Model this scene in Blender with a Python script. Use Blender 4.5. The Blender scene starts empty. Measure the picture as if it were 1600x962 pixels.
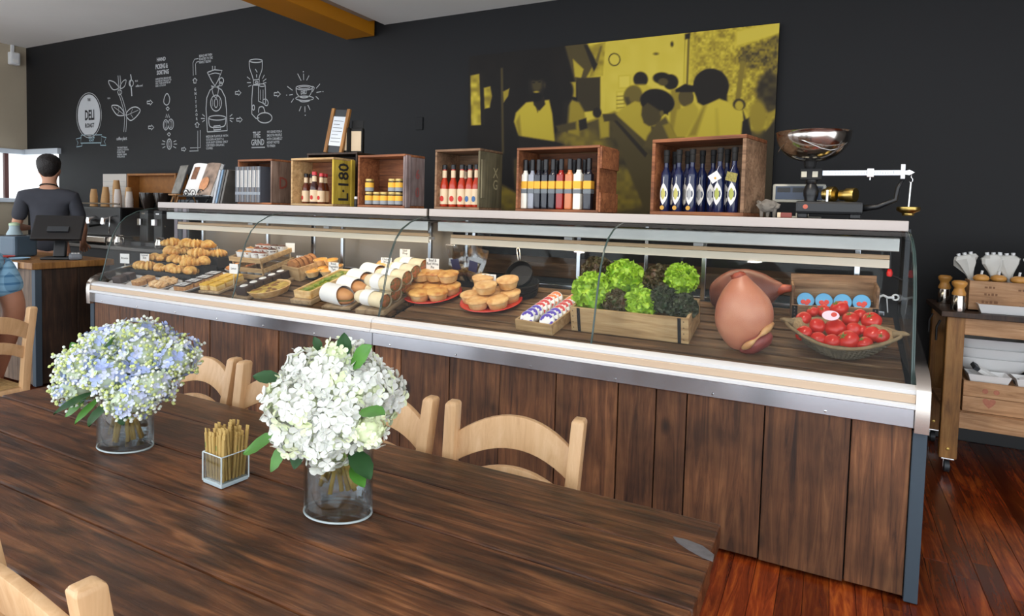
import bpy, bmesh, math, random
import numpy as np
from mathutils import Vector, Matrix, noise

random.seed(7)
PI = math.pi
scene = bpy.context.scene
COL = scene.collection

# ------------------------------------------------------------------ camera
CAM = np.array([0.0, 0.0, 1.4])
FPX, PCX, PCY = 968.4, 800.0, 380.7


def cam_axes(yaw, pitch, roll):
    cy, sy, cp, sp = math.cos(yaw), math.sin(yaw), math.cos(pitch), math.sin(pitch)
    cr, sr = math.cos(roll), math.sin(roll)
    f = np.array([-sy * cp, cy * cp, -sp])
    r0 = np.array([cy, sy, 0.0])
    u0 = np.cross(r0, f)
    return np.stack([r0 * cr + u0 * sr, -r0 * sr + u0 * cr, -f])


CM = cam_axes(math.radians(27.21), math.radians(2.84), math.radians(1.55))
cam_data = bpy.data.cameras.new('camera')
cam = bpy.data.objects.new('camera', cam_data)
COL.objects.link(cam)
mw = Matrix.Identity(4)
for i in range(3):
    for j in range(3):
        mw[j][i] = CM[i][j]
mw.translation = Vector(CAM)
cam.matrix_world = mw
cam_data.sensor_fit = 'HORIZONTAL'
cam_data.sensor_width = 36.0
cam_data.lens = FPX / 1600 * 36
cam_data.shift_y = -(481 - PCY) / 1600
cam_data.clip_start = 0.02
scene.camera = cam

# ------------------------------------------------------------------ world, lights, exposure
world = bpy.data.worlds.new('world')
scene.world = world
world.use_nodes = True
bg = world.node_tree.nodes['Background']
bg.inputs[0].default_value = (0.90, 0.95, 1.0, 1)
bg.inputs[1].default_value = 2.2
scene.view_settings.view_transform = 'Standard'
scene.view_settings.look = 'None'
scene.view_settings.exposure = 0.2
scene.view_settings.gamma = 1.0
scene.view_settings.use_curve_mapping = False


def spot(loc, target, power, size=1.2, col=(1, .87, .70), rad=.05):
    d = bpy.data.lights.new('ceiling_spot', 'SPOT')
    d.energy = power
    d.color = col
    d.spot_size = size
    d.spot_blend = .7
    d.shadow_soft_size = rad
    o = bpy.data.objects.new('ceiling_spot', d)
    COL.objects.link(o)
    o.location = loc
    o.rotation_euler = (Vector(target) - Vector(loc)).to_track_quat('-Z', 'Y').to_euler()
    return o


for sx in (-4.4, -3.2, -1.9, -0.5):
    spot((sx, 1.9, 3.12), (sx, 3.0, 0.9), 75)

# ------------------------------------------------------------------ pixel helpers (photo frame 1600x962 -> points on real planes)


def ray(u, v):
    return CM.T @ np.array([(u - PCX) / FPX, -(v - PCY) / FPX, -1.0])


def P(u, v, **k):
    d = ray(u, v)
    (a, val), = k.items()
    i = 'xyz'.index(a)
    return Vector(CAM + d * ((val - CAM[i]) / d[i]))


def PR(p):
    c = CM @ (np.asarray(p, float) - CAM)
    return PCX + FPX * c[0] / -c[2], PCY - FPX * c[1] / -c[2]


def depth(p):
    return -(CM @ (np.asarray(p, float) - CAM))[2]


DK0, DKM = (2.70, 0.768), 0.25
TILT = math.atan(DKM)


def deck_z(y):
    return DK0[1] + (y - DK0[0]) * DKM


def D(u, v):
    n = np.array([0, -DKM, 1.0])
    d = ray(u, v)
    t = (n @ (np.array([0, DK0[0], DK0[1]]) - CAM)) / (n @ d)
    return Vector(CAM + d * t)


def deck_rot(rz=0):
    return (Matrix.Rotation(TILT, 3, 'X') @ Matrix.Rotation(rz, 3, 'Z')).to_euler()


def deck_off(p, h):
    n = Vector((0, -math.sin(TILT), math.cos(TILT)))
    return Vector(p) + n * h


def srgb(r, g, b):
    f = lambda c: (c / 255 / 12.92) if c / 255 <= .04045 else ((c / 255 + .055) / 1.055) ** 2.4
    return (f(r), f(g), f(b))


# ------------------------------------------------------------------ materials
MATS = {}


def newmat(name):
    m = bpy.data.materials.new(name)
    m.use_nodes = True
    MATS[name] = m
    return m, m.node_tree.nodes, m.node_tree.links, m.node_tree.nodes['Principled BSDF']


def mat(name, col, rough=.5, metal=0, spec=.5, var=0, vscale=20, emit=0, sub=0, bump=0, bscale=60, coat=0):
    if name in MATS:
        return MATS[name]
    m, N, L, b = newmat(name)
    c = srgb(*col)
    b.inputs['Base Color'].default_value = (*c, 1)
    b.inputs['Roughness'].default_value = rough
    b.inputs['Metallic'].default_value = metal
    b.inputs['Specular IOR Level'].default_value = spec
    b.inputs['Coat Weight'].default_value = coat
    if sub:
        b.inputs['Subsurface Weight'].default_value = sub
        b.inputs['Subsurface Radius'].default_value = (.02, .015, .008)
        b.inputs['Subsurface Scale'].default_value = .3
    if emit:
        b.inputs['Emission Color'].default_value = (*c, 1)
        b.inputs['Emission Strength'].default_value = emit
    tc = N.new('ShaderNodeTexCoord')
    if var:
        oi = N.new('ShaderNodeObjectInfo')
        nz = N.new('ShaderNodeTexNoise')
        nz.noise_dimensions = '4D'
        nz.inputs['Scale'].default_value = vscale
        nz.inputs['Detail'].default_value = 4
        mu = N.new('ShaderNodeMath'); mu.operation = 'MULTIPLY'; mu.inputs[1].default_value = 50
        L.new(oi.outputs['Random'], mu.inputs[0]); L.new(mu.outputs[0], nz.inputs['W'])
        L.new(tc.outputs['Object'], nz.inputs['Vector'])
        hs = N.new('ShaderNodeHueSaturation')
        hs.inputs['Color'].default_value = (*c, 1)
        mr = N.new('ShaderNodeMapRange')
        mr.inputs[1].default_value = .25; mr.inputs[2].default_value = .75
        mr.inputs[3].default_value = 1 - var; mr.inputs[4].default_value = 1 + var
        L.new(nz.outputs['Fac'], mr.inputs[0]); L.new(mr.outputs[0], hs.inputs['Value'])
        L.new(hs.outputs[0], b.inputs['Base Color'])
    if bump:
        nb = N.new('ShaderNodeTexNoise'); nb.inputs['Scale'].default_value = bscale; nb.inputs['Detail'].default_value = 4
        L.new(tc.outputs['Object'], nb.inputs['Vector'])
        bp = N.new('ShaderNodeBump'); bp.inputs['Strength'].default_value = bump; bp.inputs['Distance'].default_value = .01
        L.new(nb.outputs['Fac'], bp.inputs['Height']); L.new(bp.outputs[0], b.inputs['Normal'])
    return m


def wood(name, dark, mid, light, axis='X', scale=1.0, rough=.5, bump=.25, rand=.18, knots=0, blotch=.35, stretch=14, coat=0, spec=.5, figure=0):
    if name in MATS:
        return MATS[name]
    m, N, L, b = newmat(name)
    tc = N.new('ShaderNodeTexCoord')
    oi = N.new('ShaderNodeObjectInfo')
    mu = N.new('ShaderNodeVectorMath'); mu.operation = 'SCALE'; mu.inputs['Scale'].default_value = 1
    cb = N.new('ShaderNodeCombineXYZ')
    for k, f in enumerate((37.0, 53.0, 71.0)):
        mm = N.new('ShaderNodeMath'); mm.operation = 'MULTIPLY'; mm.inputs[1].default_value = f
        L.new(oi.outputs['Random'], mm.inputs[0]); L.new(mm.outputs[0], cb.inputs[k])
    ad = N.new('ShaderNodeVectorMath'); ad.operation = 'ADD'
    L.new(tc.outputs['Object'], ad.inputs[0]); L.new(cb.outputs[0], ad.inputs[1])
    mp = N.new('ShaderNodeMapping')
    s = [stretch * scale] * 3
    s['XYZ'.index(axis)] = 1.1 * scale
    mp.inputs['Scale'].default_value = s
    L.new(ad.outputs[0], mp.inputs['Vector'])
    n1 = N.new('ShaderNodeTexNoise'); n1.inputs['Scale'].default_value = 2.2; n1.inputs['Detail'].default_value = 9
    n1.inputs['Roughness'].default_value = .68; n1.inputs['Distortion'].default_value = .9
    L.new(mp.outputs[0], n1.inputs['Vector'])
    rp = N.new('ShaderNodeValToRGB')
    e = rp.color_ramp.elements
    e[0].position = .30; e[0].color = (*srgb(*dark), 1)
    e[1].position = .72; e[1].color = (*srgb(*light), 1)
    e2 = e.new(.5); e2.color = (*srgb(*mid), 1)
    L.new(n1.outputs['Fac'], rp.inputs['Fac'])
    col = rp.outputs['Color']
    if figure:
        mp3 = N.new('ShaderNodeMapping')
        s3 = [9.0 * scale] * 3; s3['XYZ'.index(axis)] = 1.6 * scale
        mp3.inputs['Scale'].default_value = s3
        L.new(ad.outputs[0], mp3.inputs['Vector'])
        nd = N.new('ShaderNodeTexNoise'); nd.inputs['Scale'].default_value = .9; nd.inputs['Detail'].default_value = 2
        L.new(mp3.outputs[0], nd.inputs['Vector'])
        mm = N.new('ShaderNodeMath'); mm.operation = 'MULTIPLY'; mm.inputs[1].default_value = 26
        L.new(nd.outputs['Fac'], mm.inputs[0])
        sn = N.new('ShaderNodeMath'); sn.operation = 'SINE'; L.new(mm.outputs[0], sn.inputs[0])
        mrr = N.new('ShaderNodeMapRange'); mrr.inputs[1].default_value = -1; mrr.inputs[2].default_value = .2
        mrr.inputs[3].default_value = 1 - figure; mrr.inputs[4].default_value = 1.05
        L.new(sn.outputs[0], mrr.inputs[0])
        mx0 = N.new('ShaderNodeMixRGB'); mx0.blend_type = 'MULTIPLY'; mx0.inputs[0].default_value = 1
        L.new(col, mx0.inputs[1]); L.new(mrr.outputs[0], mx0.inputs[2]); col = mx0.outputs[0]
    n2 = N.new('ShaderNodeTexNoise'); n2.inputs['Scale'].default_value = 5 * scale; n2.inputs['Detail'].default_value = 3
    L.new(ad.outputs[0], n2.inputs['Vector'])
    mr = N.new('ShaderNodeMapRange'); mr.inputs[1].default_value = .3; mr.inputs[2].default_value = .7
    mr.inputs[3].default_value = 1 - blotch; mr.inputs[4].default_value = 1 + blotch * .6
    L.new(n2.outputs['Fac'], mr.inputs[0])
    mx = N.new('ShaderNodeMixRGB'); mx.blend_type = 'MULTIPLY'; mx.inputs[0].default_value = 1
    L.new(col, mx.inputs[1]); L.new(mr.outputs[0], mx.inputs[2]); col = mx.outputs[0]
    if knots:
        mp2 = N.new('ShaderNodeMapping'); s2 = [6.0 * knots] * 3; s2['XYZ'.index(axis)] = 3.2 * knots
        mp2.inputs['Scale'].default_value = s2
        L.new(ad.outputs[0], mp2.inputs['Vector'])
        vo = N.new('ShaderNodeTexVoronoi'); vo.inputs['Scale'].default_value = 1
        L.new(mp2.outputs[0], vo.inputs['Vector'])
        mk = N.new('ShaderNodeMapRange'); mk.inputs[1].default_value = .035; mk.inputs[2].default_value = .13
        mk.inputs[3].default_value = .22; mk.inputs[4].default_value = 1
        L.new(vo.outputs['Distance'], mk.inputs[0])
        mx2 = N.new('ShaderNodeMixRGB'); mx2.blend_type = 'MULTIPLY'; mx2.inputs[0].default_value = 1
        L.new(col, mx2.inputs[1]); L.new(mk.outputs[0], mx2.inputs[2]); col = mx2.outputs[0]
    hs = N.new('ShaderNodeHueSaturation')
    mv = N.new('ShaderNodeMapRange'); mv.inputs[3].default_value = 1 - rand; mv.inputs[4].default_value = 1 + rand
    L.new(oi.outputs['Random'], mv.inputs[0]); L.new(mv.outputs[0], hs.inputs['Value'])
    L.new(col, hs.inputs['Color']); L.new(hs.outputs[0], b.inputs['Base Color'])
    b.inputs['Roughness'].default_value = rough
    b.inputs['Coat Weight'].default_value = coat
    b.inputs['Specular IOR Level'].default_value = spec
    bp = N.new('ShaderNodeBump'); bp.inputs['Strength'].default_value = bump; bp.inputs['Distance'].default_value = .004
    L.new(n1.outputs['Fac'], bp.inputs['Height']); L.new(bp.outputs[0], b.inputs['Normal'])
    return m


def thin_glass(name, tint=(1, 1, 1), refl=1.0, base=0.0, rough=0.0):
    m, N, L, b = newmat(name)
    out = N['Material Output']
    N.remove(b)
    tr = N.new('ShaderNodeBsdfTransparent'); tr.inputs[0].default_value = (*tint, 1)
    gl = N.new('ShaderNodeBsdfGlossy'); gl.inputs['Roughness'].default_value = rough
    fr = N.new('ShaderNodeFresnel'); fr.inputs[0].default_value = 1.45
    mu = N.new('ShaderNodeMath'); mu.operation = 'MULTIPLY_ADD'; mu.inputs[1].default_value = refl; mu.inputs[2].default_value = base
    mu.use_clamp = True
    L.new(fr.outputs[0], mu.inputs[0])
    mx = N.new('ShaderNodeMixShader')
    L.new(mu.outputs[0], mx.inputs[0]); L.new(tr.outputs[0], mx.inputs[1]); L.new(gl.outputs[0], mx.inputs[2])
    L.new(mx.outputs[0], out.inputs[0])
    return m


def attr_mat(name, rough=.5):
    m, N, L, b = newmat(name)
    a = N.new('ShaderNodeAttribute'); a.attribute_name = 'print'
    L.new(a.outputs['Color'], b.inputs['Base Color'])
    b.inputs['Roughness'].default_value = rough
    b.inputs['Specular IOR Level'].default_value = .2
    return m


M_wall = mat('black_wall_paint', (17, 18, 21), .6, spec=.35, var=.12, vscale=1.5)
M_chalk = mat('white_mural_paint', (176, 179, 182), .8)
M_chalkdim = mat('pale_mural_paint', (150, 175, 185), .8)
M_beige = mat('beige_wall_paint', (176, 164, 143), .8, var=.04, vscale=3)
M_ceil = mat('white_ceiling_paint', (242, 240, 236), .8, var=.02, vscale=2)
M_ochre = mat('ochre_beam_paint', (190, 122, 8), .55, var=.05, vscale=3)
M_alu = mat('brushed_aluminium', (192, 197, 204), .20, 1.0, var=.06, vscale=6)
M_chrome = mat('polished_chrome', (225, 225, 225), .08, 1.0)
M_steel = mat('polished_steel', (205, 198, 190), .16, 1.0)
M_brass = mat('brass', (196, 168, 96), .28, 1.0)
M_whiteplastic = mat('white_plastic', (228, 230, 232), .35)
M_china = mat('white_china', (236, 236, 236), .18)
M_paper = mat('white_paper', (238, 237, 235), .75)
M_ink = mat('black_ink', (40, 38, 38), .8)
M_black = mat('black_plastic', (22, 22, 24), .4)
M_blackmatte = mat('black_matte', (18, 18, 19), .7)
M_castiron = mat('cast_iron', (28, 28, 30), .45, .3, var=.2, vscale=30)
M_bluegrey = mat('blue_grey_paint', (58, 72, 84), .55)
M_darkgrey = mat('dark_grey_metal', (62, 66, 70), .45, .4)
M_front = wood('counter_board_wood', (46, 26, 15), (96, 60, 36), (128, 87, 55), 'Z', .9, .55, .4, .25, knots=.8, blotch=.5, stretch=17)
M_deck = wood('deck_slat_wood', (56, 38, 24), (102, 74, 48), (152, 120, 86), 'X', 1.0, .5, .3, .22)
M_table = wood('table_plank_wood', (38, 19, 9), (92, 53, 29), (142, 93, 57), 'X', 1.5, .33, .5, .16, knots=.35, blotch=.42, figure=.5, stretch=17, spec=.5)
M_chair = wood('beech_wood', (198, 154, 108), (214, 172, 126), (226, 188, 144), 'Z', 1.0, .38, .08, .05, blotch=.06)
M_floor = wood('jarrah_floor_wood', (70, 24, 10), (116, 46, 18), (168, 84, 30), 'Y', 1.0, .22, .12, .45, blotch=.3)
M_crate_dk = wood('crate_wood_reddish', (92, 50, 28), (142, 86, 52), (176, 118, 78), 'X', 1.0, .65, .3, .15, blotch=.4)
M_crate_br = wood('crate_wood_brown', (84, 60, 42), (136, 104, 78), (170, 138, 108), 'X', 1.0, .7, .3, .15, blotch=.4)
M_crate_pale = wood('crate_wood_pale', (136, 104, 66), (186, 152, 106), (210, 182, 138), 'X', 1.0, .65, .25, .1, blotch=.25)
M_crate_grey = wood('weathered_grey_wood', (104, 96, 92), (146, 138, 134), (176, 170, 168), 'Z', 1.0, .75, .3, .1, blotch=.35)
M_crate_olive = wood('olive_painted_wood', (72, 66, 48), (106, 98, 74), (132, 124, 98), 'Z', 1.0, .75, .3, .1, blotch=.3)
M_crate_yel = wood('yellow_painted_wood', (156, 128, 36), (204, 176, 62), (218, 194, 92), 'Z', 1.0, .7, .25, .05, blotch=.3)
M_trolley = wood('trolley_wood', (104, 66, 28), (154, 106, 52), (184, 136, 76), 'Z', 1.0, .5, .2, .12, blotch=.25)
M_trolley2 = wood('trolley_box_wood', (132, 92, 58), (178, 134, 94), (204, 164, 124), 'X', 1.0, .6, .2, .15, blotch=.25)
M_board = wood('serving_board_wood', (120, 96, 70), (168, 142, 108), (196, 172, 138), 'Y', 1.0, .6, .2, .15, blotch=.25)
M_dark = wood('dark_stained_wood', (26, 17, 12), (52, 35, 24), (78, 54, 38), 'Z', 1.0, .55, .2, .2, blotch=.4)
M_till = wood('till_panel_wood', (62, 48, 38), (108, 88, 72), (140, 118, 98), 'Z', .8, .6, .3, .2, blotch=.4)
M_caseglass = thin_glass('case_glass', (.965, .98, .975), .32, .0)
M_vaseglass = thin_glass('vase_glass', (.97, .99, .995), .45, .035)
M_water = thin_glass('vase_water', (.88, .94, .97), .35, .10)
M_edge = mat('glass_edge', (60, 78, 76), .2)
M_bag = thin_glass('clear_plastic_bag', (.86, .88, .9), 1.3, .16, .18)

# ------------------------------------------------------------------ mesh helpers


class MB:
    def __init__(s):
        s.v = []
        s.f = []

    def add(s, V, F, mx=None):
        n = len(s.v)
        for p in V:
            p = Vector(p)
            s.v.append(tuple(mx @ p) if mx is not None else tuple(p))
        s.f += [tuple(i + n for i in f) for f in F]
        return s

    def box(s, x0, x1, y0, y1, z0, z1, mx=None):
        V = [(x, y, z) for z in (z0, z1) for y in (y0, y1) for x in (x0, x1)]
        return s.add(V, [(0, 2, 3, 1), (4, 5, 7, 6), (0, 1, 5, 4), (2, 6, 7, 3), (0, 4, 6, 2), (1, 3, 7, 5)], mx)

    def rbox(s, x0, x1, y0, y1, z0, z1, b=.004, mx=None):
        b = min(b, (x1 - x0) * .45, (y1 - y0) * .45, (z1 - z0) * .45)
        bm = bmesh.new()
        bmesh.ops.create_cube(bm, size=1)
        for v in bm.verts:
            v.co = Vector(((x0 + x1) / 2 + v.co.x * (x1 - x0), (y0 + y1) / 2 + v.co.y * (y1 - y0), (z0 + z1) / 2 + v.co.z * (z1 - z0)))
        bmesh.ops.bevel(bm, geom=bm.edges[:], offset=b, segments=2, profile=.6, affect='EDGES')
        bm.verts.index_update()
        V = [v.co[:] for v in bm.verts]
        F = [tuple(v.index for v in f.verts) for f in bm.faces]
        bm.free()
        return s.add(V, F, mx)

    def tube(s, pts, r, n=8, cap=True, sq=1.0, mx=None):
        pts = [Vector(p) for p in pts]
        rs = r if isinstance(r, (list, tuple)) else [r] * len(pts)
        V, F = [], []
        up = None
        for i, p in enumerate(pts):
            t = (pts[min(i + 1, len(pts) - 1)] - pts[max(i - 1, 0)]).normalized()
            if up is None:
                up = Vector((0, 0, 1)) if abs(t.z) < .9 else Vector((0, 1, 0))
            a = t.cross(up).normalized()
            b2 = a.cross(t).normalized()
            up = b2
            for k in range(n):
                an = 2 * PI * k / n
                V.append(p + a * math.cos(an) * rs[i] + b2 * math.sin(an) * rs[i] * sq)
        for i in range(len(pts) - 1):
            for k in range(n):
                k2 = (k + 1) % n
                F.append((i * n + k, i * n + k2, (i + 1) * n + k2, (i + 1) * n + k))
        if cap:
            F.append(tuple(range(n))[::-1])
            F.append(tuple((len(pts) - 1) * n + k for k in range(n)))
        return s.add(V, F, mx)

    def lathe(s, prof, n=20, mx=None, rad=None):
        V, F = [], []
        for j, (r, z) in enumerate(prof):
            for k in range(n):
                a = 2 * PI * k / n
                q = rad(a, j / max(1, len(prof) - 1)) if rad else 1
                V.append((r * q * math.cos(a), r * q * math.sin(a), z))
        for j in range(len(prof) - 1):
            for k in range(n):
                k2 = (k + 1) % n
                F.append((j * n + k, j * n + k2, (j + 1) * n + k2, (j + 1) * n + k))
        if prof[0][0] > 1e-6:
            F.append(tuple(range(n))[::-1])
        if prof[-1][0] > 1e-6:
            F.append(tuple((len(prof) - 1) * n + k for k in range(n)))
        return s.add(V, F, mx)

    def prism(s, poly, z0, z1, mx=None):
        n = len(poly)
        V = [(x, y, z0) for x, y in poly] + [(x, y, z1) for x, y in poly]
        F = [tuple(range(n))[::-1], tuple(range(n, 2 * n))] + [(i, (i + 1) % n, n + (i + 1) % n, n + i) for i in range(n)]
        return s.add(V, F, mx)

    def grid(s, fn, nu, nv, wrap=False):
        V = [fn(i / nu, j / nv) for j in range(nv + 1) for i in range(nu + 1)]
        F = [(j * (nu + 1) + i, j * (nu + 1) + i + 1, (j + 1) * (nu + 1) + i + 1, (j + 1) * (nu + 1) + i) for j in range(nv) for i in range(nu)]
        return s.add(V, F)

    def blob(s, sub=3, fn=None, mx=None):
        bm = bmesh.new()
        bmesh.ops.create_icosphere(bm, subdivisions=sub, radius=1)
        bm.verts.index_update()
        V = [fn(v.co) if fn else v.co[:] for v in bm.verts]
        F = [tuple(v.index for v in f.verts) for f in bm.faces]
        bm.free()
        return s.add(V, F, mx)

    def mesh(s, name='mesh', smooth=None):
        me = bpy.data.meshes.new(name)
        me.from_pydata([tuple(v) for v in s.v], [], s.f)
        me.update()
        if smooth:
            me.polygons.foreach_set('use_smooth', [True] * len(me.polygons))
            if smooth < 170:
                me.set_sharp_from_angle(angle=math.radians(smooth))
        return me


def obj(name, mesh, m, parent=None, loc=(0, 0, 0), rot=(0, 0, 0), scale=1, smooth=None, kind=None, label=None):
    if isinstance(mesh, MB):
        mesh = mesh.mesh(name, smooth)
    if m is not None and not mesh.materials:
        mesh.materials.append(m)
    o = bpy.data.objects.new(name, mesh)
    COL.objects.link(o)
    if m is not None and mesh.materials[0] != m:
        o.material_slots[0].link = 'OBJECT'
        o.material_slots[0].material = m
    o.location = loc
    o.rotation_euler = rot
    o.scale = (scale,) * 3 if isinstance(scale, (int, float)) else scale
    if parent:
        o.parent = parent
    if kind:
        o['kind'] = kind
    if label:
        o['label'] = label
    return o


def tag(o, label, cat, group=None):
    o['label'] = label
    o['category'] = cat
    if group:
        o['group'] = group
    return o


def thing(name, label, cat, loc=(0, 0, 0), rot=(0, 0, 0), group=None, scale=1):
    o = bpy.data.objects.new(name, None)
    o.empty_display_size = .05
    COL.objects.link(o)
    o.location = loc
    o.rotation_euler = rot
    o.scale = (scale,) * 3 if isinstance(scale, (int, float)) else scale
    return tag(o, label, cat, group)


CACHE = {}


def cached(key, fn, smooth=None):
    if key not in CACHE:
        r = fn()
        CACHE[key] = r.mesh(str(key), smooth) if isinstance(r, MB) else r
    return CACHE[key]


def struct(name, mb, m, smooth=None):
    return obj(name, mb, m, smooth=smooth, kind='structure')


def text_mesh(s, size=1.0, align='LEFT', xs=1.0, space=1.0, lh=1.0, weight=0.0):
    c = bpy.data.curves.new('lettering', 'FONT')
    c.body = s
    c.size = size
    c.align_x = align
    c.space_character = space
    c.space_line = lh
    c.offset = weight
    c.resolution_u = 2
    o = bpy.data.objects.new('lettering', c)
    COL.objects.link(o)
    dg = bpy.context.evaluated_depsgraph_get()
    me = bpy.data.meshes.new_from_object(o.evaluated_get(dg))
    bpy.data.objects.remove(o)
    bpy.data.curves.remove(c)
    V = [(v.co.x * xs, v.co.y, 0) for v in me.vertices]
    F = [tuple(p.vertices) for p in me.polygons]
    bpy.data.meshes.remove(me)
    return V, F


def skin_mesh(name, joints, edges, root=0, sub=2):
    """one continuous limb/body surface from joints (co, radius or (rx, ry))"""
    me = bpy.data.meshes.new(name)
    me.from_pydata([j[0] for j in joints], edges, [])
    o = bpy.data.objects.new(name, me)
    COL.objects.link(o)
    md = o.modifiers.new('skin', 'SKIN')
    md.use_smooth_shade = True
    sv = me.skin_vertices[0].data
    for i, j in enumerate(joints):
        r = j[1]
        sv[i].radius = r if isinstance(r, tuple) else (r, r)
        sv[i].use_root = (i == root)
    ss = o.modifiers.new('sub', 'SUBSURF')
    ss.levels = sub
    ss.render_levels = sub
    dg = bpy.context.evaluated_depsgraph_get()
    m2 = bpy.data.meshes.new_from_object(o.evaluated_get(dg))
    m2.name = name
    bpy.data.objects.remove(o)
    bpy.data.meshes.remove(me)
    m2.materials.clear()
    m2.polygons.foreach_set('use_smooth', [True] * len(m2.polygons))
    return m2


# ================================================================== THE SETTING
YW = 4.9            # black wall plane
XL = -10.62         # left wall plane
CEIL_L, CEIL_R = 3.62, 3.21
XB0, XB1 = -4.45, -4.09   # beam


def build_room():
    fl = struct('floor', MB().box(-12, 4.0, -.8, YW + .1, -.12, -.022), mat('floor_base_wood', (92, 38, 18), .3))
    # individual floor boards over the part in view
    bw = .088
    lens = [0.2, 1.35, 2.6, 3.7, YW]
    k = 0
    x = -1.0
    while x < 2.4:
        off = random.uniform(-.55, .55)
        cuts = [-.6, 1.2 + off, 3.0 + off * .8, YW - .002]
        for a, b in zip(cuts[:-1], cuts[1:]):
            dz = random.uniform(0, .0006)
            me = MB().rbox(x + .0008, x + bw - .0008, a + .001, b - .001, -.022, -.0006 + dz, .001)
            obj('floorboard', me, M_floor, fl)
        x += bw
    # back wall with a window opening at the far left corner (x XL..-9.75, z 1.42..2.12)
    wb = MB()
    wb.box(-9.78, 4.0, YW, YW + .15, 0, 4.0)
    wb.box(XL - .15, -9.78, YW, YW + .15, 0, 1.40)
    wb.box(XL - .15, -9.78, YW, YW + .15, 2.12, 4.0)
    w = struct('wall_back', wb, M_wall)
    wl = MB()
    wl.box(XL - .15, XL, 2.0, YW, 0, 1.38)
    wl.box(XL - .15, XL, 2.0, YW, 2.12, 4.0)
    wl.box(XL - .15, XL, 2.0, 2.5, 1.38, 2.12)
    struct('wall_left', wl, M_beige)
    struct('wall_right', MB().box(3.6, 3.75, 2.2, YW, 0, 4), mat('grey_wall_paint', (120, 116, 112), .8))
    cl = MB().box(-12, XB0 + .05, -.8, YW + .1, CEIL_L, CEIL_L + .1)
    c = struct('ceiling', cl, M_ceil)
    obj('lower_ceiling_panel', MB().box(XB1 - .02 + .12, 4.0, -.8, YW + .1, CEIL_R, CEIL_R + .55), M_ceil, c)
    obj('ceiling_bead', MB().box(XB1 + .002, XB1 + .11, -.8, YW - .12, CEIL_R + .012, CEIL_R + .3), mat('bead_paint', (168, 156, 146), .6), c)
    # ochre beam
    struct('trim_1', MB().rbox(XB0, XB1, -.8, YW - .03, 3.105, 3.75, .004), M_ochre)
    # skirting
    struct('baseboard_back', MB().rbox(-4.5, 3.6, YW - .02, YW, 0.001, .11, .004), mat('black_skirting', (20, 21, 24), .4))
    # window frame in the corner
    wf = struct('window_1', MB().rbox(XL, XL + .05, 2.5, YW - .05, 2.06, 2.13, .006).rbox(XL - .1, -9.72, YW - .05, YW + .02, 2.06, 2.14, .006), mat('pale_window_frame', (196, 204, 212), .35))
    obj('window_frame', MB().rbox(XL - .02, XL + .04, 4.60, 4.65, 1.40, 2.08, .004), mat('dark_red_frame', (84, 42, 36), .5), wf)
    obj('window_frame', MB().rbox(XL, XL + .05, 2.5, YW - .05, 1.36, 1.42, .006).rbox(XL, -9.74, YW - .05, YW, 1.36, 1.42, .006), mat('pale_window_frame', (196, 204, 212), .35), wf)
    obj('pane', MB().box(XL - .06, XL - .055, 2.5, YW, 1.38, 2.12), M_caseglass, wf)
    # a pale building across the street, seen through the window
    b = obj('street_building', MB().box(-16, -15.6, -2, 12, 0, 5).box(-15.6, -15.5, 4, 5.5, 0, 2.6), mat('white_render', (244, 244, 244), .8))
    tag(b, 'pale sunlit building seen through the corner window', 'building')
    # security sensor at ceiling
    p = P(24, 86, y=4.75)
    s = thing('motion_sensor', 'small white motion sensor high in the corner beside the black wall', 'sensor', (XL + .06, 4.72, 3.42))
    obj('housing', MB().rbox(-.05, .05, -.06, .06, -.09, .09, .02), M_whiteplastic, s)
    obj('lens', MB().rbox(.045, .056, -.035, .035, -.06, -.01, .004), M_paper, s)
    obj('mounting_bracket', MB().rbox(-.058, -.03, -.02, .02, .06, .2, .004), M_whiteplastic, s)
    return w


WALL = build_room()


# ------------------------------------------------------------------ chalk style mural painted on the wall (strokes read off the photo, laid on the wall plane)
def wall_pt(u, v, lift=.004):
    p = P(u, v, y=YW - lift)
    return p


def smooth_pts(pts, closed=False, n=6):
    pts = [Vector((p[0], p[1])) for p in pts]
    out = []
    N = len(pts)
    rng = range(N if closed else N - 1)
    for i in rng:
        p0 = pts[(i - 1) % N] if closed or i > 0 else pts[i]
        p1 = pts[i]
        p2 = pts[(i + 1) % N]
        p3 = pts[(i + 2) % N] if closed or i + 2 < N else pts[(i + 1) % N]
        for k in range(n):
            t = k / n
            out.append(.5 * ((2 * p1) + (p2 - p0) * t + (2 * p0 - 5 * p1 + 4 * p2 - p3) * t * t + (3 * p1 - p0 - 3 * p2 + p3) * t ** 3))
    out.append(pts[0] if closed else pts[-1])
    return out


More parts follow.
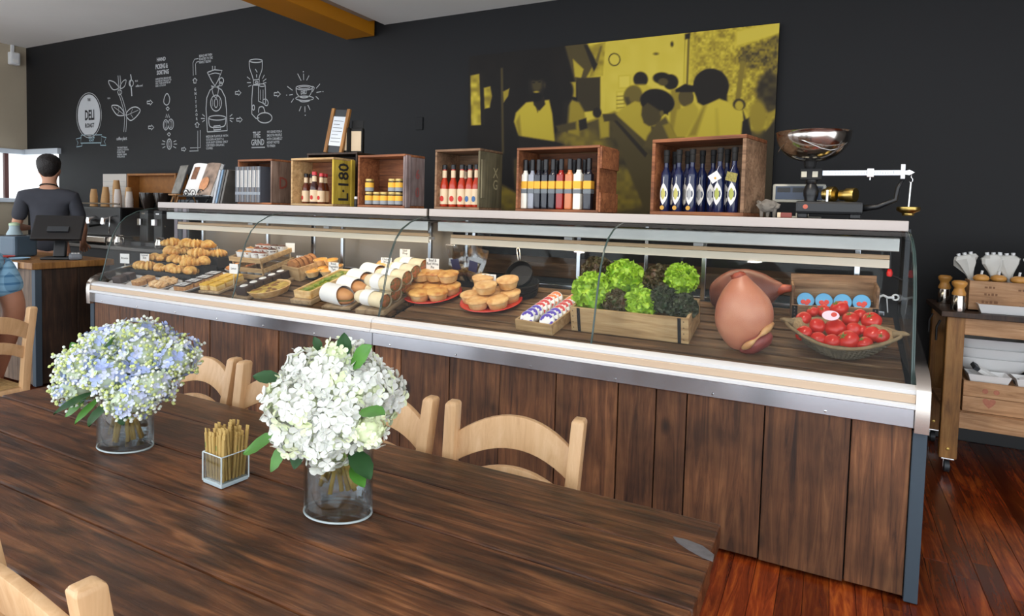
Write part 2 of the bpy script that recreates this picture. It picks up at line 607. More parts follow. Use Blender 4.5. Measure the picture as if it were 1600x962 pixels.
class Mural:
    def __init__(s):
        s.mb = MB()

    def line(s, pts, w=1.5, smooth=False, closed=False):
        if smooth:
            pts = smooth_pts(pts, closed)
        elif closed:
            pts = list(pts) + [pts[0]]
        Q = [wall_pt(*p) for p in pts]
        V, F = [], []
        hw = w * .5 * depth(Q[0]) / FPX
        for i, q in enumerate(Q):
            t = Q[min(i + 1, len(Q) - 1)] - Q[max(i - 1, 0)]
            t = Vector((t.x, 0, t.z))
            if t.length < 1e-6:
                t = Vector((1, 0, 0))
            t.normalize()
            nn = Vector((-t.z, 0, t.x)) * hw
            V += [q + nn, q - nn]
        for i in range(len(Q) - 1):
            F.append((2 * i, 2 * i + 1, 2 * i + 3, 2 * i + 2))
        s.mb.add(V, F)
        return s

    def fill(s, pts, smooth=False, lift=.004):
        if smooth:
            pts = smooth_pts(pts, True)[:-1]
        Q = [wall_pt(*p, lift) for p in pts]
        s.mb.add(Q, [tuple(range(len(Q)))])
        return s

    def ell(s, cx, cy, rx, ry, w=1.5, n=22, fill=False, lift=.004):
        pts = [(cx + rx * math.cos(2 * PI * k / n), cy + ry * math.sin(2 * PI * k / n)) for k in range(n)]
        return s.fill(pts, lift=lift) if fill else s.line(pts, w, closed=True)

    def arrow(s, cx, cy, r=4, d='r'):
        base = [(-1, -.5), (.1, -.5), (.1, -1), (1.1, 0), (.1, 1), (.1, .5), (-1, .5)]
        if d == 'u':
            base = [(y, -x) for x, y in base]
        return s.line([(cx + x * r, cy + y * r) for x, y in base], 1.5, closed=True)

    def text(s, txt, u, v, hpx, align='LEFT', xs=.8, lh=.85, weight=.02, lift=.004, rotz=0, slope=None):
        """v = baseline of first line; hpx = cap height in photo pixels"""
        q = wall_pt(u, v, lift)
        m = hpx / .7 * depth(q) / FPX
        V, F = text_mesh(txt, 1.0, align, xs, 1.0, lh, weight)
        ca, sa = math.cos(rotz), math.sin(rotz)
        s.mb.add([q + Vector(((x * ca - y * sa) * m, 0, (x * sa + y * ca) * m)) for x, y, z in V], F)
        return s

    def build(s, name, m=None, label=None):
        return obj(name, s.mb, m or M_chalk, WALL, label=label)


def build_mural():
    # logo
    m = Mural().ell(139, 180, 19.5, 35, .9, 40).ell(139, 180, 17.5, 32.5, fill=True, n=40)
    m.build('mural_logo', label='white oval painted logo reading the deli roast')
    t = Mural().text('THE', 139, 158, 4.5, 'CENTER', .7, lift=.006).text('DELI', 140, 187, 15, 'CENTER', .62, weight=.03, lift=.006).text('ROAST', 140, 199, 6.5, 'CENTER', .85, weight=.03, lift=.006)
    t.build('logo_lettering', M_wall)
    r = Mural().line([(127, 211), (159, 210.5), (158, 223), (126, 223.5)], 1.2, closed=True).line([(127, 215), (119, 217), (122, 223), (119.5, 229.5), (128, 228), (128, 223.5)], 1.2).line([(158.5, 213), (166, 215), (163, 221), (165.5, 227), (157, 227), (157, 223)], 1.2)
    r.text('MEDIUM\nROAST', 143, 216.5, 3.3, 'CENTER', .9, .9)
    r.build('mural_ribbon', M_chalkdim, 'painted ribbon banner under the oval logo')
    # coffee plant
    c = Mural()
    stem = [(186, 118), (187, 132), (186, 145), (189, 152), (193, 165), (196, 178), (196, 192), (195, 206)]
    c.line([(a - 1.6, b) for a, b in stem], 1.1, True).line([(a + 1.6, b) for a, b in stem], 1.1, True)
    c.line([(185, 138), (177, 140), (171, 132), (170, 126), (178, 128), (184, 134)], 1.4, True, True).line([(187, 136), (192, 127), (197, 125), (195, 134), (190, 138)], 1.4, True, True)
    c.line([(194, 180), (184, 180), (177, 172), (175, 165), (184, 165), (191, 171), (194, 178)], 1.6, True, True)
    c.line([(197, 178), (203, 170), (212, 167), (219, 172), (214, 181), (205, 188), (199, 184)], 1.6, True, True)
    c.line([(178, 167), (194, 179)], .8).line([(216, 172), (198, 180)], .8).line([(207, 170), (204, 178), (208, 184)], .7).line([(185, 166), (186, 174), (184, 178)], .7)
    c.ell(187, 144, 3.2, 3.6, 1.2)
    c.line([(204, 116), (205, 124), (203, 130), (205, 137), (206, 150)], 2.2, True).ell(205, 130, 3.4, 5, 1.4)
    c.text('FIG B', 211, 128, 2.6).text('coffee seed', 212, 136, 3.4, xs=.8).text('FIG A', 168, 155, 2.6)
    c.text('coffee plant', 182, 219, 5, xs=.8)
    c.text('THE FINEST BEANS\nCAREFULLY GROWN\nPICKED FROM\nORGANIC FARMS\nWORLDWIDE', 183, 232, 2.6, xs=.85, lh=.95)
    c.build('mural_plant', label='painted coffee plant with leaves and caption')
    # sorting column
    s = Mural().text('HAND', 245, 96, 5.5, xs=.95, weight=.03).text("PICKING &", 243, 108, 7, xs=.62, weight=.03).text('SORTING', 245, 117, 6.5, xs=.75, weight=.03)
    s.text('HARVESTED BEANS ARE\nPLACED IN THE SUN TO\nDRY, THEN SORTED BY\nSIZE & COLOUR', 243, 125, 2.6, xs=.95, lh=.95)
    s.line([(261, 146), (265, 153), (264, 161), (260, 164), (256, 160), (257, 152)], 1.5, True, True)
    s.line([(262, 167), (264.5, 169.5), (262, 172.5), (259.5, 169.5)], 1.6, closed=True)
    s.line([(259, 184), (260, 178), (262, 184), (263, 178), (265, 184)], 1.2)
    s.ell(259, 195, 3.8, 8, 1.4).ell(267, 194, 4.2, 8, 1.4).ell(259, 195, 1.6, 5.5, .9).ell(267, 194, 1.6, 5.5, .9)
    s.line([(264, 207), (266.5, 209.5), (264, 212.5), (261.5, 209.5)], 1.6, closed=True)
    s.ell(264.5, 225, 3.6, 8, 1.6).ell(264.5, 225, 1.2, 5, 1)
    for a in (25, 0, -28, 155, 180, 208):
        ca, sa = math.cos(math.radians(a)), -math.sin(math.radians(a))
        s.line([(264.5 + 7 * ca, 225 + 8 * sa), (264.5 + 12 * ca, 225 + 13 * sa)], 1.2)
    s.arrow(234, 160).arrow(236, 199).arrow(287, 233, 3.4)
    s.build('mural_sorting', label='painted column of coffee beans and sorting text')
    # pipe with the word roasting
    r = Mural()
    r.line([(297, 231), (313, 230.5), (313, 203)], 1.1).line([(296, 236), (310, 235.5), (309, 233), (309, 204)], 1.1)
    r.line([(302, 118), (301.5, 98), (304, 92.5), (310, 91.5)], 1.1).line([(306, 117), (305.5, 100), (307, 97), (311, 96)], 1.1)
    r.arrow(304.5, 126, 3.6, 'u').arrow(308, 195, 3.6, 'u')
    for k, ch in enumerate('GNITSAOR'):
        r.text(ch, 305 + k * .35, 141.5 + k * 6.6, 4.2, 'CENTER', 1.0, weight=.03)
    r.text('BEANS ARE THEN\nROASTED TO THE\nPERFECT BLEND', 311, 89.5, 3.6, xs=.75, lh=.95)
    r.build('mural_roasting', label='painted pipe with the upright word roasting')
    # roaster
    g = Mural()
    g.line([(332, 110), (332, 103)], 1.4).line([(336, 109), (336, 103)], 1.4)
    g.line([(324, 113), (335, 109), (347, 110), (341, 125), (336, 134), (331, 127)], 1.6, False, True).line([(326, 117), (336, 114), (345, 116)], 1.1, True)
    g.line([(331, 134), (332, 143), (335, 151), (339, 151), (341, 143), (342, 135)], 1.3, True).line([(330, 134), (337, 136), (344, 133)], 1.6, True)
    g.ell(346, 126, 3.4, 4.6, 1.6).ell(345, 131, 2.6, 3, 1.3)
    g.line([(324, 206), (322, 170), (323, 153), (328, 141), (336, 135), (346, 140), (352, 152), (354, 172), (355, 204), (324, 206)], 1.7)
    g.ell(337.5, 161, 8.5, 12.5, 1.6).ell(337.5, 161, 2.6, 7, 1.4).line([(332, 155), (332, 166)], .8).line([(343, 155), (343, 166)], .8)
    g.ell(339.5, 184, 13.5, 3.6, 1.5).line([(326, 184), (327, 195), (332, 199), (347, 198), (352, 194), (353, 183)], 1.7, True).line([(334, 197), (344, 196), (345, 202), (334, 203)], 1.7, False, True)
    for x0, sg in ((320, -1), (359, 1)):
        for dy, dx in ((0, 6), (5, 4), (-6, 4)):
            g.line([(x0, 185 + dy * .5), (x0 + sg * dx, 185 + dy * 1.1)], 1.3)
    g.text('MEDIUM FLAVOUR WITH\nGOLDEN ACIDITY &\nOUR EASY GOING ONLY\nCERTIFIED ORGANIC\nCOFFEE', 322, 215, 3.3, xs=.95, lh=.97)
    g.arrow(372, 145, 4.2).arrow(374, 187, 4.2)
    g.build('mural_roaster', label='painted arched coffee roaster with hopper')
    # grinder
    q = Mural()
    q.ell(400, 95, 10, 2.6, 1.5).line([(389.5, 95), (390, 106), (394, 118), (396, 125)], 1.5, True).line([(410, 95), (409.5, 108), (406, 118), (404, 125)], 1.5, True)
    q.line([(396, 125), (405, 124), (406, 131), (396, 132)], 1.5, False, True).ell(401, 128.5, 2.5, 1.4, 1.2).line([(399, 108), (402, 113)], 1.4).line([(401, 116), (401, 121)], 1.6)
    q.line([(395, 133), (393.5, 155), (393.5, 178), (400, 185), (405, 184)], 1.6).line([(395, 133), (404, 133)], 1.4)
    q.line([(404, 133), (404, 158), (413, 162), (415, 162), (414.5, 134)], 1.5).ell(409.5, 133, 5, 2, 1.3).line([(407, 140), (407, 156)], 1).line([(411, 140), (411, 157)], 1)
    q.line([(411, 156), (416, 155), (419, 160), (417, 165), (412, 162)], 1.5, True, True).line([(404, 176), (405, 168), (411, 167), (414, 175)], 1.6, True)
    q.ell(413.5, 184, 11.5, 8, 1.6).ell(396, 168, 1.8, 4, 1.5)
    for pts in ([(391, 124), (386, 120)], [(392, 129), (386, 129)], [(393, 133), (388, 135)], [(410, 123), (413, 117)], [(411, 127), (416, 123)], [(411, 130), (416, 129)]):
        q.line(pts, 1.2)
    q.arrow(433, 147, 4.6)
    q.text('THE', 395, 215, 9, xs=.72, weight=.02).text('GRIND', 392.5, 227, 9, xs=.72, weight=.02).line([(393, 230.5), (414, 230)], 1.6)
    q.text('WE GRIND FOR A\nSMOOTH PROFILE\nWITH CARAMELLY\nHONEY NOTES\nTO FINISH', 417, 208, 3.9, xs=.72, lh=.98)
    q.build('mural_grinder', label='painted coffee grinder above the words the grind')
    # cup
    u = Mural()
    u.ell(475.5, 137, 13, 3.6, 1.4).ell(475.5, 137, 9, 1.6, .8).line([(462.5, 137), (464, 146), (470, 152), (480, 152), (486, 146), (488.5, 137)], 1.5, True)
    u.line([(488, 135), (491, 137), (489, 142), (485, 146)], 1.4, True).ell(476, 153.5, 14, 3.4, 1.4).line([(466, 156), (472, 159), (482, 158), (487, 155)], 1.2, True)
    u.text('DELI', 474.5, 147, 5.2, 'CENTER', .85, weight=.03)
    for pts in ([(470.5, 126), (465, 115)], [(474.5, 125), (474.3, 115)], [(479, 125.5), (483, 118)], [(457, 141), (449, 135)], [(457.5, 147.5), (452, 148.5)], [(459, 154), (455, 160)], [(494, 138), (500, 131)], [(494.5, 144.5), (502, 143)], [(493.5, 150.5), (498, 155)], [(470.5, 166), (467.5, 173.5)], [(476.5, 166), (476.5, 175)], [(481, 164), (484.5, 171.5)]):
        u.line(pts, 1.3)
    for cx, cy in ((474, 112), (448, 148.6), (504.6, 143), (477, 180)):
        u.ell(cx, cy, .9, .9, fill=True, n=8)
    u.build('mural_cup', label='painted radiant coffee cup with the word deli')
    # socket cover on wall
    p = P(658, 193, y=YW - .006)
    obj('blank_plate', MB().rbox(p.x - .06, p.x + .02, YW - .012, YW - .001, p.z - .06, p.z + .06, .004), M_wall, WALL)


build_mural()


# ------------------------------------------------------------------ duotone photo panel
def build_poster():
    x0, x1 = P(733, 92, y=YW - .06).x, P(1218, 37, y=YW - .06).x
    z0, z1 = 1.36, 2.80
    nx, nz = 380, 240
    xs = np.linspace(x0, x1, nx); zs = np.linspace(z0, z1, nz)
    X, Z = np.meshgrid(xs, zs)
    Y = YW - .06
    c = np.stack([X - CAM[0], np.full_like(X, Y - CAM[1]), Z - CAM[2]], -1) @ CM.T
    U = PCX + FPX * c[..., 0] / -c[..., 2]
    V = PCY - FPX * c[..., 1] / -c[..., 2]
    T = np.full(U.shape, .05)
    rng = np.random.RandomState(3)

    def nz_(sc, sd):
        r = np.random.RandomState(sd)
        g = r.rand(64, 64)
        a = (U / sc) % 63; b = (V / sc) % 63
        i, j = a.astype(int), b.astype(int)
        fa, fb = a - i, b - j
        fa = fa * fa * (3 - 2 * fa); fb = fb * fb * (3 - 2 * fb)
        return (g[j, i] * (1 - fa) + g[j, i + 1] * fa) * (1 - fb) + (g[j + 1, i] * (1 - fa) + g[j + 1, i + 1] * fa) * fb

    def comp(mask, t):
        nonlocal T
        T = T * (1 - mask) + t * mask

    def poly(pts, t, soft=1.2):
        pts = np.array(pts, float)
        inside = np.zeros(U.shape, bool)
        dist = np.full(U.shape, 1e9)
        n = len(pts)
        for i in range(n):
            a, b = pts[i], pts[(i + 1) % n]
            if a[1] != b[1]:
                cond = ((a[1] > V) != (b[1] > V)) & (U < (b[0] - a[0]) * (V - a[1]) / (b[1] - a[1]) + a[0])
                inside ^= cond
            ab = b - a
            tt = np.clip(((U - a[0]) * ab[0] + (V - a[1]) * ab[1]) / (ab @ ab), 0, 1)
            dist = np.minimum(dist, np.hypot(U - a[0] - tt * ab[0], V - a[1] - tt * ab[1]))
        sd = np.where(inside, dist, -dist)
        comp(np.clip(.5 + sd / (2 * soft), 0, 1), t)

    def ell(cx, cy, rx, ry, t, soft=1.2, ang=0):
        ca, sa = math.cos(ang), math.sin(ang)
        a = (U - cx) * ca + (V - cy) * sa; b = -(U - cx) * sa + (V - cy) * ca
        d = np.hypot(a / rx, b / ry)
        comp(np.clip(.5 + (1 - d) * min(rx, ry) / (2 * soft), 0, 1), t)

    n3, n7, n15 = nz_(3, 1), nz_(7, 2), nz_(15, 3)
    # left interior
    comp(np.ones_like(U), .05 + .03 * n15)
    poly([(735, 118), (750, 115), (752, 195), (736, 196)], .55 + .4 * n7)
    poly([(749, 113), (754, 112), (758, 195), (752, 195)], .1)
    poly([(756, 137), (766, 135), (769, 150), (765, 168), (757, 170)], .5 + .4 * n7)
    poly([(782, 106), (786, 106), (788, 250), (784, 250)], .28)
    poly([(786, 143), (796, 138), (794, 150), (787, 160)], .65)
    # bright wall
    poly([(912, 60), (1225, 25), (1225, 215), (912, 215)], .93 - .06 * n15)
    poly([(882, 70), (916, 64), (930, 98), (916, 122), (898, 128)], .3, 2)
    poly([(895, 92), (912, 108), (908, 122), (898, 120)], .75)
    poly([(918, 72), (946, 66), (942, 118), (920, 120), (930, 96)], .8 - .25 * n7)
    poly([(912, 70), (918, 70), (934, 100), (928, 112)], .15)
    poly([(930, 95), (938, 72), (941, 72), (934, 100)], .4)
    for r, t in ((9.5, .22), (7.8, .9)):
        ell(960, 93, r, r * 1.08, t, .6)
    poly([(901, 122), (938, 120), (938, 172), (902, 176)], .2)
    poly([(888, 128), (900, 128), (900, 152), (890, 150)], .7)
    for a, b, cc, d in ((966, 118, 985, 138), (963, 143, 976, 172)):
        poly([(a, b), (cc, b - 1), (cc, d), (a, d)], .82); poly([(a + 1.5, b + 1.5), (cc - 1.5, b + .5), (cc - 1.5, d - 1.5), (a + 1.5, d - 1.5)], .95)
    for k in range(4):
        poly([(963, 150 + k * 6), (976, 149 + k * 6), (976, 150.5 + k * 6), (963, 151.5 + k * 6)], .5, .6)
    # pole, tree
    tree = np.clip((n3 * .55 + n7 * .55) - .12, 0, 1)
    poly([(1080, 45), (1225, 25), (1225, 210), (1160, 170), (1100, 140), (1080, 130)], .50 + .5 * tree, 6)
    poly([(1150, 48), (1222, 32), (1222, 52), (1148, 74)], .9, 3)
    poly([(1150, 78), (1222, 52), (1222, 170), (1190, 160), (1196, 110), (1155, 105)], .18 + .6 * tree, 3)
    poly([(1157, 95), (1165, 95), (1156, 160), (1148, 160)], .5)
    poly([(1075, 52), (1078, 52), (1075, 132), (1072, 132)], .35, .8)
    poly([(1070, 53), (1079, 51), (1078, 60), (1070, 62)], .15)
    poly([(1070, 62), (1071, 62), (1069, 130), (1068, 130)], .6, .6)
    ell(1050, 69, 2.5, 4, .2); ell(1025, 84, 4, 2, .35)
    # lower area: produce sacks and counter
    poly([(880, 205), (960, 175), (1060, 210), (1225, 200), (1225, 345), (730, 345), (775, 255), (860, 232)], .20 + .12 * n15, 3)
    poly([(730, 258), (775, 250), (1000, 345), (730, 345)], .26 + .2 * n15, 4)
    for cx, cy, rx, ry in ((775, 290, 22, 26), (800, 310, 22, 18), (750, 305, 18, 22), (970, 285, 20, 24), (985, 312, 20, 18), (905, 215, 34, 16), (925, 228, 26, 12), (965, 312, 16, 18), (1005, 300, 14, 16)):
        ell(cx, cy, rx, ry, .40 + .15 * n7, 5)
    poly([(735, 258), (800, 236), (806, 300), (735, 262)], .06, 3)
    poly([(950, 185), (962, 184), (1045, 275), (1030, 330), (1008, 330)], .3, 2)
    poly([(955, 184), (960, 183), (1012, 240), (1008, 246)], .16, 1)
    poly([(935, 182), (952, 182), (952, 214), (938, 216)], .68, 2)
    ell(933, 176, 7, 8, .15); poly([(941, 178), (966, 178), (964, 188), (944, 190)], .25)
    # man with beard
    ell(838, 140, 30, 60, .05, 8)
    poly([(806, 176), (822, 160), (836, 158), (858, 156), (863, 178), (867, 222), (840, 220), (813, 215), (808, 205), (803, 190)], .83, 1.5)
    poly([(806, 190), (812, 180), (815, 214), (810, 212)], .6, 2)
    poly([(835, 160), (840, 176), (846, 160)], .25, 1.2)
    poly([(832, 152), (850, 150), (852, 163), (843, 173), (834, 164)], .16, 1.2)
    ell(838, 134, 13, 23, .1, 1.5); ell(839, 132, 8.5, 13, .26, 3); ell(838, 117, 13, 9, .05, 2); ell(838, 152, 9, 7, .06, 1.5)
    ell(838, 143.5, 4, 1.4, .7, .8); ell(834, 129, 2, 1, .06, .6); ell(843, 128, 2, 1, .06, .6); ell(851, 133, 2, 5, .2)
    poly([(809, 212), (868, 221), (882, 226), (860, 232), (812, 230)], .12, 1.5)
    # second man
    ell(884, 142, 12, 18, .07, 2)
    poly([(884, 168), (894, 156), (905, 160), (913, 174), (916, 190), (905, 195), (905, 212), (884, 206)], .62, 2)
    poly([(880, 160), (890, 156), (886, 206), (876, 200)], .12, 3)
    poly([(904, 188), (916, 184), (918, 200), (906, 204)], .15)
    poly([(868, 196), (900, 190), (900, 202), (872, 206)], .28, 2)
    # queue of people on the right
    ell(1001, 124, 11.5, 12, .15); poly([(990, 132), (1010, 132), (1022, 140), (1020, 160), (990, 150)], .82, 2)
    ell(989, 150, 14.5, 17, .42, 1.5, .3); poly([(976, 152), (982, 152), (988, 168), (980, 168)], .25, 2)
    poly([(974, 168), (992, 158), (1010, 162), (1022, 224), (1008, 220), (968, 184), (962, 178)], .74, 1.5)
    ell(1034, 122, 14, 9, .1); ell(1048, 128, 12, 12, .12); ell(1036, 128, 8, 6, .3)
    poly([(1048, 140), (1062, 138), (1066, 200), (1046, 208)], .6, 2)
    ell(1072, 152, 12, 15, .33); poly([(1055, 140), (1070, 131), (1084, 134), (1086, 144), (1056, 144)], .1)
    poly([(1058, 172), (1084, 160), (1092, 172), (1084, 215), (1050, 215)], .74, 2)
    ell(1111, 134, 28, 27, .11, 1.2); poly([(1084, 138), (1136, 128), (1136, 158), (1124, 158), (1100, 166), (1090, 160)], .11, 1.5)
    poly([(1098, 166), (1124, 154), (1134, 158), (1152, 172), (1164, 188), (1158, 216), (1070, 216), (1084, 190)], .86, 1.5)
    poly([(1098, 166), (1104, 164), (1088, 212), (1074, 214)], .6, 3); poly([(1118, 170), (1121, 170), (1124, 214), (1119, 214)], .74, 3)
    ell(1027, 159, 27, 20, .09, 1.2, .2); poly([(1003, 158), (1016, 160), (1030, 172), (1044, 180), (1044, 162)], .09)
    poly([(1003, 168), (1012, 160), (1030, 172), (1036, 176), (1030, 194), (1014, 197), (1006, 192), (1002, 180)], .27, 1.4)
    ell(1034, 177, 3.2, 4.6, .42)
    poly([(1012, 212), (1026, 192), (1040, 182), (1048, 196), (1057, 216), (1050, 240), (1005, 230)], .34, 2)
    poly([(1036, 196), (1046, 192), (1058, 216), (1046, 218)], .6, 2)
    ell(1155, 163, 10, 9, .2); ell(1155, 165, 6.5, 7.5, .75); poly([(1160, 170), (1166, 186), (1162, 192)], .2)
    poly([(1160, 190), (1172, 182), (1174, 214), (1158, 214)], .1)
    ell(1203, 145, 22, 32, .16 + .12 * n7, 4); ell(1184, 182, 14, 26, .62, 3); poly([(1190, 215), (1218, 172), (1216, 345), (1186, 345)], .2, 3)
    poly([(1200, 178), (1216, 168), (1196, 205)], .65, 2)
    stops = [(0, (26, 25, 26)), (.15, (44, 40, 36)), (.35, (92, 80, 48)), (.6, (152, 132, 48)), (.85, (204, 182, 62)), (1, (226, 206, 92))]
    ts = [s[0] for s in stops]
    Cc = np.stack([np.interp(T, ts, [srgb(*s[1])[k] for s in stops]) for k in range(3)] + [np.ones_like(T)], -1)
    root = thing('photo_panel', 'large yellow and black photo print of people queuing at a market stall', 'wall print', (0, 0, 0))
    obj('backing_board', MB().rbox(x0, x1, YW - .057, YW - .001, z0, z1, .002), M_blackmatte, root)
    me = bpy.data.meshes.new('printed_photo')
    Vt = [(xs[i], YW - .06, zs[j]) for j in range(nz) for i in range(nx)]
    Fc = [(j * nx + i, j * nx + i + 1, (j + 1) * nx + i + 1, (j + 1) * nx + i) for j in range(nz - 1) for i in range(nx - 1)]
    me.from_pydata(Vt, [], Fc)
    at = me.color_attributes.new('print', 'FLOAT_COLOR', 'POINT')
    at.data.foreach_set('color', Cc.reshape(-1).astype(np.float32))
    obj('printed_photo', me, attr_mat('photo_print', .6), root)


build_poster()


# ================================================================== DELI CASES
YB = 2.665
PROF = [(2.700, .795), (2.722, .86), (2.742, .94), (2.765, 1.04), (2.80, 1.15), (2.845, 1.235), (2.90, 1.29), (2.98, 1.33), (3.06, 1.352), (3.15, 1.364)]
DECK_Y0, DECK_Y1 = 2.715, 3.45
SHELF_Z = 1.41


def extrude_x(prof, x0, x1):
    n = len(prof)
    V = [(x0, y, z) for y, z in prof] + [(x1, y, z) for y, z in prof]
    F = [(i, (i + 1) % n, n + (i + 1) % n, n + i) for i in range(n)] + [tuple(range(n))[::-1], tuple(range(n, 2 * n))]
    return MB().add(V, F)


def deli_case(x0, x1, cuts, mid, label, end):
    t = thing('deli_case', label, 'display case', ((x0 + x1) / 2, 3.1, 0), group='glass fronted deli cases in a row')
    inv = Vector((-(x0 + x1) / 2, -3.1, 0))

    def part(name, mb, m, smooth=None, par=None, kind=None):
        mb.v = [tuple(Vector(v) + inv) for v in mb.v]
        return obj(name, mb, m, par or t, smooth=smooth, kind=kind)
    for a, b in zip(cuts[:-1], cuts[1:]):
        y = YB + random.uniform(-.004, .006)
        part('board', MB().rbox(a + .0025, b - .0025, y, y + .024, .012 + random.uniform(0, .008), .664, .003), M_front)
    part('carcass', MB().box(x0 + .01, x1 - .01, YB + .034, 3.60, .01, .70), M_blackmatte)
    part('aluminium_trim', MB().rbox(x0, x1, YB - .012, YB + .02, .656, .727, .002), M_alu)
    k = x0 + .12
    while k < x1 - .05:
        part('rivet', MB().lathe([(.006, 0), (.0045, .0025), (0, .003)], 8, Matrix.Translation((k, YB - .012, .672)) @ Matrix.Rotation(PI / 2, 4, 'X')), M_chrome)
        k += .42
    part('bumper', extrude_x([(2.640, .727), (2.632, .731), (2.632, .744), (2.640, .747), (2.648, .75), (2.648, .78), (2.645, .783), (2.645, .797), (2.66, .803), (2.70, .806), (2.715, .79), (2.715, .727)], x0, x1), M_whiteplastic, 40)
    part('bumper_inlay', MB().rbox(x0, x1, 2.640, 2.655, .7505, .780, .002), mat('peach_laminate', (214, 190, 164), .45))
    # deck slats
    n = 8
    w = (DECK_Y1 - DECK_Y0) / n
    mx = Matrix.Translation((0, DK0[0], DK0[1])) @ Matrix.Rotation(TILT, 4, 'X')
    for i in range(n):
        ya = (DECK_Y0 - DK0[0] + i * w) / math.cos(TILT)
        part('deck_slat', MB().rbox(x0 + .02, x1 - .02, ya + .010, ya + w / math.cos(TILT) - .010, -.02, random.uniform(-.001, .0), .003, mx), M_deck)
    part('deck_tray', MB().box(x0 + .015, x1 - .015, 0.0, .78, -.05, -.022, mx), mat('dark_deck_tray', (22, 16, 12), .7))
    # curved front glass
    for a, b in ((x0, mid), (mid, x1)):
        g = MB()
        V = [(x, y, z) for y, z in PROF for x in (a + .002, b - .002)]
        F = [(2 * i, 2 * i + 1, 2 * i + 3, 2 * i + 2) for i in range(len(PROF) - 1)]
        # inner skin 5 mm behind
        V += [(x, y + .005, z - .003) for y, z in PROF for x in (a + .002, b - .002)]
        o = len(PROF) * 2
        rim = [0, 1] + [2 * i + 1 for i in range(1, len(PROF))] + [2 * i for i in range(len(PROF) - 1, 0, -1)]
        g.add(V, F)
        pane = part('glass_pane', g, M_caseglass, 179)
        for xx in (a + .002, b - .002):
            part('pane_edge', MB().tube([(xx, y, z) for y, z in PROF], .0028, 6), M_edge, 179, pane)
    # end glass
    for xe in end:
        pr = PROF + [(3.2, 1.364), (3.45, 1.364), (3.45, .96)]
        part('end_glass', MB().add([(xe, y, z) for y, z in pr], [tuple(range(len(pr)))]), M_caseglass)
        part('end_glass_edge', MB().tube([(xe, y, z) for y, z in PROF], .004, 6), M_edge, 179)
    # top shelf
    part('shelf_top', MB().rbox(x0 + .01, x1 - .005, 3.165, 3.70, 1.372, SHELF_Z, .003), mat('dark_shelf_laminate', (52, 44, 38), .4))
    part('shelf_nose', MB().rbox(x0 + .01, x1 - .005, 3.150, 3.166, 1.366, SHELF_Z + .002, .004), mat('satin_shelf_edge', (188, 180, 176), .5, .15))
    part('shelf_fascia', MB().rbox(x0 + .04, x1 - .03, 3.205, 3.225, 1.275, 1.333, .003), mat('fascia_aluminium', (176, 178, 176), .36, .8, var=.08, vscale=5))
    part('fascia_return', MB().box(x0 + .04, x1 - .03, 3.225, 3.60, 1.325, 1.335), mat('inner_canopy', (150, 146, 138), .4, .4))
    lb = part('light_bar', MB().rbox(x0 + .10, x1 - .06, 3.27, 3.33, 1.215, 1.232, .004), M_whiteplastic)
    part('light_bar_rail', MB().rbox(x0 + .10, x1 - .06, 3.262, 3.27, 1.236, 1.256, .002), mat('bar_wood_tint', (196, 164, 126), .4), par=lb)
    part('light_bar_lip', MB().rbox(x0 + .10, x1 - .06, 3.258, 3.2695, 1.196, 1.2345, .002), mat('cream_lip', (226, 216, 196), .4), par=lb)
    part('light_tube', MB().tube([(x0 + .14, 3.30, 1.207), (x1 - .1, 3.30, 1.207)], .008, 8), mat('lit_tube', (255, 238, 205), .4, emit=9.0), 179, lb)
    npost = 4
    for i in range(npost):
        xp = x0 + .16 + (x1 - x0 - .34) * i / (npost - 1)
        part('rear_post', MB().rbox(xp - .012, xp + .012, 3.44, 3.464, .955, 1.33, .003), M_alu)
        if i in (1, 2):
            part('bar_hanger', MB().rbox(xp - .03, xp + .02, 3.285, 3.315, 1.232, 1.325, .003), M_whiteplastic)
    for i in range(2):
        xa = x0 + .05 + (x1 - x0 - .1) * i / 2
        d = part('rear_door', MB().box(xa + .01, xa + (x1 - x0 - .1) / 2 - .01, 3.52 + .02 * i, 3.525 + .02 * i, .96, 1.34), M_caseglass if x0 > -3 else mat('satin_rear_panel', (128, 120, 112), .38, .35, var=.15, vscale=2))
        part('door_frame', MB().rbox(xa, xa + .02, 3.515 + .02 * i, 3.53 + .02 * i, .95, 1.345, .002).rbox(xa, xa + (x1 - x0 - .1) / 2, 3.515 + .02 * i, 3.53 + .02 * i, .945, .965, .002), M_alu, par=d)
    for s, xe in ((-1, x0), (1, x1)):
        if (s < 0 and x0 < -3) or (s > 0 and x1 > 0):
            a, b = (xe - .045, xe) if s < 0 else (xe, xe + .045)
            part('corner_post', MB().rbox(a, b, YB - .004, YB + .05, .004, .66, .003), M_bluegrey)
            part('end_panel', MB().rbox(a + .004, b - .004, YB + .05, 3.62, .02, .80, .003), M_blackmatte)
            cp = [(YB - .03, .645), (YB - .034, .75), (YB - .028, .80), (YB, .835), (YB + .05, .86), (YB + .2, .895), (3.45, 1.02), (3.45, .96), (YB + .1, .79), (YB + .03, .74), (YB + .02, .645)]
            part('end_cap', extrude_x(cp, a, b), M_steel, 40)
            part('end_frame', MB().rbox(a + .01, b - .012, 3.44, 3.60, .95, 1.375, .004), M_darkgrey)
    return t


C1 = [-4.86, -4.544, -4.201, -4.094, -3.828, -3.564, -3.244, -2.942, -2.635, -2.336, -2.214]
C2 = [-2.206, -2.026, -1.716, -1.418, -1.117, -.816, -.645, -.513, -.204, .102, .30]
case1 = deli_case(-4.86, -2.212, C1, -3.40, 'glass fronted deli case full of pastries, quiches and wraps', [-4.852])
case2 = deli_case(-2.208, .30, C2, -.964, 'glass fronted deli case with pies, lettuce, ham and tomatoes', [.292])

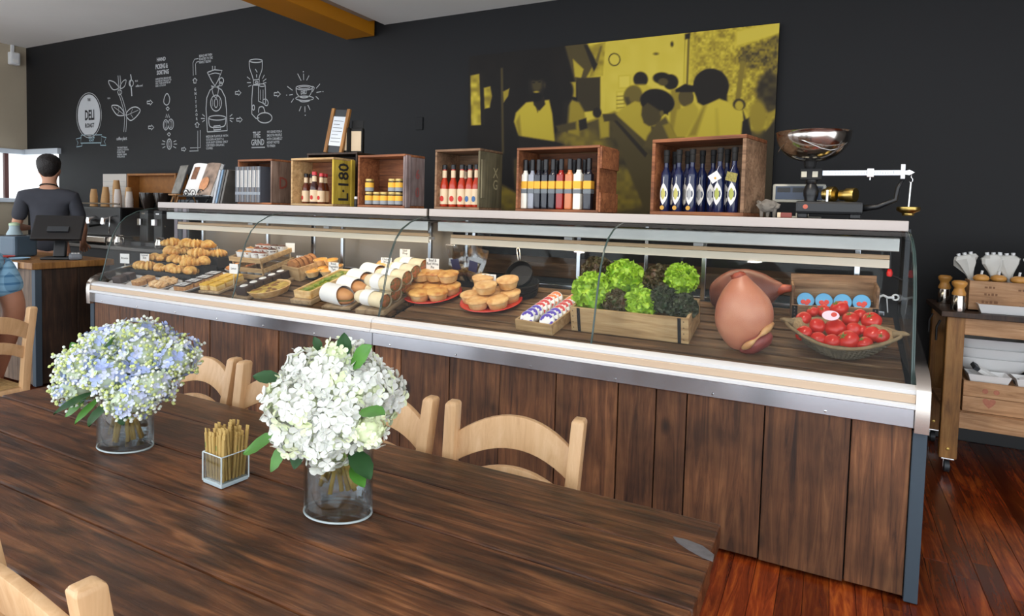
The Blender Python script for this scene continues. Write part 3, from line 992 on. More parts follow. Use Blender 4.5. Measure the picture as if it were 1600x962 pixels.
# latch and red clip inside the right end of the case
IC2 = Vector((-(-2.208 + .30) / 2, -3.1, 0))
h = obj('latch_handle', MB().lathe([(.0, -.02), (.011, -.016), (.013, 0), (.008, .016), (0, .02)], 10), mat('red_plastic', (214, 32, 30), .35), case2, Vector((.25, 3.36, 1.17)) + IC2, smooth=60, label='red latch handle')
obj('rod', MB().tube([(0, 0, .018), (0, 0, .15)], .005, 6), M_black, h)
obj('lever', MB().tube([(0, 0, -.01), (.05, .0, -.03)], .005, 6), M_black, h)
h = obj('cable_hook', MB().tube([(-.045, 0, 0), (-.02, 0, -.004), (0, 0, .006), (.02, 0, -.004), (.045, 0, 0)], .006, 8), M_whiteplastic, case2, Vector((.235, 3.432, 1.05)) + IC2, smooth=179, label='white double eyed cable hook')
for s in (-1, 1):
    obj('eye', MB().tube([(s * .05 + .013 * math.cos(a), 0, .013 * math.sin(a)) for a in [k * PI / 6 for k in range(13)]], .004, 6), M_whiteplastic, h, smooth=179)
    obj('string', MB().tube([(s * .014, 0, 0), (s * .022, .002, -.075)], .0025, 5), M_whiteplastic, h)

# bench along the black wall, seen through the case
t = thing('back_bench', 'low dark service bench with a worn wooden edge against the black wall', 'bench', (-2.3, 4.6, 0))
obj('cabinet', MB().rbox(-2.4, 2.45, -.26, .27, .003, .92, .006), mat('bench_grey', (46, 52, 56), .5), t)
obj('worktop', MB().rbox(-2.42, 2.47, -.30, .28, .922, 1.03, .006), wood('bench_top_wood', (70, 48, 32), (106, 78, 54), (136, 104, 76), 'X'), t)
for i in range(8):
    obj('door', MB().rbox(-2.37 + i * .6, -1.79 + i * .6, -.275, -.262, .08, .88, .004), mat('bench_door_grey', (58, 66, 72), .5), t)


# ================================================================== TABLE AND CHAIRS
def build_table():
    x0, x1 = -2.463, -.183
    ys = [.555, .72, .886, 1.05, 1.225, 1.385]
    t = thing('dining_table', 'long dark wooden plank table with worn, glossy top', 'table', ((x0 + x1) / 2, .97, 0))
    cx, cy = (x0 + x1) / 2, .97
    for a, b in zip(ys[:-1], ys[1:]):
        mb = MB()
        d0, d1 = random.uniform(-.008, .004), random.uniform(-.006, .006)
        mb.rbox(x0 + d0 - cx, x1 + d1 - cx, a + .0018 - cy, b - .0018 - cy, .69, .74 + random.uniform(-.0015, 0), .005)
        obj('plank', mb, M_table, t)
    for ya in (.62, 1.30):
        obj('apron', MB().rbox(x0 + .12 - cx, x1 - .12 - cx, ya - cy, ya + .025 - cy, .58, .689, .004), M_dark, t)
    for xa in (x0 + .12, x1 - .15):
        obj('cross_rail', MB().rbox(xa - cx, xa + .03 - cx, .646 - cy, 1.299 - cy, .60, .689, .004), M_dark, t)
    for xx in (x0 + .16, x1 - .16):
        for yy in (.685, 1.262):
            obj('leg', MB().rbox(xx - .038 - cx, xx + .038 - cx, yy - .036 - cy, yy + .036 - cy, .002, .689, .006), M_dark, t)
    # worn bare patch on the end of the back planks
    p = P(1088, 848, z=.74)
    w = MB()
    V = []
    pts = [(1052, 838), (1072, 842), (1098, 852), (1116, 866), (1114, 876), (1098, 870), (1076, 858), (1058, 846)]
    V = [tuple(P(u, v, z=.7404) - Vector((cx, cy, 0))) for u, v in pts]
    n = len(V)
    w.add(V + [(a, b, .7385) for a, b, c in V], [tuple(range(n))[::-1]] + [(i, (i + 1) % n, n + (i + 1) % n, n + i) for i in range(n)])
    obj('bare_patch', w, mat('bare_grey_wood', (104, 100, 100), .5, var=.35, vscale=60), t)


build_table()


def chair_meshes():
    def post(s):
        mb = MB()
        pts = [(s * .166, .02, .0), (s * .168, .0, .2), (s * .170, .0, .45), (s * .174, .02, .65), (s * .182, .055, .862)]
        rings = []
        V, F = [], []
        hx, hy = .0175, .021
        for i, (x, y, z) in enumerate(pts):
            for a, b in ((-1, -1), (1, -1), (1, 1), (-1, 1)):
                V.append((x + a * hx, y + b * hy, z))
        V += [(pts[-1][0] + a * hx * .72, pts[-1][1] + .002 + b * hy * .7, pts[-1][2] + .007) for a, b in ((-1, -1), (1, -1), (1, 1), (-1, 1))]
        n = len(pts) + 1
        for i in range(n - 1):
            for k in range(4):
                F.append((i * 4 + k, i * 4 + (k + 1) % 4, (i + 1) * 4 + (k + 1) % 4, (i + 1) * 4 + k))
        F += [(3, 2, 1, 0), tuple((n - 1) * 4 + k for k in range(4))]
        return mb.add(V, F)

    def rail(zm0, zm1, ze0, ze1, xw, y0, bow, th):
        mb = MB()
        N = 14
        V, F = [], []
        for i in range(N + 1):
            q = i / N * 2 - 1
            x = q * xw
            k = 1 - q * q
            y = y0 + bow * k
            a = ze0 + (zm0 - ze0) * k
            b = ze1 + (zm1 - ze1) * k
            lean = (b - a) * .22
            V += [(x, y - th, a), (x, y + th, a), (x, y + th + lean, b), (x, y - th + lean, b)]
        for i in range(N):
            for k in range(4):
                F.append((i * 4 + k, i * 4 + (k + 1) % 4, (i + 1) * 4 + (k + 1) % 4, (i + 1) * 4 + k))
        F += [(3, 2, 1, 0), tuple(N * 4 + k for k in range(4))]
        return mb.add(V, F)

    def bev(mb, w=.004):
        me = mb.mesh('chair_part')
        bm = bmesh.new(); bm.from_mesh(me)
        bmesh.ops.recalc_face_normals(bm, faces=bm.faces[:])
        es = [e for e in bm.edges if len(e.link_faces) == 2 and e.calc_face_angle(0) > .6]
        bmesh.ops.bevel(bm, geom=es, offset=w, segments=2, profile=.6, affect='EDGES')
        bm.to_mesh(me); bm.free()
        me.polygons.foreach_set('use_smooth', [True] * len(me.polygons))
        me.set_sharp_from_angle(angle=math.radians(35))
        return me
    CACHE['cpost-1'] = bev(post(-1), .005); CACHE['cpost1'] = bev(post(1), .005)
    CACHE['crail'] = bev(rail(.757, .842, .705, .785, .166, .036, .030, .009))
    CACHE['crail2'] = bev(rail(.655, .712, .605, .668, .160, .012, .026, .009))
    for s in (-1, 1):
        CACHE['cleg%d' % s] = MB().tube([(s * .172, -.36, 0), (s * .172, -.36, .24), (s * .172, -.36, .455)], [.015, .018, .019], 10).mesh('leg', 50)
        CACHE['cstr%d' % s] = MB().tube([(s * .17, -.36, .26), (s * .168, 0, .26)], .010, 8).mesh('stretcher', 50)
    CACHE['cstrf'] = MB().tube([(-.17, -.36, .20), (.17, -.36, .20)], .010, 8).mesh('stretcher', 50)
    CACHE['cstrb'] = MB().tube([(-.168, .0, .30), (.168, .0, .30)], .010, 8).mesh('stretcher', 50)
    CACHE['cseatf'] = MB().rbox(-.188, .188, -.385, -.345, .432, .462, .01).mesh('seat_frame')
    CACHE['cseatb'] = MB().rbox(-.186, .186, -.02, .018, .43, .458, .008).mesh('seat_frame')
    # rush seat: ridged cords running to the middle
    mb = MB()

    def rush(u, v):
        x = (u - .5) * .365; y = -.366 + v * .36
        du, dv = min(u, 1 - u), min(v, 1 - v)
        k = math.sin((du if du < dv else dv) * 150) * .0016
        return (x, y, .460 + k + .006 * math.sin(u * PI) * math.sin(v * PI))
    mb.grid(rush, 64, 64)
    CACHE['crush'] = mb.mesh('rush_seat')


chair_meshes()
M_rush = mat('rush_cord', (176, 142, 92), .8, var=.25, vscale=40)


def chair(loc, rz, label, group='beech chairs at the plank table'):
    t = thing('dining_chair', label, 'chair', loc, (0, 0, rz), group)
    for s in (-1, 1):
        obj('back_post', CACHE['cpost%d' % s], M_chair, t)
        obj('leg', CACHE['cleg%d' % s], M_chair, t)
        obj('stretcher', CACHE['cstr%d' % s], M_chair, t)
    obj('stretcher', CACHE['cstrf'], M_chair, t)
    obj('stretcher', CACHE['cstrb'], M_chair, t)
    obj('seat_frame', CACHE['cseatb'], M_chair, t)
    obj('top_rail', CACHE['crail'], M_chair, t)
    obj('lower_rail', CACHE['crail2'], M_chair, t)
    obj('seat_frame', CACHE['cseatf'], M_chair, t)
    obj('rush_seat', CACHE['crush'], M_rush, t)
    return t


def chair_at(cx, cy, rz, label):
    """cx, cy = middle between the tops of the back posts"""
    r = math.radians(rz)
    chair((cx + .055 * math.sin(r), cy - .055 * math.cos(r), 0), r, label)


chair_at(-.742, 1.483, 7, 'pale beech chair standing clear beside the white hydrangeas at the table')
chair_at(-1.178, 1.452, 2, 'pale beech chair mostly hidden behind the white hydrangea bouquet')
chair_at(-1.588, 1.470, 4, 'pale beech chair between the blue bouquet and the white hydrangea bouquet')
chair_at(-2.015, 1.470, 0, 'pale beech chair half hidden behind the blue hydrangea bouquet')
chair_at(-1.085, .492, 180 - 3, 'pale beech chair across the table from the deli case')


# ================================================================== CRATES AND BOTTLES ON THE CASE TOP
def crate(x0, x1, ztop, d, rz, m_in, m_side, label, yf=3.185, z0=SHELF_Z, th=.014, cleats=None, m_front=None, name='wooden_crate', m_top=None):
    """open-fronted crate; x0..x1 = front face; turned by rz about its front right corner"""
    r = math.radians(rz)
    u0, h = PR((x0, yf, z0 + .1))[0], ztop - z0
    w = x1 - x0
    for _ in range(30):      # widen until the turned left corner lies on the same sight line
        w += (PR((x1 - w * math.cos(r), yf - w * math.sin(r), z0 + .1))[0] - u0) * .002
    t = thing(name, label, 'crate', (x1, yf, z0 + .003), (0, 0, r), 'old wooden crates on the case top')
    mf = m_front or m_in
    e = .0012
    obj('base_board', MB().rbox(-w, 0, 0, d, 0, th, .002), mf, t)
    obj('top_board', MB().rbox(-w, 0, 0, d, h - th, h, .002), m_top or mf, t)
    obj('side_board', MB().rbox(-w, -w + th, e, d - e, th + e, h - th - e, .002), mf, t)
    obj('side_board', MB().rbox(-th, 0, e, d - e, th + e, h - th - e, .002), m_side, t)
    n = 3
    for i in range(n):
        za = th + e + (h - 2 * th - 2 * e) * i / n
        zb = th + e + (h - 2 * th - 2 * e) * (i + 1) / n
        obj('back_slat', MB().rbox(-w + th + e, -th - e, d - .010, d - e, za + .001, zb - .001, .001), m_in, t)
    if cleats:
        for (ya, yb, za, zb) in cleats:
            obj('corner_cleat', MB().rbox(.001, .012, ya, yb, za, zb, .002), m_side, t)
    return t


def X(u, y=3.19):
    return P(u, 320, y=y).x


crates = {}
M_greyred = wood('grey_red_painted_wood', (104, 84, 80), (138, 122, 122), (160, 150, 152), 'Z', 1.0, .75, .3, .1, blotch=.5)
crates[1] = crate(X(372), X(425), 1.74, .19, -3, M_crate_dk, wood('old_brown_side', (82, 62, 52), (116, 94, 82), (140, 120, 108), 'Z', 1.0, .75), 'weathered crate packed with a row of magazines')
crates[2] = crate(X(455), X(521), 1.742, .19, -4, M_crate_dk, M_crate_yel, 'crate with a yellow side painted L 180 holding brown sauce bottles', m_front=M_crate_pale, cleats=[(.155, .19, .002, .325)])
crates[3] = crate(X(559), X(632), 1.752, .20, -4, M_crate_dk, M_greyred, 'crate with a pale grey chipped side holding small jars', cleats=[(.004, .045, .004, .335)])
crates[4] = crate(X(679), X(749), 1.775, .25, -4, M_crate_br, M_crate_olive, 'olive painted crate holding red chilli sauce bottles', m_front=M_crate_br, cleats=[(.01, .05, .07, .30)])
crates[5] = crate(X(806), X(935), 1.775, .245, -5, M_crate_dk, M_crate_dk, 'red brown crate holding a row of dressing bottles with black caps', cleats=[(.002, .24, .24, .355), (.002, .24, .004, .11)])
crates[6] = crate(X(1016), X(1162), 1.808, .30, -13, M_crate_br, M_crate_br, 'large brown crate holding tall dark olive oil bottles', m_front=M_crate_dk, th=.018)

# lettering and marks on crates (paint on the boards)
V, F = text_mesh('L·180', 1, 'CENTER', .9, 1.0, 1, .02)
h = 1.742 - SHELF_Z
mx = Matrix.Translation((.0025, .10, h / 2)) @ Matrix(((0, 0, 1, 0), (0, -1, 0, 0), (1, 0, 0, 0), (0, 0, 0, 1))) @ Matrix.Scale(.135, 4)
mx = Matrix.Translation((.0022, .125, h / 2)) @ Matrix(((0, 0, 1, 0), (0, 1, 0, 0), (1, 0, 0, 0), (0, 0, 0, 1))) @ Matrix.Scale(.13, 4)
# upright string reading upwards on the side that faces +x: text x -> +z, text y -> -y
mx = Matrix.Translation((.0022, .135, h / 2)) @ Matrix(((0, 0, 1, 0), (0, -1, 0, 0), (1, 0, 0, 0), (0, 0, 0, 1))) @ Matrix.Scale(.13, 4)
obj('painted_lettering', MB().add(V, F, mx), M_ink, crates[2])


def side_text(c, s, y, z, size, m, sp=1.0):
    V, F = text_mesh(s, 1, 'CENTER', .9, 1, sp, .015)
    mx = Matrix.Translation((.0026, y, z)) @ Matrix(((0, 0, 1, 0), (1, 0, 0, 0), (0, 1, 0, 0), (0, 0, 0, 1))) @ Matrix.Scale(size, 4)
    obj('painted_lettering', MB().add(V, F, mx), m, c)


side_text(crates[4], 'X\nG', .17, .20, .085, mat('cream_stencil', (176, 166, 130), .8), .85)
side_text(crates[3], '6\n0', .125, .19, .09, mat('red_stencil', (150, 84, 84), .8), 1.3)
side_text(crates[1], 'D', .10, .12, .12, mat('rust_stencil', (128, 60, 48), .8))
V, F = text_mesh('ANVIVA', 1, 'CENTER', 1, 1, 1, .01)
obj('painted_lettering', MB().add(V, F, Matrix.Translation((-.07, .2335, .332)) @ Matrix.Rotation(PI / 2, 4, 'X') @ Matrix.Scale(.032, 4)), M_ink, crates[5])


# ---- bottles
def in_crate(c, u, dy, z=0):
    """point inside crate c at photo column u, dy behind its front"""
    y = 3.185 + dy
    x = P(u, 320, y=y).x
    cw = crates[c]
    # follow the turned crate: deeper toward the left end
    yy = y + math.tan(-cw.rotation_euler.z) * (cw.location.x - x)
    x = P(u, 320, y=yy).x
    return Vector((x, yy, SHELF_Z + .0185 + z))


M_glassdk = mat('dark_bottle_glass', (26, 30, 44), .12, coat=.3)
M_capblk = mat('black_cap', (30, 31, 34), .4)
M_labelcream = mat('cream_label', (226, 204, 172), .7)


def sauce_bottle(p, body, cap, label, group, lab=M_labelcream, mark=(190, 44, 40), h=.20, r=.026, neckband=True, name='sauce_bottle'):
    t = thing(name, label, 'bottle', p, (0, 0, random.uniform(-.3, .3)), group)
    s = h / .2
    obj('body', cached(('sb', h, r), lambda: MB().lathe([(r * .9, 0), (r, .006 * s), (r, .095 * s), (r * .85, .115 * s), (r * .5, .135 * s), (r * .48, .178 * s)], 16), 40), body, t)
    obj('cap', cached(('sbc', h, r), lambda: MB().lathe([(r * .56, .178 * s), (r * .58, .182 * s), (r * .58, .198 * s), (r * .45, .2 * s)], 16), 40), cap, t)
    lb = obj('label', cached(('sbl', h, r), lambda: MB().lathe([(r * 1.01, .012 * s), (r * 1.03, .012 * s), (r * 1.03, .085 * s), (r * 1.01, .085 * s)], 16), 40), lab, t)
    if neckband:
        obj('neck_label', cached(('sbn', h, r), lambda: MB().lathe([(r * .51, .138 * s), (r * .53, .138 * s), (r * .53, .172 * s), (r * .51, .172 * s)], 16), 40), lab, t)
    obj('label_emblem', cached(('sbe', h, r), lambda: MB().prism([(.011 * math.cos(a) * s, .014 * math.sin(a) * s) for a in [k * PI / 5 for k in range(10)]], 0, .0012, Matrix.Translation((0, -r * 1.02, .038 * s)) @ Matrix.Rotation(PI / 2, 4, 'X'))), mat('emblem%d%d%d' % mark, mark, .7), lb)
    return t


cap_red = mat('red_cap', (206, 62, 70), .4)
brown = mat('brown_sauce', (92, 40, 24), .15, coat=.4)
redsauce = mat('red_sauce', (176, 52, 26), .15, coat=.4)
for u, dy, dark in ((478, .09, 0), (486, .13, 0), (491, .06, 1), (502, .08, 0), (508, .13, 0)):
    if dark:
        sauce_bottle(in_crate(2, u, dy), mat('dark_brown_sauce', (52, 20, 22), .15, coat=.4), cap_red, 'dark sauce bottle with a red cap in the yellow sided crate', None, h=.225, r=.030)
    else:
        sauce_bottle(in_crate(2, u, dy), brown, cap_red if u > 500 else M_capblk, ('brown sauce bottle with cream labels and red cap in the yellow sided crate' if u > 500 else 'brown sauce bottle with cream labels and black cap in the yellow sided crate'), 'brown sauce bottles in the yellow sided crate', h=.215, r=.028)
for i, u in enumerate((694, 707.5, 721, 733.5, 744)):
    sauce_bottle(in_crate(4, u, .06), redsauce, M_capblk, 'red chilli sauce bottle with cream label in the olive crate', 'chilli sauce bottles in the olive crate', h=.26, r=.0275, mark=(196, 52, 44) if i < 3 else (70, 110, 160))
for i, u in enumerate((700, 727)):
    sauce_bottle(in_crate(4, u, .15), redsauce, M_capblk, 'red chilli sauce bottle with cream label in the olive crate', 'chilli sauce bottles in the olive crate', h=.26, r=.0275)


def jar(p, label, group):
    t = thing('jam_jar', label, 'jar', p, (0, 0, random.uniform(-.2, .2)), group)
    obj('body', cached('jarb', lambda: MB().lathe([(.026, 0), (.029, .005), (.029, .058), (.025, .066), (.024, .07)], 16), 40), mat('dark_preserve', (52, 50, 52), .2), t)
    obj('lid', cached('jarl', lambda: MB().lathe([(.027, .07), (.028, .072), (.028, .084), (.026, .086)], 16), 40), mat('gold_lid', (206, 182, 116), .35, .6) if random.random() < .65 else M_capblk, t)
    obj('label', cached('jarlab', lambda: MB().lathe([(.0292, .030), (.0298, .030), (.0298, .062), (.0292, .062)], 16), 40), mat('amber_label', (232, 178, 62), .7), t)
    obj('lower_label', cached('jarlab2', lambda: MB().lathe([(.0292, .006), (.0296, .006), (.0296, .029), (.0292, .029)], 16), 40), mat('grey_label', (140, 148, 156), .7), t)


for u in (577, 589.5, 600.5, 613):
    jar(in_crate(3, u, .05), 'small preserve jar with an amber label on the floor of the grey sided crate', 'preserve jars, lower row')
jar(in_crate(3, 624, .06), 'small preserve jar with an amber label on the floor of the grey sided crate', 'preserve jars, lower row')
for u in (577, 613, 624):
    jar(in_crate(3, u, .055, .0865), 'small preserve jar with an amber label stacked on another jar', 'preserve jars, stacked on top')


def dressing(p, fill, label, group, w=.021, h=.285):
    t = thing('dressing_bottle', label, 'bottle', p, (0, 0, math.radians(-5)), group)
    k = w
    obj('body', cached(('drb', w), lambda: MB().rbox(-k, k, -k, k, 0, .20, .007).lathe([(k * .9, .198), (k * .6, .212), (k * .55, .225)], 14), 40), fill, t)
    obj('cap', cached(('drc', w), lambda: MB().lathe([(.0125, .222), (.0145, .224), (.0145, .283), (.012, .285)], 14), 40), M_capblk, t)
    obj('amber_band', MB().rbox(-k - .001, k + .001, -k - .001, k + .001, .115, .16, .004), mat('amber_label', (232, 178, 62), .7), t)
    obj('grey_band', MB().rbox(-k - .001, k + .001, -k - .001, k + .001, .088, .1145, .004), mat('slate_label', (112, 120, 128), .7), t)


fills = {'w': (mat('white_dressing', (234, 232, 222), .3), 'cream white'), 'k': (mat('dark_dressing', (34, 36, 48), .12, coat=.4), 'dark'), 'r': (mat('red_dressing', (150, 34, 26), .15, coat=.4), 'red'), 'o': (mat('orange_dressing', (196, 116, 70), .2, coat=.3), 'orange'), 's': (mat('silver_dressing', (150, 156, 170), .2, coat=.3), 'pale grey')}
for u, c, w in ((820, 'w', .021), (830.8, 's', .019), (840.5, 'k', .019), (851.5, 'k', .019), (863, 'k', .020), (875.5, 'r', .021), (889, 'o', .021), (903, 'w', .023), (919, 'k', .023)):
    dressing(in_crate(5, u, .06), fills[c][0], '%s dressing bottle with amber band and black cap in the red brown crate' % fills[c][1], 'dressing bottles in the red brown crate', w)
for u in (826, 846, 868, 896, 912):
    dressing(in_crate(5, u, .13), fills['k'][0], 'dark dressing bottle standing behind the front row in the red brown crate', 'dressing bottles, back row', .020)

M_oil = mat('navy_bottle_glass', (16, 26, 66), .12, coat=.4)


def leaf_poly(w, h, n=10):
    return [(w * math.sin(PI * k / n) ** .9, -h + 2 * h * k / n) for k in range(n + 1)] + [(-w * math.sin(PI * k / n) ** .9, h - 2 * h * k / n) for k in range(1, n)]


def oil(p, label, group, front=True, tint=(170, 176, 90), tagkind=None, seal=False):
    t = thing('olive_oil_bottle', label, 'bottle', p, (0, 0, math.radians(-13)), group)
    r = .027
    obj('body', cached('oilb', lambda: MB().lathe([(r * .92, 0), (r, .006), (r, .190), (r * .93, .205), (r * .5, .228), (r * .45, .24), (r * .45, .262)], 18), 40), M_oil, t)
    obj('cap', cached('oilc', lambda: MB().lathe([(.0135, .258), (.0145, .26), (.0145, .296), (.0135, .299), (.016, .30), (.016, .325), (.014, .327)], 16), 40), M_blackmatte, t)
    if front:
        def wrap(poly, z, off):
            return [(off * math.sin(x / r), -off * math.cos(x / r), z + y) for x, y in poly]

        def lab(w, h, off, z):
            a = leaf_poly(w, h)
            V = wrap(a, z, off) + wrap(a, z, off - .0009)
            n = len(a)
            return MB().add(V + [(0, -off - .0002, z)], [(i, (i + 1) % n, 2 * n) for i in range(n)] + [(i, n + i, n + (i + 1) % n, (i + 1) % n) for i in range(n)])
        lb = obj('leaf_label', cached('oill', lambda: lab(.0235, .058, r + .0012, .095)), M_paper, t)
        obj('leaf_emblem', cached('oile', lambda: lab(.0115, .032, r + .0022, .095)), mat('emblem_%d%d%d' % tint, tint, .7), lb)
        obj('label_stem', cached('oils', lambda: MB().tube([(0, -r - .0006, .15), (.002, -r - .0006, .185)], .0016, 5)), M_paper, lb)
    if seal:
        obj('gold_seal', cached('oilg', lambda: MB().lathe([(.012, 0), (.012, .0012), (0, .0014)], 14, Matrix.Translation((-.004, -r, .022)) @ Matrix.Rotation(PI / 2, 4, 'X'))), mat('gold_seal', (208, 158, 62), .5), t)
    if tagkind:
        tg = obj('swing_tag', MB().rbox(-.027, .027, -.0008, .0008, -.022, .022, .0004), M_paper if tagkind == 'white' else mat('leafy_card', (150, 140, 72), .6, var=.6, vscale=120), t, (-.012 if tagkind == 'white' else 0, -r - .006, .178), (.15, math.radians(-32 if tagkind == 'white' else 14), 0))
        obj('tag_string', MB().tube([(0, -.014, .235), (-.006, -r - .004, .20)], .0009, 5), M_paper, t)
        if tagkind == 'white':
            obj('tag_emblem', MB().lathe([(.006, 0), (.0055, .0008), (0, .001)], 12, Matrix.Translation((0, -.001, -.006)) @ Matrix.Rotation(PI / 2, 4, 'X')), mat('gold_seal', (208, 158, 62), .5), tg)


sil = (170, 172, 176)
gold = (196, 190, 110)
lab1 = 'navy olive oil bottle with a leaf shaped label and gold seal in the large crate'
g1 = 'olive oil bottles in the large crate, front row'
oil(in_crate(6, 1039, .05), lab1, g1, tint=gold, seal=True)
oil(in_crate(6, 1058.5, .05), lab1, g1, tint=gold, seal=True)
oil(in_crate(6, 1079.5, .05), 'navy olive oil bottle with a silver leaf emblem in the large crate', g1, tint=sil, seal=True)
oil(in_crate(6, 1122.5, .045), 'navy olive oil bottle wearing a white swing tag', g1, tagkind='white')
oil(in_crate(6, 1145, .045), 'navy olive oil bottle wearing a leaf patterned swing tag', g1, tagkind='leaf')
for u in (1052, 1072, 1095, 1112, 1134):
    oil(in_crate(6, u, .14), 'navy olive oil bottle in the back row of the large crate', 'olive oil bottles in the large crate, back row', tint=sil)

# ---- magazines in the first crate
mags = [mat('magazine_spine_%d' % k, c, .5) for k, c in enumerate(((96, 100, 108), (128, 132, 140), (78, 82, 92), (112, 104, 100)))]
for i in range(19):
    u = 373.5 + i * 2.05
    p = in_crate(1, u, .018)
    m = MB().rbox(-.0058, .0058, 0, .16, 0, .262, .001)
    o = thing('magazine', 'grey spined magazine standing in a tight row in the weathered crate', 'magazine', (p.x + .006, p.y - .034, p.z - .001), (0, 0, math.radians(-3)), 'magazines in the weathered crate')
    obj('cover', m, mags[i % 4], o)
    obj('spine_title', MB().box(-.0035, .0035, -.0006, .0, .11, .235), M_paper if i % 3 else mat('grey_label', (140, 148, 156), .7), o)
    obj('spine_band', MB().box(-.0058, .0058, -.0005, .0, .055, .075), mat('magazine_band', (150, 160, 172), .5), o)

# ---- easel with books, at the left end
p = P(315, 312, y=3.24)
t = thing('book_easel', 'black scrolled metal book easel standing on the case top', 'easel', (P(312, 312, y=3.24).x, 3.24, SHELF_Z + .003))
for s in (-1, 1):
    obj('leg', MB().tube([(s * .11, -.03, 0), (s * .11, .01, .05), (s * .11, .10, .24), (s * .11, .16, .004)], .004, 6), M_black, t, smooth=179)
obj('ledge', MB().rbox(-.19, .19, -.055, .012, .048, .054, .002), M_black, t)
for s in (-1, 1):
    for q in (-.09, .0, .09):
        if s > 0 and q == 0:
            continue
        sc = [(q + s * (.045 - .045 * k / 22 * 1.0) * math.cos(k * .42) * .9, -.056, .075 + (.035 - .03 * k / 22) * math.sin(k * .42)) for k in range(22)]
        obj('scroll', MB().tube(sc, .0028, 5), M_black, t, smooth=179)
ex = t.location.x


def open_book(loc):
    t = thing('open_cookbook', 'open cookbook with food photos propped on the black easel', 'book', loc, (math.radians(-20), 0, math.radians(-6)))
    pg = MB()

    def page(s, z0):
        def fn(u, v):
            x = s * u * .19
            return (x, -.018 * math.sin(u * PI) - .004, z0 + v * .27)
        return fn
    obj('left_page', MB().grid(page(-1, 0), 10, 2), M_paper, t, smooth=179)
    rp = obj('right_page', MB().grid(page(1, 0), 10, 2), mat('food_photo_page', (150, 128, 112), .4, var=.75, vscale=16), t, smooth=179)
    obj('food_picture', MB().blob(2, lambda c: (.09 + c.x * .06, -.024 + c.y * .002, .09 + c.z * .06)), mat('roast_photo', (206, 142, 96), .5, var=.3, vscale=30), rp)
    obj('page_block', MB().rbox(-.19, -.002, .002, .020, 0, .27, .003), M_paper, t)
    obj('page_block', MB().rbox(.002, .19, .002, .024, 0, .27, .003), M_paper, t)
    obj('small_picture', MB().box(-.125, -.055, -.0235, -.020, .13, .235), mat('warm_photo', (128, 82, 52), .5, var=.5, vscale=40), t)
    obj('cover', MB().rbox(-.195, .195, .0245, .0285, -.002, .275, .001), mat('book_cover', (92, 96, 104), .4), t)


open_book((ex + .01, 3.205, SHELF_Z + .06))
for i, (dx, w, c) in enumerate(((.20, .020, (186, 190, 196)), (.235, .016, (120, 150, 180)), (.262, .018, (70, 66, 64)), (.29, .020, (96, 92, 88)))):
    b = thing('cookbook', ('pale', 'blue', 'dark', 'grey')[i] + ' covered cookbook leaning beside the open book on the case top', 'book', (ex + dx, 3.20, SHELF_Z + .004), (0, math.radians(17), 0), 'leaning cookbooks on the case top')
    obj('cover', MB().rbox(0, w, 0, .20, .0, .27, .002), mat('cookbook_cover_%d' % i, c, .4, var=.3, vscale=14), b)
    obj('pages', MB().box(.002, w - .002, .003, .203, .004, .266), M_paper, b)
# standing board sign at the far left
t = thing('wooden_easel', 'small wooden easel holding a framed card beside the open cookbook', 'easel', (P(278, 312, y=3.25).x, 3.25, SHELF_Z + .003), (0, 0, math.radians(-14)))
for s in (-1, 1):
    obj('leg', MB().tube([(s * .055, -.03, 0), (s * .03, .05, .26)], .007, 4), M_trolley, t)
obj('rear_leg', MB().tube([(0, .05, .24), (0, .14, 0)], .006, 4), M_trolley, t)
obj('ledge', MB().rbox(-.08, .08, -.045, -.005, .055, .068, .003), M_trolley, t)
f = obj('framed_card', MB().rbox(-.075, .075, -.012, .0, 0, .24, .003), mat('card_print', (120, 118, 112), .5, var=.5, vscale=18), t, (0, -.012, .07), (math.radians(-17), 0, 0))
obj('card_border', MB().rbox(-.08, .08, -.006, .004, -.004, .246, .003), M_black, f)

# ---- dark crate behind with menu frame and coffee bags
xa, xb = X(478, 3.42), X(556, 3.42)
t = crate(xa, xb, 1.80, .2, 0, M_dark, M_dark, 'dark stained crate standing behind the yellow sided crate', yf=3.425)
xf = X(518, 3.46)
f = thing('menu_frame', 'menu sheet clamped between two wooden bars on the dark crate', 'menu', (xf, 3.47, 1.804), (math.radians(-9), math.radians(5), 0))
for s in (-1, 1):
    obj('frame_bar', MB().rbox(s * .075 - .014, s * .075 + .014, -.01, .01, 0, .335, .003), M_trolley, f)
obj('sheet', MB().rbox(-.058, .058, -.004, .0, .055, .275, .001), mat('menu_paper', (214, 222, 230), .7), f)
obj('backing', MB().rbox(-.06, .06, .001, .006, .004, .33, .002), M_darkgrey, f)
for k in range(7):
    obj('print_line', MB().box(-.045, .045 - .03 * (k % 3 == 1), -.0052, -.0042, .24 - k * .026, .243 - k * .026), M_ink, f)
for i, (u, ww) in enumerate(((539, .035), (550, .048))):
    c = thing('coffee_bag', 'black coffee bag with a cream label standing on the dark crate behind the menu', 'bag', (X(u, 3.52), 3.52 + .05 * i, 1.804), (0, 0, .3 * i), 'coffee bags behind the menu')
    obj('pouch', MB().rbox(-ww, ww, -.022, .022, 0, .19, .012).rbox(-ww * .95, ww * .95, -.004, .004, .18, .245, .002), M_blackmatte, c)
    obj('label', MB().rbox(-ww * .8, ww * .8, -.0245, -.0225, .02, .165, .001), mat('cream_label', (226, 204, 172), .7), c)

# ---- small black bottle between crates
t = thing('spice_bottle', 'tiny black bottle with a white cap between two crates on the case top', 'bottle', (X(556.5, 3.27), 3.27, SHELF_Z + .003))
obj('body', MB().lathe([(.013, 0), (.014, .003), (.014, .045), (.010, .052)], 12), M_black, t, smooth=40)
obj('cap', MB().lathe([(.012, .052), (.013, .053), (.013, .068), (.011, .07)], 12), M_whiteplastic, t, smooth=40)


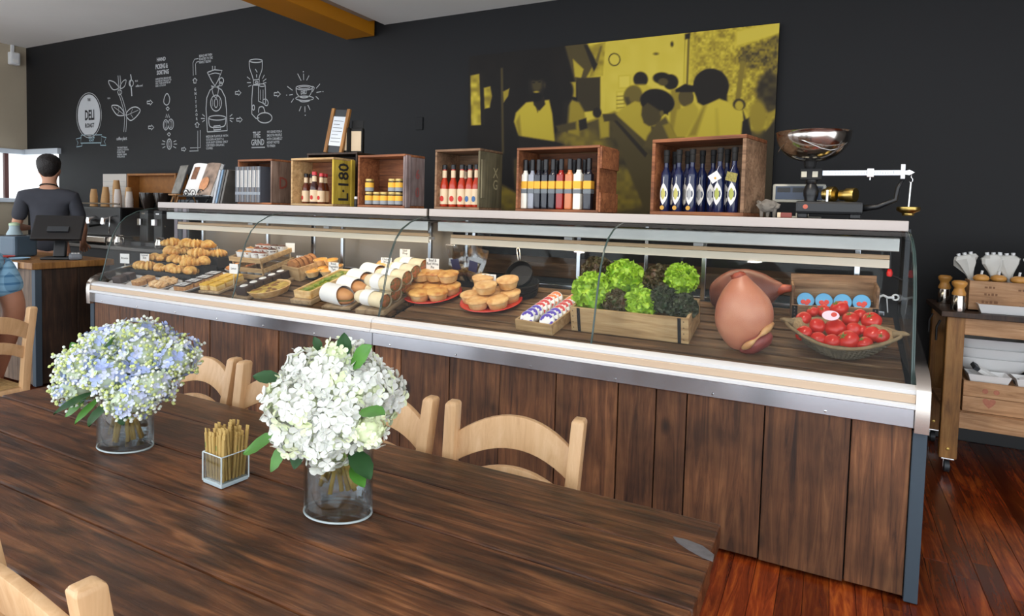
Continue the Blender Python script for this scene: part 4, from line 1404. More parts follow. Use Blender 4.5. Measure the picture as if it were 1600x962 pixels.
# ---- stone pig paperweight on little legs
t = thing('stone_ornament', 'rough grey stone animal ornament beside the large crate', 'ornament', (X(1200, 3.27), 3.27, SHELF_Z + .003))


def stone(c):
    n = noise.noise(c * 2.2) * .28
    k = 1 + n
    return (c.x * .052 * k, c.y * .026 * k, .055 + c.z * .030 * k + (.012 if c.x < -.7 else 0))


obj('body', MB().blob(3, stone), mat('grey_stone', (122, 116, 108), .9, var=.25, vscale=30), t, smooth=25)
for sx in (-.028, .0, .03):
    obj('leg', MB().lathe([(.007, 0), (.009, .02), (.011, .04)], 8), mat('grey_stone', (122, 116, 108), .9), t, (sx, 0, 0))


# ---- antique balance scale
def balance():
    y = 3.34
    S = thing('balance_scale', 'antique cast iron balance scale with steel bowl, graduated beam and brass weights', 'scale', (X(1300, y), y, SHELF_Z + .003))
    ox = S.location.x

    def q(u, v, yy=y):
        p = P(u, v, y=yy)
        return Vector((p.x - ox, yy - y, p.z - SHELF_Z - .003))
    a, b = q(1244, 320).x, q(1348, 320).x
    base = obj('base', MB().rbox(a, b, -.07, .07, .022, .082, .012), mat('black_enamel', (24, 25, 28), .35), S)
    for sx in (a + .03, b - .03):
        obj('foot', MB().rbox(sx - .022, sx + .022, -.06, .06, 0, .025, .006), mat('black_enamel', (24, 25, 28), .35), S)
    obj('badge', MB().lathe([(.011, 0), (.011, .002), (0, .003)], 14, Matrix.Translation((q(1259, 326).x, -.07, .055)) @ Matrix.Rotation(PI / 2, 4, 'X')), mat('badge_red', (196, 96, 72), .4), base)
    cx = q(1267, 300).x
    obj('column', MB().lathe([(.03, .08), (.027, .09), (.033, .11), (.034, .135), (.027, .155), (.022, .165), (.026, .17), (.028, .185)], 16, Matrix.Translation((cx, 0, 0))), mat('black_enamel', (24, 25, 28), .35), S, smooth=50)
    zb = q(1300, 270).z
    obj('fulcrum_block', MB().rbox(cx - .05, cx + .045, -.02, .02, .186, zb + .02, .004), M_blackmatte, S)
    for dx in (-.034, .014):
        obj('bearing_plate', MB().rbox(cx + dx - .011, cx + dx + .013, -.024, -.021, zb - .022, zb + .006, .002), mat('bone_plate', (196, 190, 170), .4), S)
    e = q(1412, 273).x
    bm_ = obj('beam', MB().rbox(cx + .045, e, -.006, .006, zb - .014, zb + .012, .002), M_alu, S)
    for k in range(26):
        xx = cx + .07 + k * (e - cx - .1) / 26
        obj('graduation', MB().box(xx, xx + .0012, -.0068, -.006, zb - .006, zb + (.006 if k % 5 == 0 else .001)), M_ink, bm_)
    sx = q(1360, 270).x
    sl = obj('sliding_poise', MB().rbox(sx - .014, sx + .014, -.011, .011, zb - .022, zb + .02, .003), M_chrome, S)
    obj('thumb_screw', MB().lathe([(.003, -.034), (.003, -.022)], 8, Matrix.Translation((sx, 0, zb))), M_chrome, sl)
    obj('beam_stop', MB().rbox(e - .013, e + .005, -.012, .012, zb - .03, zb + .038, .003), mat('stop_plate', (210, 212, 216), .3, .6), S, rot=(0, 0, 0))
    x2 = q(1424, 273).x
    obj('beam_tip', MB().prism([(e, -.008), (x2 - .008, -.012), (x2 + .012, 0), (x2 - .008, .012), (e, .006)], -.005, .005, Matrix.Translation((0, 0, zb)) @ Matrix.Rotation(PI / 2, 4, 'X')), M_chrome, S)
    zl = zb
    obj('hook', MB().tube([(x2, 0, zl - .002), (x2, 0, zl - .022), (x2 + .006, 0, zl - .03), (x2 + .006, 0, zl - .04), (x2, 0, zl - .046), (x2 - .007, 0, zl - .04)], .0022, 6), M_chrome, S, smooth=179)
    zw = q(1422, 328).z
    obj('weight_rod', MB().tube([(x2, 0, zl - .045), (x2 - .004, 0, zw)], .0035, 8), M_chrome, S)
    obj('hanging_weight', MB().lathe([(.022, zw - .026), (.024, zw - .022), (.024, zw - .016), (.028, zw - .014), (.045, zw - .004), (.047, zw), (.047, zw + .012), (.044, zw + .014)], 22, Matrix.Translation((x2 - .004, 0, 0))), M_brass, S, smooth=40)
    # curved arm from base to the beam stop
    ea = [(b - .02, 0, .05), (b + .06, 0, .062), (b + .13, 0, .095), (e - .02, 0, .15), (e + .0, 0, zb - .028)]
    obj('curved_arm', MB().tube(ea, [.016, .013, .011, .009, .007], 8), mat('black_enamel', (24, 25, 28), .35), S, smooth=179)
    # brass weights standing on edge in the cradle
    for (u, v, r, ln) in ((1297, 306, .036, .03), (1326, 319, .033, .04)):
        p = q(u, v)
        w_ = obj('brass_weight', MB().lathe([(r * .75, -ln), (r * .78, -ln * .3), (r, -ln * .28), (r, ln * .7), (r * .97, ln * .75)], 22, Matrix.Translation((p.x, 0, max(p.z, .082 + r))) @ Matrix.Rotation(math.radians(62), 4, 'Z') @ Matrix.Rotation(PI / 2, 4, 'X')), M_brass, S, smooth=40)
    obj('cradle_pin', MB().tube([(q(1292, 318).x, -.045, .082), (q(1292, 318).x, -.045, .135)], .006, 8), M_chrome, S)
    # bowl
    cb, ct = q(1266, 253), q(1271, 208)
    rr = (q(1330, 205).x - q(1211, 212).x) / 2
    zt, zo = ct.z, cb.z
    pr = []
    for k in range(11):
        aa = k / 10 * PI / 2
        pr.append((rr * math.sin(aa) ** .8 * (1 if k else 0), zo + (zt - zo) * (1 - math.cos(aa)) ** .95))
    prof = pr + [(rr + .004, zt + .002), (rr - .002, zt + .003)] + [(max(0, r - .003), z + .003) for r, z in pr[::-1]]
    bw = obj('bowl', MB().lathe(prof, 48, Matrix.Translation((ct.x, 0, 0)) @ Matrix.Rotation(0, 4, 'Y'), rad=lambda a_, k: 1 + .0 * k), M_steel, S, smooth=60)
    obj('bowl_spigot', MB().lathe([(.02, zb + .02), (.025, zb + .03), (.03, zo + .004)], 14, Matrix.Translation((cb.x, 0, 0))), M_blackmatte, S)
    wire = [(ct.x + (rr * .93) * math.cos(a_), -(rr * .93) * math.sin(a_), zo + (zt - zo) * (.5 + .2 * math.cos(3 * a_))) for a_ in [k * PI / 12 for k in range(13)]]
    obj('bowl_wire', MB().tube(wire, .0022, 6), M_chrome, S, smooth=179)


balance()
# digital scale display behind
p = P(1255, 302, y=3.52)
t = thing('digital_scale_display', 'pale electronic price scale display standing behind the antique balance', 'scale', (p.x, 3.52, SHELF_Z + .003))
obj('housing', MB().rbox(-.145, .105, -.02, .02, .08, .175, .012), mat('pale_grey_plastic', (196, 196, 186), .4), t)
sc = obj('screen', MB().rbox(-.13, .09, -.0225, -.0195, .095, .163, .002), mat('blue_screen', (38, 58, 88), .25), t)
for k in range(3):
    obj('readout_window', MB().box(-.122 + k * .073, -.06 + k * .073, -.0238, -.0226, .132, .156), M_black, sc)
obj('pillar', MB().rbox(-.03, .03, -.012, .012, .008, .085, .004), mat('pale_grey_plastic', (196, 196, 186), .4), t)
obj('foot', MB().rbox(-.09, .09, -.06, .06, 0, .01, .004), mat('pale_grey_plastic', (196, 196, 186), .4), t)
# card holders and a small tin in front of the scale
t = thing('card_tin', 'small red and cream tin lying before the balance scale', 'tin', (X(1228, 3.22), 3.225, SHELF_Z + .003))
obj('body', MB().rbox(-.035, .028, -.012, .012, 0, .024, .003), mat('tin_red', (134, 62, 52), .5), t)
obj('lid', MB().rbox(-.036, -.02, -.0125, .0125, -.0, .0245, .003), M_labelcream, t)


# ================================================================== FOOD IN THE CASES
def dthing(name, label, cat, u, v, rz=0, group=None, h=0.0):
    return thing(name, label, cat, deck_off(D(u, v), h + .001), deck_rot(rz), group)


def wobble(c, a, f=1.0, seed=0):
    return 1 + a * noise.noise(c * f + Vector((seed * 7.1, seed * 3.3, seed)))


def toast(name, base, top, rough=.55, sc=12):
    """baked colour: darker top, paler sides (the crust's own colour)"""
    if name in MATS:
        return MATS[name]
    m, N, L, b = newmat(name)
    tc = N.new('ShaderNodeTexCoord'); nz = N.new('ShaderNodeTexNoise'); nz.inputs['Scale'].default_value = sc
    nz.inputs['Detail'].default_value = 6
    L.new(tc.outputs['Object'], nz.inputs['Vector'])
    rp = N.new('ShaderNodeValToRGB')
    rp.color_ramp.elements[0].position = .36; rp.color_ramp.elements[0].color = (*srgb(*base), 1)
    rp.color_ramp.elements[1].position = .64; rp.color_ramp.elements[1].color = (*srgb(*top), 1)
    L.new(nz.outputs['Fac'], rp.inputs[0]); L.new(rp.outputs[0], b.inputs['Base Color'])
    b.inputs['Roughness'].default_value = rough
    bp = N.new('ShaderNodeBump'); bp.inputs['Strength'].default_value = .35; bp.inputs['Distance'].default_value = .006
    L.new(nz.outputs['Fac'], bp.inputs['Height']); L.new(bp.outputs[0], b.inputs['Normal'])
    return m


M_crust = toast('pastry_crust', (226, 176, 108), (196, 128, 62), .5, 18)
M_pieside = toast('pie_pastry', (232, 200, 146), (212, 164, 100), .6, 25)
M_pietop = toast('pie_lid', (232, 182, 104), (190, 116, 50), .45, 26)
M_crois = toast('croissant_crust', (238, 194, 112), (206, 142, 62), .4, 22)
M_bun = toast('bun_crust', (208, 150, 92), (178, 116, 66), .5, 16)
M_choc = mat('chocolate', (56, 36, 28), .5, var=.3, vscale=40)
M_slice = toast('oat_slice', (198, 150, 92), (160, 108, 62), .7, 40)
M_tortilla = mat('tortilla', (232, 216, 180), .7, var=.12, vscale=25)
M_wrapfill = toast('wrap_filling', (196, 110, 72), (92, 110, 60), .5, 60)
M_quiche = toast('quiche_filling', (212, 184, 88), (160, 120, 58), .5, 30)
M_quichegreen = toast('green_quiche_filling', (170, 168, 70), (110, 124, 48), .5, 40)


# ---- little price cards on sticks
def price_card(u, v, foot, label, txt, sc=1.0, yaw=0, tint=M_paper):
    p = D(u, foot)
    top = P(u, v, y=p.y)
    t = thing('price_card', label, 'price card', p + Vector((0, 0, .001)), (0, 0, yaw), 'handwritten price cards in the deli cases')
    hz = max(.035, top.z - p.z)
    w, h = .043 * sc, .038 * sc
    obj('stick', MB().tube([(0, .002, 0), (0, .002, hz)], .0028, 6), mat('pale_stick', (214, 200, 170), .6), t)
    c = obj('card', MB().rbox(-w, w, -.001, .001, hz - h, hz + h, .0008), tint, t)
    if txt:
        V, F = text_mesh(txt, 1, 'CENTER', .8, 1, .85, .01)
        n = txt.count('\n') + 1
        obj('handwriting', MB().add(V, F, Matrix.Translation((0, -.0016, hz + h * (.62 if n > 1 else 0) - .004)) @ Matrix.Rotation(PI / 2, 4, 'X') @ Matrix.Scale(.024 * sc, 4)), M_ink, c)
    return t


# ---- croissants on a black stepped riser in the far corner
RX0, RX1 = -4.835, -4.12
r = thing('display_riser', 'black stepped riser under the croissants in the corner of the case', 'riser', (RX0, 2.92, deck_z(2.92)), (0, 0, 0))
steps = [(2.92, 3.03, .885), (3.03, 3.14, .945), (3.14, 3.30, 1.0)]
for ya, yb, zt in steps:
    obj('step', MB().rbox(0, RX1 - RX0, ya - 2.92 + .001, yb - 2.92 - .001, deck_z(yb) - deck_z(2.92) + .004, zt - deck_z(2.92), .004), M_blackmatte, r)


def croissant_mesh(seed):
    rnd = random.Random(seed)
    mb = MB()
    N, n = 26, 12
    V, F = [], []
    for i in range(N + 1):
        q = i / N * 2 - 1
        a = q * 1.45
        R = .056
        c = Vector((R * math.sin(a) * 1.15, R * (1 - math.cos(a)) * .9, 0))
        rr = .037 * (1 - abs(q) ** 1.4) ** .8 + .006
        seg = (abs(q) * 4.2) % 1
        rr *= .74 + .32 * math.sin(PI * min(1, seg * 1.15)) ** .7
        for k in range(n):
            b = 2 * PI * k / n
            nrm = Vector((math.sin(a) * -1, math.cos(a), 0))
            V.append(c + nrm * math.cos(b) * rr * 1.1 + Vector((0, 0, max(-.022, math.sin(b) * rr) + .024)))
    for i in range(N):
        for k in range(n):
            F.append((i * n + k, i * n + (k + 1) % n, (i + 1) * n + (k + 1) % n, (i + 1) * n + k))
    F += [tuple(range(n))[::-1], tuple(N * n + k for k in range(n))]
    return mb.add(V, F)


CM_ = [croissant_mesh(i).mesh('croissant', 60) for i in range(1)]
rnd = random.Random(5)


def croissant(p, rz, sc=1.0):
    o = obj('croissant', CM_[0], M_crois, None, p, (rnd.uniform(-.15, .15), rnd.uniform(-.1, .1), rz), sc)
    tag(o, 'golden croissant on the black riser in the case corner', 'croissant', 'croissants piled on the riser')


for i, (ya, yb, zt) in enumerate(steps):
    xs = ([.06, .15, .29, .43, .55, .65], [.06, .17, .31, .44, .54, .65], [.06, .16, .27, .40, .52, .64])[i]
    for k, x in enumerate(xs):
        croissant((RX0 + x, (ya + yb) / 2 - .012, zt + .001), (.3, -1.1, 1.9, 2.9, -.5, 1.2)[(k * 5 + i * 2) % 6], rnd.uniform(.88, 1.05))
for k, (x, y, zt) in enumerate(((-4.74, 3.20, 1.056), (-4.57, 3.21, 1.058), (-4.30, 3.20, 1.056), (-4.24, 3.07, 1.004), (-4.60, 3.08, 1.0), (-4.45, 3.2, 1.056), (-4.2, 2.97, .94))):
    croissant((x, y, zt + .002), (1.4, .3, -.9, .8, -.2, 1.0, .4)[k], 1.05)


# ---- long white platters of slices
def platter(x, y, w, l, label, rz=0, name='platter'):
    t = thing(name, label, 'platter', (x, y, deck_z(y) + .001), deck_rot(rz), 'long white platters in the pastry case')

    def ring(k, sx, sy, z):
        n = 28
        return [(math.copysign(abs(math.cos(a)) ** .6, math.cos(a)) * sx, math.copysign(abs(math.sin(a)) ** .6, math.sin(a)) * sy + l / 2, z) for a in [2 * PI * i / n for i in range(n)]]
    rings = [ring(0, w * .36, l * .44, 0), ring(1, w * .42, l * .47, .004), ring(2, w * .5, l * .5, .022), ring(3, w * .49, l * .495, .023), ring(4, w * .40, l * .455, .008), ring(5, w * .05, l * .05, .007)]
    V = sum(rings, [])
    n = 28
    F = [(j * n + i, j * n + (i + 1) % n, (j + 1) * n + (i + 1) % n, (j + 1) * n + i) for j in range(5) for i in range(n)]
    F += [tuple(range(n))[::-1], tuple(5 * n + i for i in range(n))]
    obj('dish', MB().add(V, F), M_china, t, smooth=60)
    return t


def on(t, x, y, z):
    """point in the tilted frame of thing t, in world space"""
    return t.matrix_basis @ Vector((x, y, z))


def cake(t, x, y, z, sx, sy, sz, m, top, label, group, rz=0, name='cake_slice', topm_h=.006):
    p = on(t, x, y, z)
    c = thing(name, label, 'cake slice', p, deck_rot(rz), group)
    obj('cake', MB().rbox(-sx / 2, sx / 2, -sy / 2, sy / 2, 0, sz, .006), m, c)
    if top:
        obj('topping', MB().rbox(-sx / 2 * .97, sx / 2 * .97, -sy / 2 * .97, sy / 2 * .97, sz - .002, sz + topm_h, .004), top, c)
    return c


pl = [platter(-4.725, 2.725, .205, .20, 'white platter of dark brownie slices'),
      platter(-4.50, 2.725, .225, .20, 'white platter of nutty caramel slices'),
      platter(-4.262, 2.725, .23, .20, 'white platter of lumpy golden scones'),
      platter(-4.02, 2.725, .23, .42, 'white platter of drizzled brown slices')]
for k in range(2):
    cake(pl[0], random.uniform(-.01, .01), .06 + k * .075, .009, .09, .055, .045, M_choc, mat('choc_icing', (78, 56, 48), .35), 'dark brownie slice on a white platter', 'brownie slices', .1)
for k in range(2):
    cake(pl[1], random.uniform(-.01, .01), .06 + k * .078, .009, .10, .062, .034, M_slice, toast('almond_topping', (230, 190, 136), (190, 136, 84), .6, 60), 'caramel slice with a nutty top on a white platter', 'caramel slices', -.08)
for k in range(4):
    p = on(pl[2], (-.038 if k % 2 else .038) + random.uniform(-.006, .006), .055 + (k // 2) * .08, .010)
    s_ = k * 3.1
    o = obj('scone', MB().blob(3, lambda c, s_=s_: (c.x * .042 * wobble(c, .35, 2.2, s_), c.y * .040 * wobble(c, .35, 2.2, s_), .026 + c.z * .027 * wobble(c, .3, 2.2, s_))), toast('scone_crust', (234, 200, 152), (206, 154, 96), .7, 26), None, p, deck_rot(k))
    tag(o, 'lumpy golden scone on a white platter', 'scone', 'scones on the platter')
for k in range(4):
    c = cake(pl[3], random.uniform(-.01, .01), .08 + k * .085, .009, .115, .072, .032, M_slice, M_choc, 'brown slice with white drizzle on a white platter', 'drizzled slices', .06)
    for q in range(4):
        obj('drizzle', MB().tube([(-.05, -.028 + q * .016, .039), (-.01, -.020 + q * .016, .0395), (.02, -.028 + q * .016, .0395), (.05, -.018 + q * .016, .039)], .0022, 5), M_paper, c, smooth=179)
# smaller platters further back
p5 = platter(-4.02, 3.175, .20, .22, 'short white platter of orange pastries at the back of the pastry case')
for k in range(2):
    p = on(p5, 0, .04 + k * .06, .010)
    o = obj('danish', MB().blob(3, lambda c: (c.x * .075, c.y * .03 * (1 + .15 * math.sin(c.x * 14)), .020 + c.z * .022)), toast('orange_pastry', (236, 170, 98), (208, 118, 56), .45, 30), None, p, deck_rot(.1))
    tag(o, 'orange glazed pastry finger on a short white platter', 'pastry', 'orange glazed pastries')
for k in range(1):
    cake(p5, 0, .17, .009, .12, .05, .040, toast('carrot_cake', (190, 120, 70), (150, 86, 48), .7, 50), M_paper, 'cream topped loaf slice on a short white platter', 'cream topped slices')


# ---- serving boards
def sboard(u, v, w, l, rz, label, h=.018, m=M_board):
    t = dthing('serving_board', label, 'serving board', u, v, rz, 'wooden boards in the pastry case')
    obj('slab', MB().rbox(-w / 2, w / 2, 0, l, 0, h, .005), m, t)
    t['h'] = h
    return t


b1 = sboard(326, 459, .19, .26, .08, 'pale board carrying yellow lemon slices')
M_lemon = mat('lemon_curd', (232, 184, 62), .4, var=.12, vscale=30)
M_shortbread = toast('shortbread', (236, 206, 140), (220, 178, 104), .7, 40)
for k in range(6):
    cake(b1, (-.045 if k % 2 else .045) + random.uniform(-.006, .006), .045 + (k // 2) * .083, .019, .074, .072, .034, M_shortbread, M_lemon, 'yellow lemon slice on a pale board', 'lemon slices', random.uniform(-.1, .1), topm_h=.012)
b2 = sboard(374, 468, .15, .42, .0, 'pale board carrying dark chocolate cakes')
for k in range(5):
    c = cake(b2, .0, .055 + k * .078, .019, .10, .068, .058, M_choc, None, 'small dark chocolate cake dusted with sugar', 'chocolate cakes', 0)
    obj('icing_spot', MB().lathe([(.026, 0), (.022, .004), (0, .006)], 14, Matrix.Translation((0, 0, .0575))), M_paper, c, smooth=60)
b3 = sboard(470, 476, .17, .50, .02, 'grey edged board under the long green quiche', .03)


def round_quiche():
    t = dthing('round_quiche', 'round golden quiche with browned filling', 'quiche', 422, 457, 0)
    R = .142
    fl = lambda a, k: 1 + .02 * math.sin(a * 18)
    obj('pastry_shell', MB().lathe([(R * .82, 0), (R * .95, .035), (R, .045), (R * .965, .047), (R * .92, .035), (R * .5, .030), (0, .030)], 54, rad=fl), M_pieside, t, smooth=50)
    obj('filling', MB().lathe([(R * .93, .032), (R * .9, .040), (R * .5, .043), (0, .042)], 36), M_quiche, t, smooth=60)
    for k in range(11):
        a, rr = random.uniform(0, 6.28), random.uniform(.2, .8) * R
        obj('mushroom_slice', MB().blob(2, lambda c: (c.x * .022, c.y * .014, c.z * .005)), toast('browned_veg', (150, 104, 52), (112, 74, 38), .5, 40), t, (rr * math.cos(a), rr * math.sin(a), .043), (0, 0, a))


round_quiche()
t = thing('long_quiche', 'long rectangular green vegetable quiche on the grey edged board', 'quiche', on(b3, 0, .025, .031), deck_rot(.02))
obj('pastry_shell', MB().rbox(-.07, .07, 0, .44, 0, .03, .006), M_pieside, t)
for a in ((-.07, -.056, 0, .44), (.056, .07, 0, .44)):
    obj('crust_edge', MB().rbox(a[0], a[1], a[2], a[3], .026, .05, .005), M_pieside, t)
for a in ((-.0555, .0555, 0, .014), (-.0555, .0555, .426, .44)):
    obj('crust_edge', MB().rbox(a[0], a[1], a[2], a[3], .026, .05, .005), M_pieside, t)
obj('filling', MB().grid(lambda u, v: (-.055 + u * .11, .015 + v * .41, .040 + .004 * noise.noise(Vector((u * 9, v * 30, 0)))), 14, 46), M_quichegreen, t, smooth=179)
for k in range(16):
    obj('asparagus_tip', MB().tube([(-.04 + random.uniform(0, .06), .03 + k * .024, .044), (-.01 + random.uniform(0, .05), .04 + k * .024, .046)], [.006, .003], 6), mat('asparagus', (120, 142, 54), .5, var=.3, vscale=60), t, smooth=179)
# little tarts on a dark plate
t = dthing('dark_plate', 'dark round plate under the little tarts', 'plate', 506, 430)
obj('plate', MB().lathe([(.09, 0), (.12, .01), (.130, .018), (.128, .021), (.09, .012), (0, .012)], 32), M_castiron, t, smooth=60)
for k, (x, y, h) in enumerate(((-.085, -.03, 0), (-.01, -.09, 0), (.085, -.045, 0), (.08, .055, 0), (-.07, .06, 0), (.005, .005, 0), (.05, .045, .046), (-.045, .035, .046))):
    p = on(t, x, y, .0215 + h)
    q = thing('savoury_tart', 'small round savoury tart with browned filling on a dark plate', 'tart', p, deck_rot(k), 'savoury tarts')
    obj('shell', cached('tartshell', lambda: MB().lathe([(.036, 0), (.048, .034), (.05, .038), (.046, .038), (.042, .03), (0, .03)], 24, rad=lambda a, k: 1 + .03 * math.sin(a * 14))), M_pieside, q, smooth=50)
    obj('filling', cached('tartfill', lambda: MB().lathe([(.043, .031), (.040, .040), (.02, .045), (0, .045)], 20), 60), toast('tart_filling', (232, 176, 72), (204, 122, 44), .45, 40), q)

# ---- wooden muffin crate, two tiers
def open_box(u0, v0, u1, v1, depth, h, th, m, label, cat='box', name='wooden_box', floor=True, group=None):
    a, b = D(u0, v0), D(u1, v1)
    w = (b - a).length
    sl = (b.y - a.y) / max(1e-6, abs(b.x - a.x)) / math.cos(TILT)
    rz = math.atan(sl)
    t = thing(name, label, cat, deck_off(a, .001), deck_rot(rz), group)
    t['w'] = w
    if floor:
        obj('base_panel', MB().box(th + .0005, w - th - .0005, th + .0005, depth - th - .0005, 0, .007), m, t)
    obj('front_panel', MB().rbox(0, w, 0, th, 0, h, .002), m, t)
    obj('back_panel', MB().rbox(0, w, depth - th, depth, 0, h, .002), m, t)
    obj('side_panel', MB().rbox(0, th, th + .0005, depth - th - .0005, 0, h, .002), m, t)
    obj('side_panel', MB().rbox(w - th, w, th + .0005, depth - th - .0005, 0, h, .002), m, t)
    return t


def muffin(p, m, label, group, sc=1.0):
    t = thing('muffin', label, 'muffin', p, (0, 0, random.uniform(0, 6)), group, sc)
    obj('paper_case', cached('mcase', lambda: MB().lathe([(.026, 0), (.040, .055), (.046, .068), (.044, .066), (.038, .05), (.0, .045)], 24, rad=lambda a, k: 1 + .09 * math.sin(a * 5) * k)), M_paper, t, smooth=40)
    obj('muffin_top', cached('mtop', lambda: MB().blob(3, lambda c: (c.x * .040 * wobble(c, .2, 2), c.y * .040 * wobble(c, .2, 2), .058 + c.z * .024 * wobble(c, .3, 2))), 179), m, t)


M_muff = [toast('muffin_golden', (214, 160, 96), (180, 116, 62), .7, 30), toast('muffin_berry', (146, 84, 60), (110, 58, 46), .7, 30), mat('muffin_chocolate', (72, 42, 34), .7, var=.3, vscale=30)]
mlabs = ['golden muffin in white paper', 'reddish berry muffin in white paper', 'dark chocolate muffin in white paper']
mbx = thing('muffin_crate', 'pale two tier slatted crate of muffins', 'crate', (-3.865, 3.085, deck_z(3.085) + .001), deck_rot(.0))
MW, MD = .325, .29
for tier, zt in enumerate((0, .125)):
    obj('tier_floor', MB().box(.012, MW - .012, .012, MD - .012, zt + .004, zt + .012), M_crate_pale, mbx)
    for za in (.03, .08):
        if tier == 1 and za > .05:
            continue
        obj('front_slat', MB().rbox(0, MW, -.006, .006, zt + za - .016, zt + za + .016, .002), M_crate_pale, mbx)
        obj('back_slat', MB().rbox(0, MW, MD - .006, MD + .006, zt + za - .016, zt + za + .016, .002), M_crate_pale, mbx)
        for xs in (-.006, MW - .006):
            obj('side_slat', MB().rbox(xs, xs + .012, .007, MD - .007, zt + za - .016, zt + za + .016, .002), M_crate_pale, mbx)
for xs in (.013, MW - .025):
    for ys in (.007, MD - .019):
        obj('corner_post', MB().rbox(xs, xs + .012, ys, ys + .012, 0, .17, .002), M_crate_pale, mbx)
for tier, zt in enumerate((.013, .138)):
    for i in range(4):
        for j in range(3 if tier else 1):
            k = (0 if i + j < 2 else 1 if i + j < 4 else 2) if tier else (i % 3)
            muffin(on(mbx, .05 + i * .075, .055 + j * .088, zt), M_muff[k], mlabs[k] + (' on the upper tier of the pale crate' if tier else ' on the lower tier of the pale crate'), 'muffins in the two tier crate', .80)

# ---- pale box of bread slices
bx = open_box(443, 434, 469, 440, .235, .095, .012, M_crate_pale, 'pale wooden box holding slices of banana bread')
for k in range(5):
    p = on(bx, bx['w'] / 2 + random.uniform(-.005, .005), .04 + k * .038, .012)
    o = thing('bread_slice', 'thick brown slice of loaf standing in the pale box', 'bread', p, deck_rot(random.uniform(-.1, .1)), 'loaf slices in the pale box')
    w2 = min(.045, bx['w'] / 2 - .016)
    obj('crumb', MB().prism([(-w2, 0), (w2, 0), (w2, .09), (w2 * .8, .115), (w2 * .3, .128), (-w2 * .3, .128), (-w2 * .8, .115), (-w2, .09)], -.013, .013, Matrix.Rotation(PI / 2 + .12, 4, 'X')), toast('loaf_crumb', (186, 128, 74), (146, 92, 50), .8, 40), o)
    obj('crust', MB().prism([(-w2 * 1.03, -.0005), (-w2 * .9, -.0005), (-w2 * .9, .09), (-w2 * .7, .11), (-w2 * 1.03, .092)], -.0135, .0135, Matrix.Rotation(PI / 2 + .12, 4, 'X')), toast('loaf_crust', (132, 78, 42), (104, 60, 34), .8, 30), o)

# ---- filled rolls in paper sleeves
b4 = sboard(525, 484, .205, .66, .14, 'pale board under the paper wrapped filled rolls')
for k in range(4):
    p = on(b4, -.01 + .02 * (k % 2), .075 + k * .135, .019)
    t = thing('filled_roll', 'filled bread roll in a white paper sleeve on the pale board', 'sandwich', p, deck_rot(-.25 + random.uniform(-.06, .06)), 'paper wrapped rolls')
    obj('roll_top', cached('rolltop', lambda: MB().blob(3, lambda c: (c.x * .118, c.y * .056, .042 + max(c.z, -.1) * .052)), 60), M_bun, t)
    obj('roll_bottom', cached('rollbot', lambda: MB().blob(3, lambda c: (c.x * .115, c.y * .055, .024 + max(min(c.z, .2), -.9) * .026)), 60), M_bun, t)
    obj('filling', cached('rollfill', lambda: MB().blob(3, lambda c: (c.x * .116 * wobble(c, .12, 4), c.y * .058 * wobble(c, .15, 5), .034 + c.z * .009)), 60), mat('salad_filling', (92, 104, 48), .5, var=.5, vscale=60), t)

    def sleeve():
        mb = MB()
        n = 22
        V = []
        for x in (-.122, -.06, .002, .03):
            for i in range(n):
                a = 2 * PI * i / n
                r_ = .064
                V.append((x + (.028 * (1 - math.sin(a)) if x > .02 else 0), math.cos(a) * r_, max(.0, .045 + math.sin(a) * r_ * .98)))
        F = [(j * n + i, j * n + (i + 1) % n, (j + 1) * n + (i + 1) % n, (j + 1) * n + i) for j in range(3) for i in range(n)]
        F.append(tuple(range(n))[::-1])
        return mb.add(V, F)
    obj('paper_sleeve', cached('sleeve', sleeve, 50), M_paper, t)
b5 = sboard(578, 492, .20, .66, .10, 'grey edged board under the paper banded wraps', .03)
# rolls heaped behind
for k, (bd, x, y) in enumerate(((b4, .0, .60), (b5, .0, .60))):
    t = thing('ham_roll', 'golden bread roll with ham behind the paper wrapped rolls' if k == 0 else 'golden bread roll with ham behind the wraps', 'sandwich', on(bd, x, y, bd['h'] + .002), deck_rot(.6 * k), 'golden rolls at the back')
    obj('roll_top', MB().blob(3, lambda c: (c.x * .074, c.y * .062, .050 + max(c.z, -.15) * .056)), M_crust, t, smooth=60)
    obj('roll_bottom', MB().blob(3, lambda c: (c.x * .072, c.y * .06, .026 + max(min(c.z, .2), -.9) * .028)), M_crust, t, smooth=60)
    obj('ham_slice', MB().blob(3, lambda c: (c.x * .077 * wobble(c, .2, 4), c.y * .066 * wobble(c, .2, 4), .037 + c.z * .007)), mat('ham_pink', (196, 116, 112), .5), t, smooth=60)

# ---- wraps


def wrap(p, rz, label, group):
    t = thing('wrap', label, 'wrap', p, deck_rot(rz), group)
    n = 16

    def roll():
        prof = [(-.125, .018), (-.118, .034), (-.09, .042), (0, .045), (.10, .046), (.118, .044)]
        V, F = [], []
        for x, rr in prof:
            for i in range(n):
                a = 2 * PI * i / n
                V.append((x, math.cos(a) * rr * 1.08, .044 + math.sin(a) * rr * .95))
        m = len(prof)
        F = [(j * n + i, j * n + (i + 1) % n, (j + 1) * n + (i + 1) % n, (j + 1) * n + i) for j in range(m - 1) for i in range(n)]
        F.append(tuple(range(n))[::-1])
        return MB().add(V, F)
    obj('tortilla', cached('wraproll', roll, 60), M_tortilla, t)
    obj('filling', cached('wrapfill', lambda: MB().blob(3, lambda c: (.103 + c.x * .020 * wobble(c, .5, 4), c.y * .044, .044 + c.z * .039)), 60), M_wrapfill, t)
    obj('paper_band', cached('wrapband', lambda: MB().tube([(-.055, 0, .0445), (.02, 0, .0445)], .0505, n, False, .93), 60), M_paper, t)


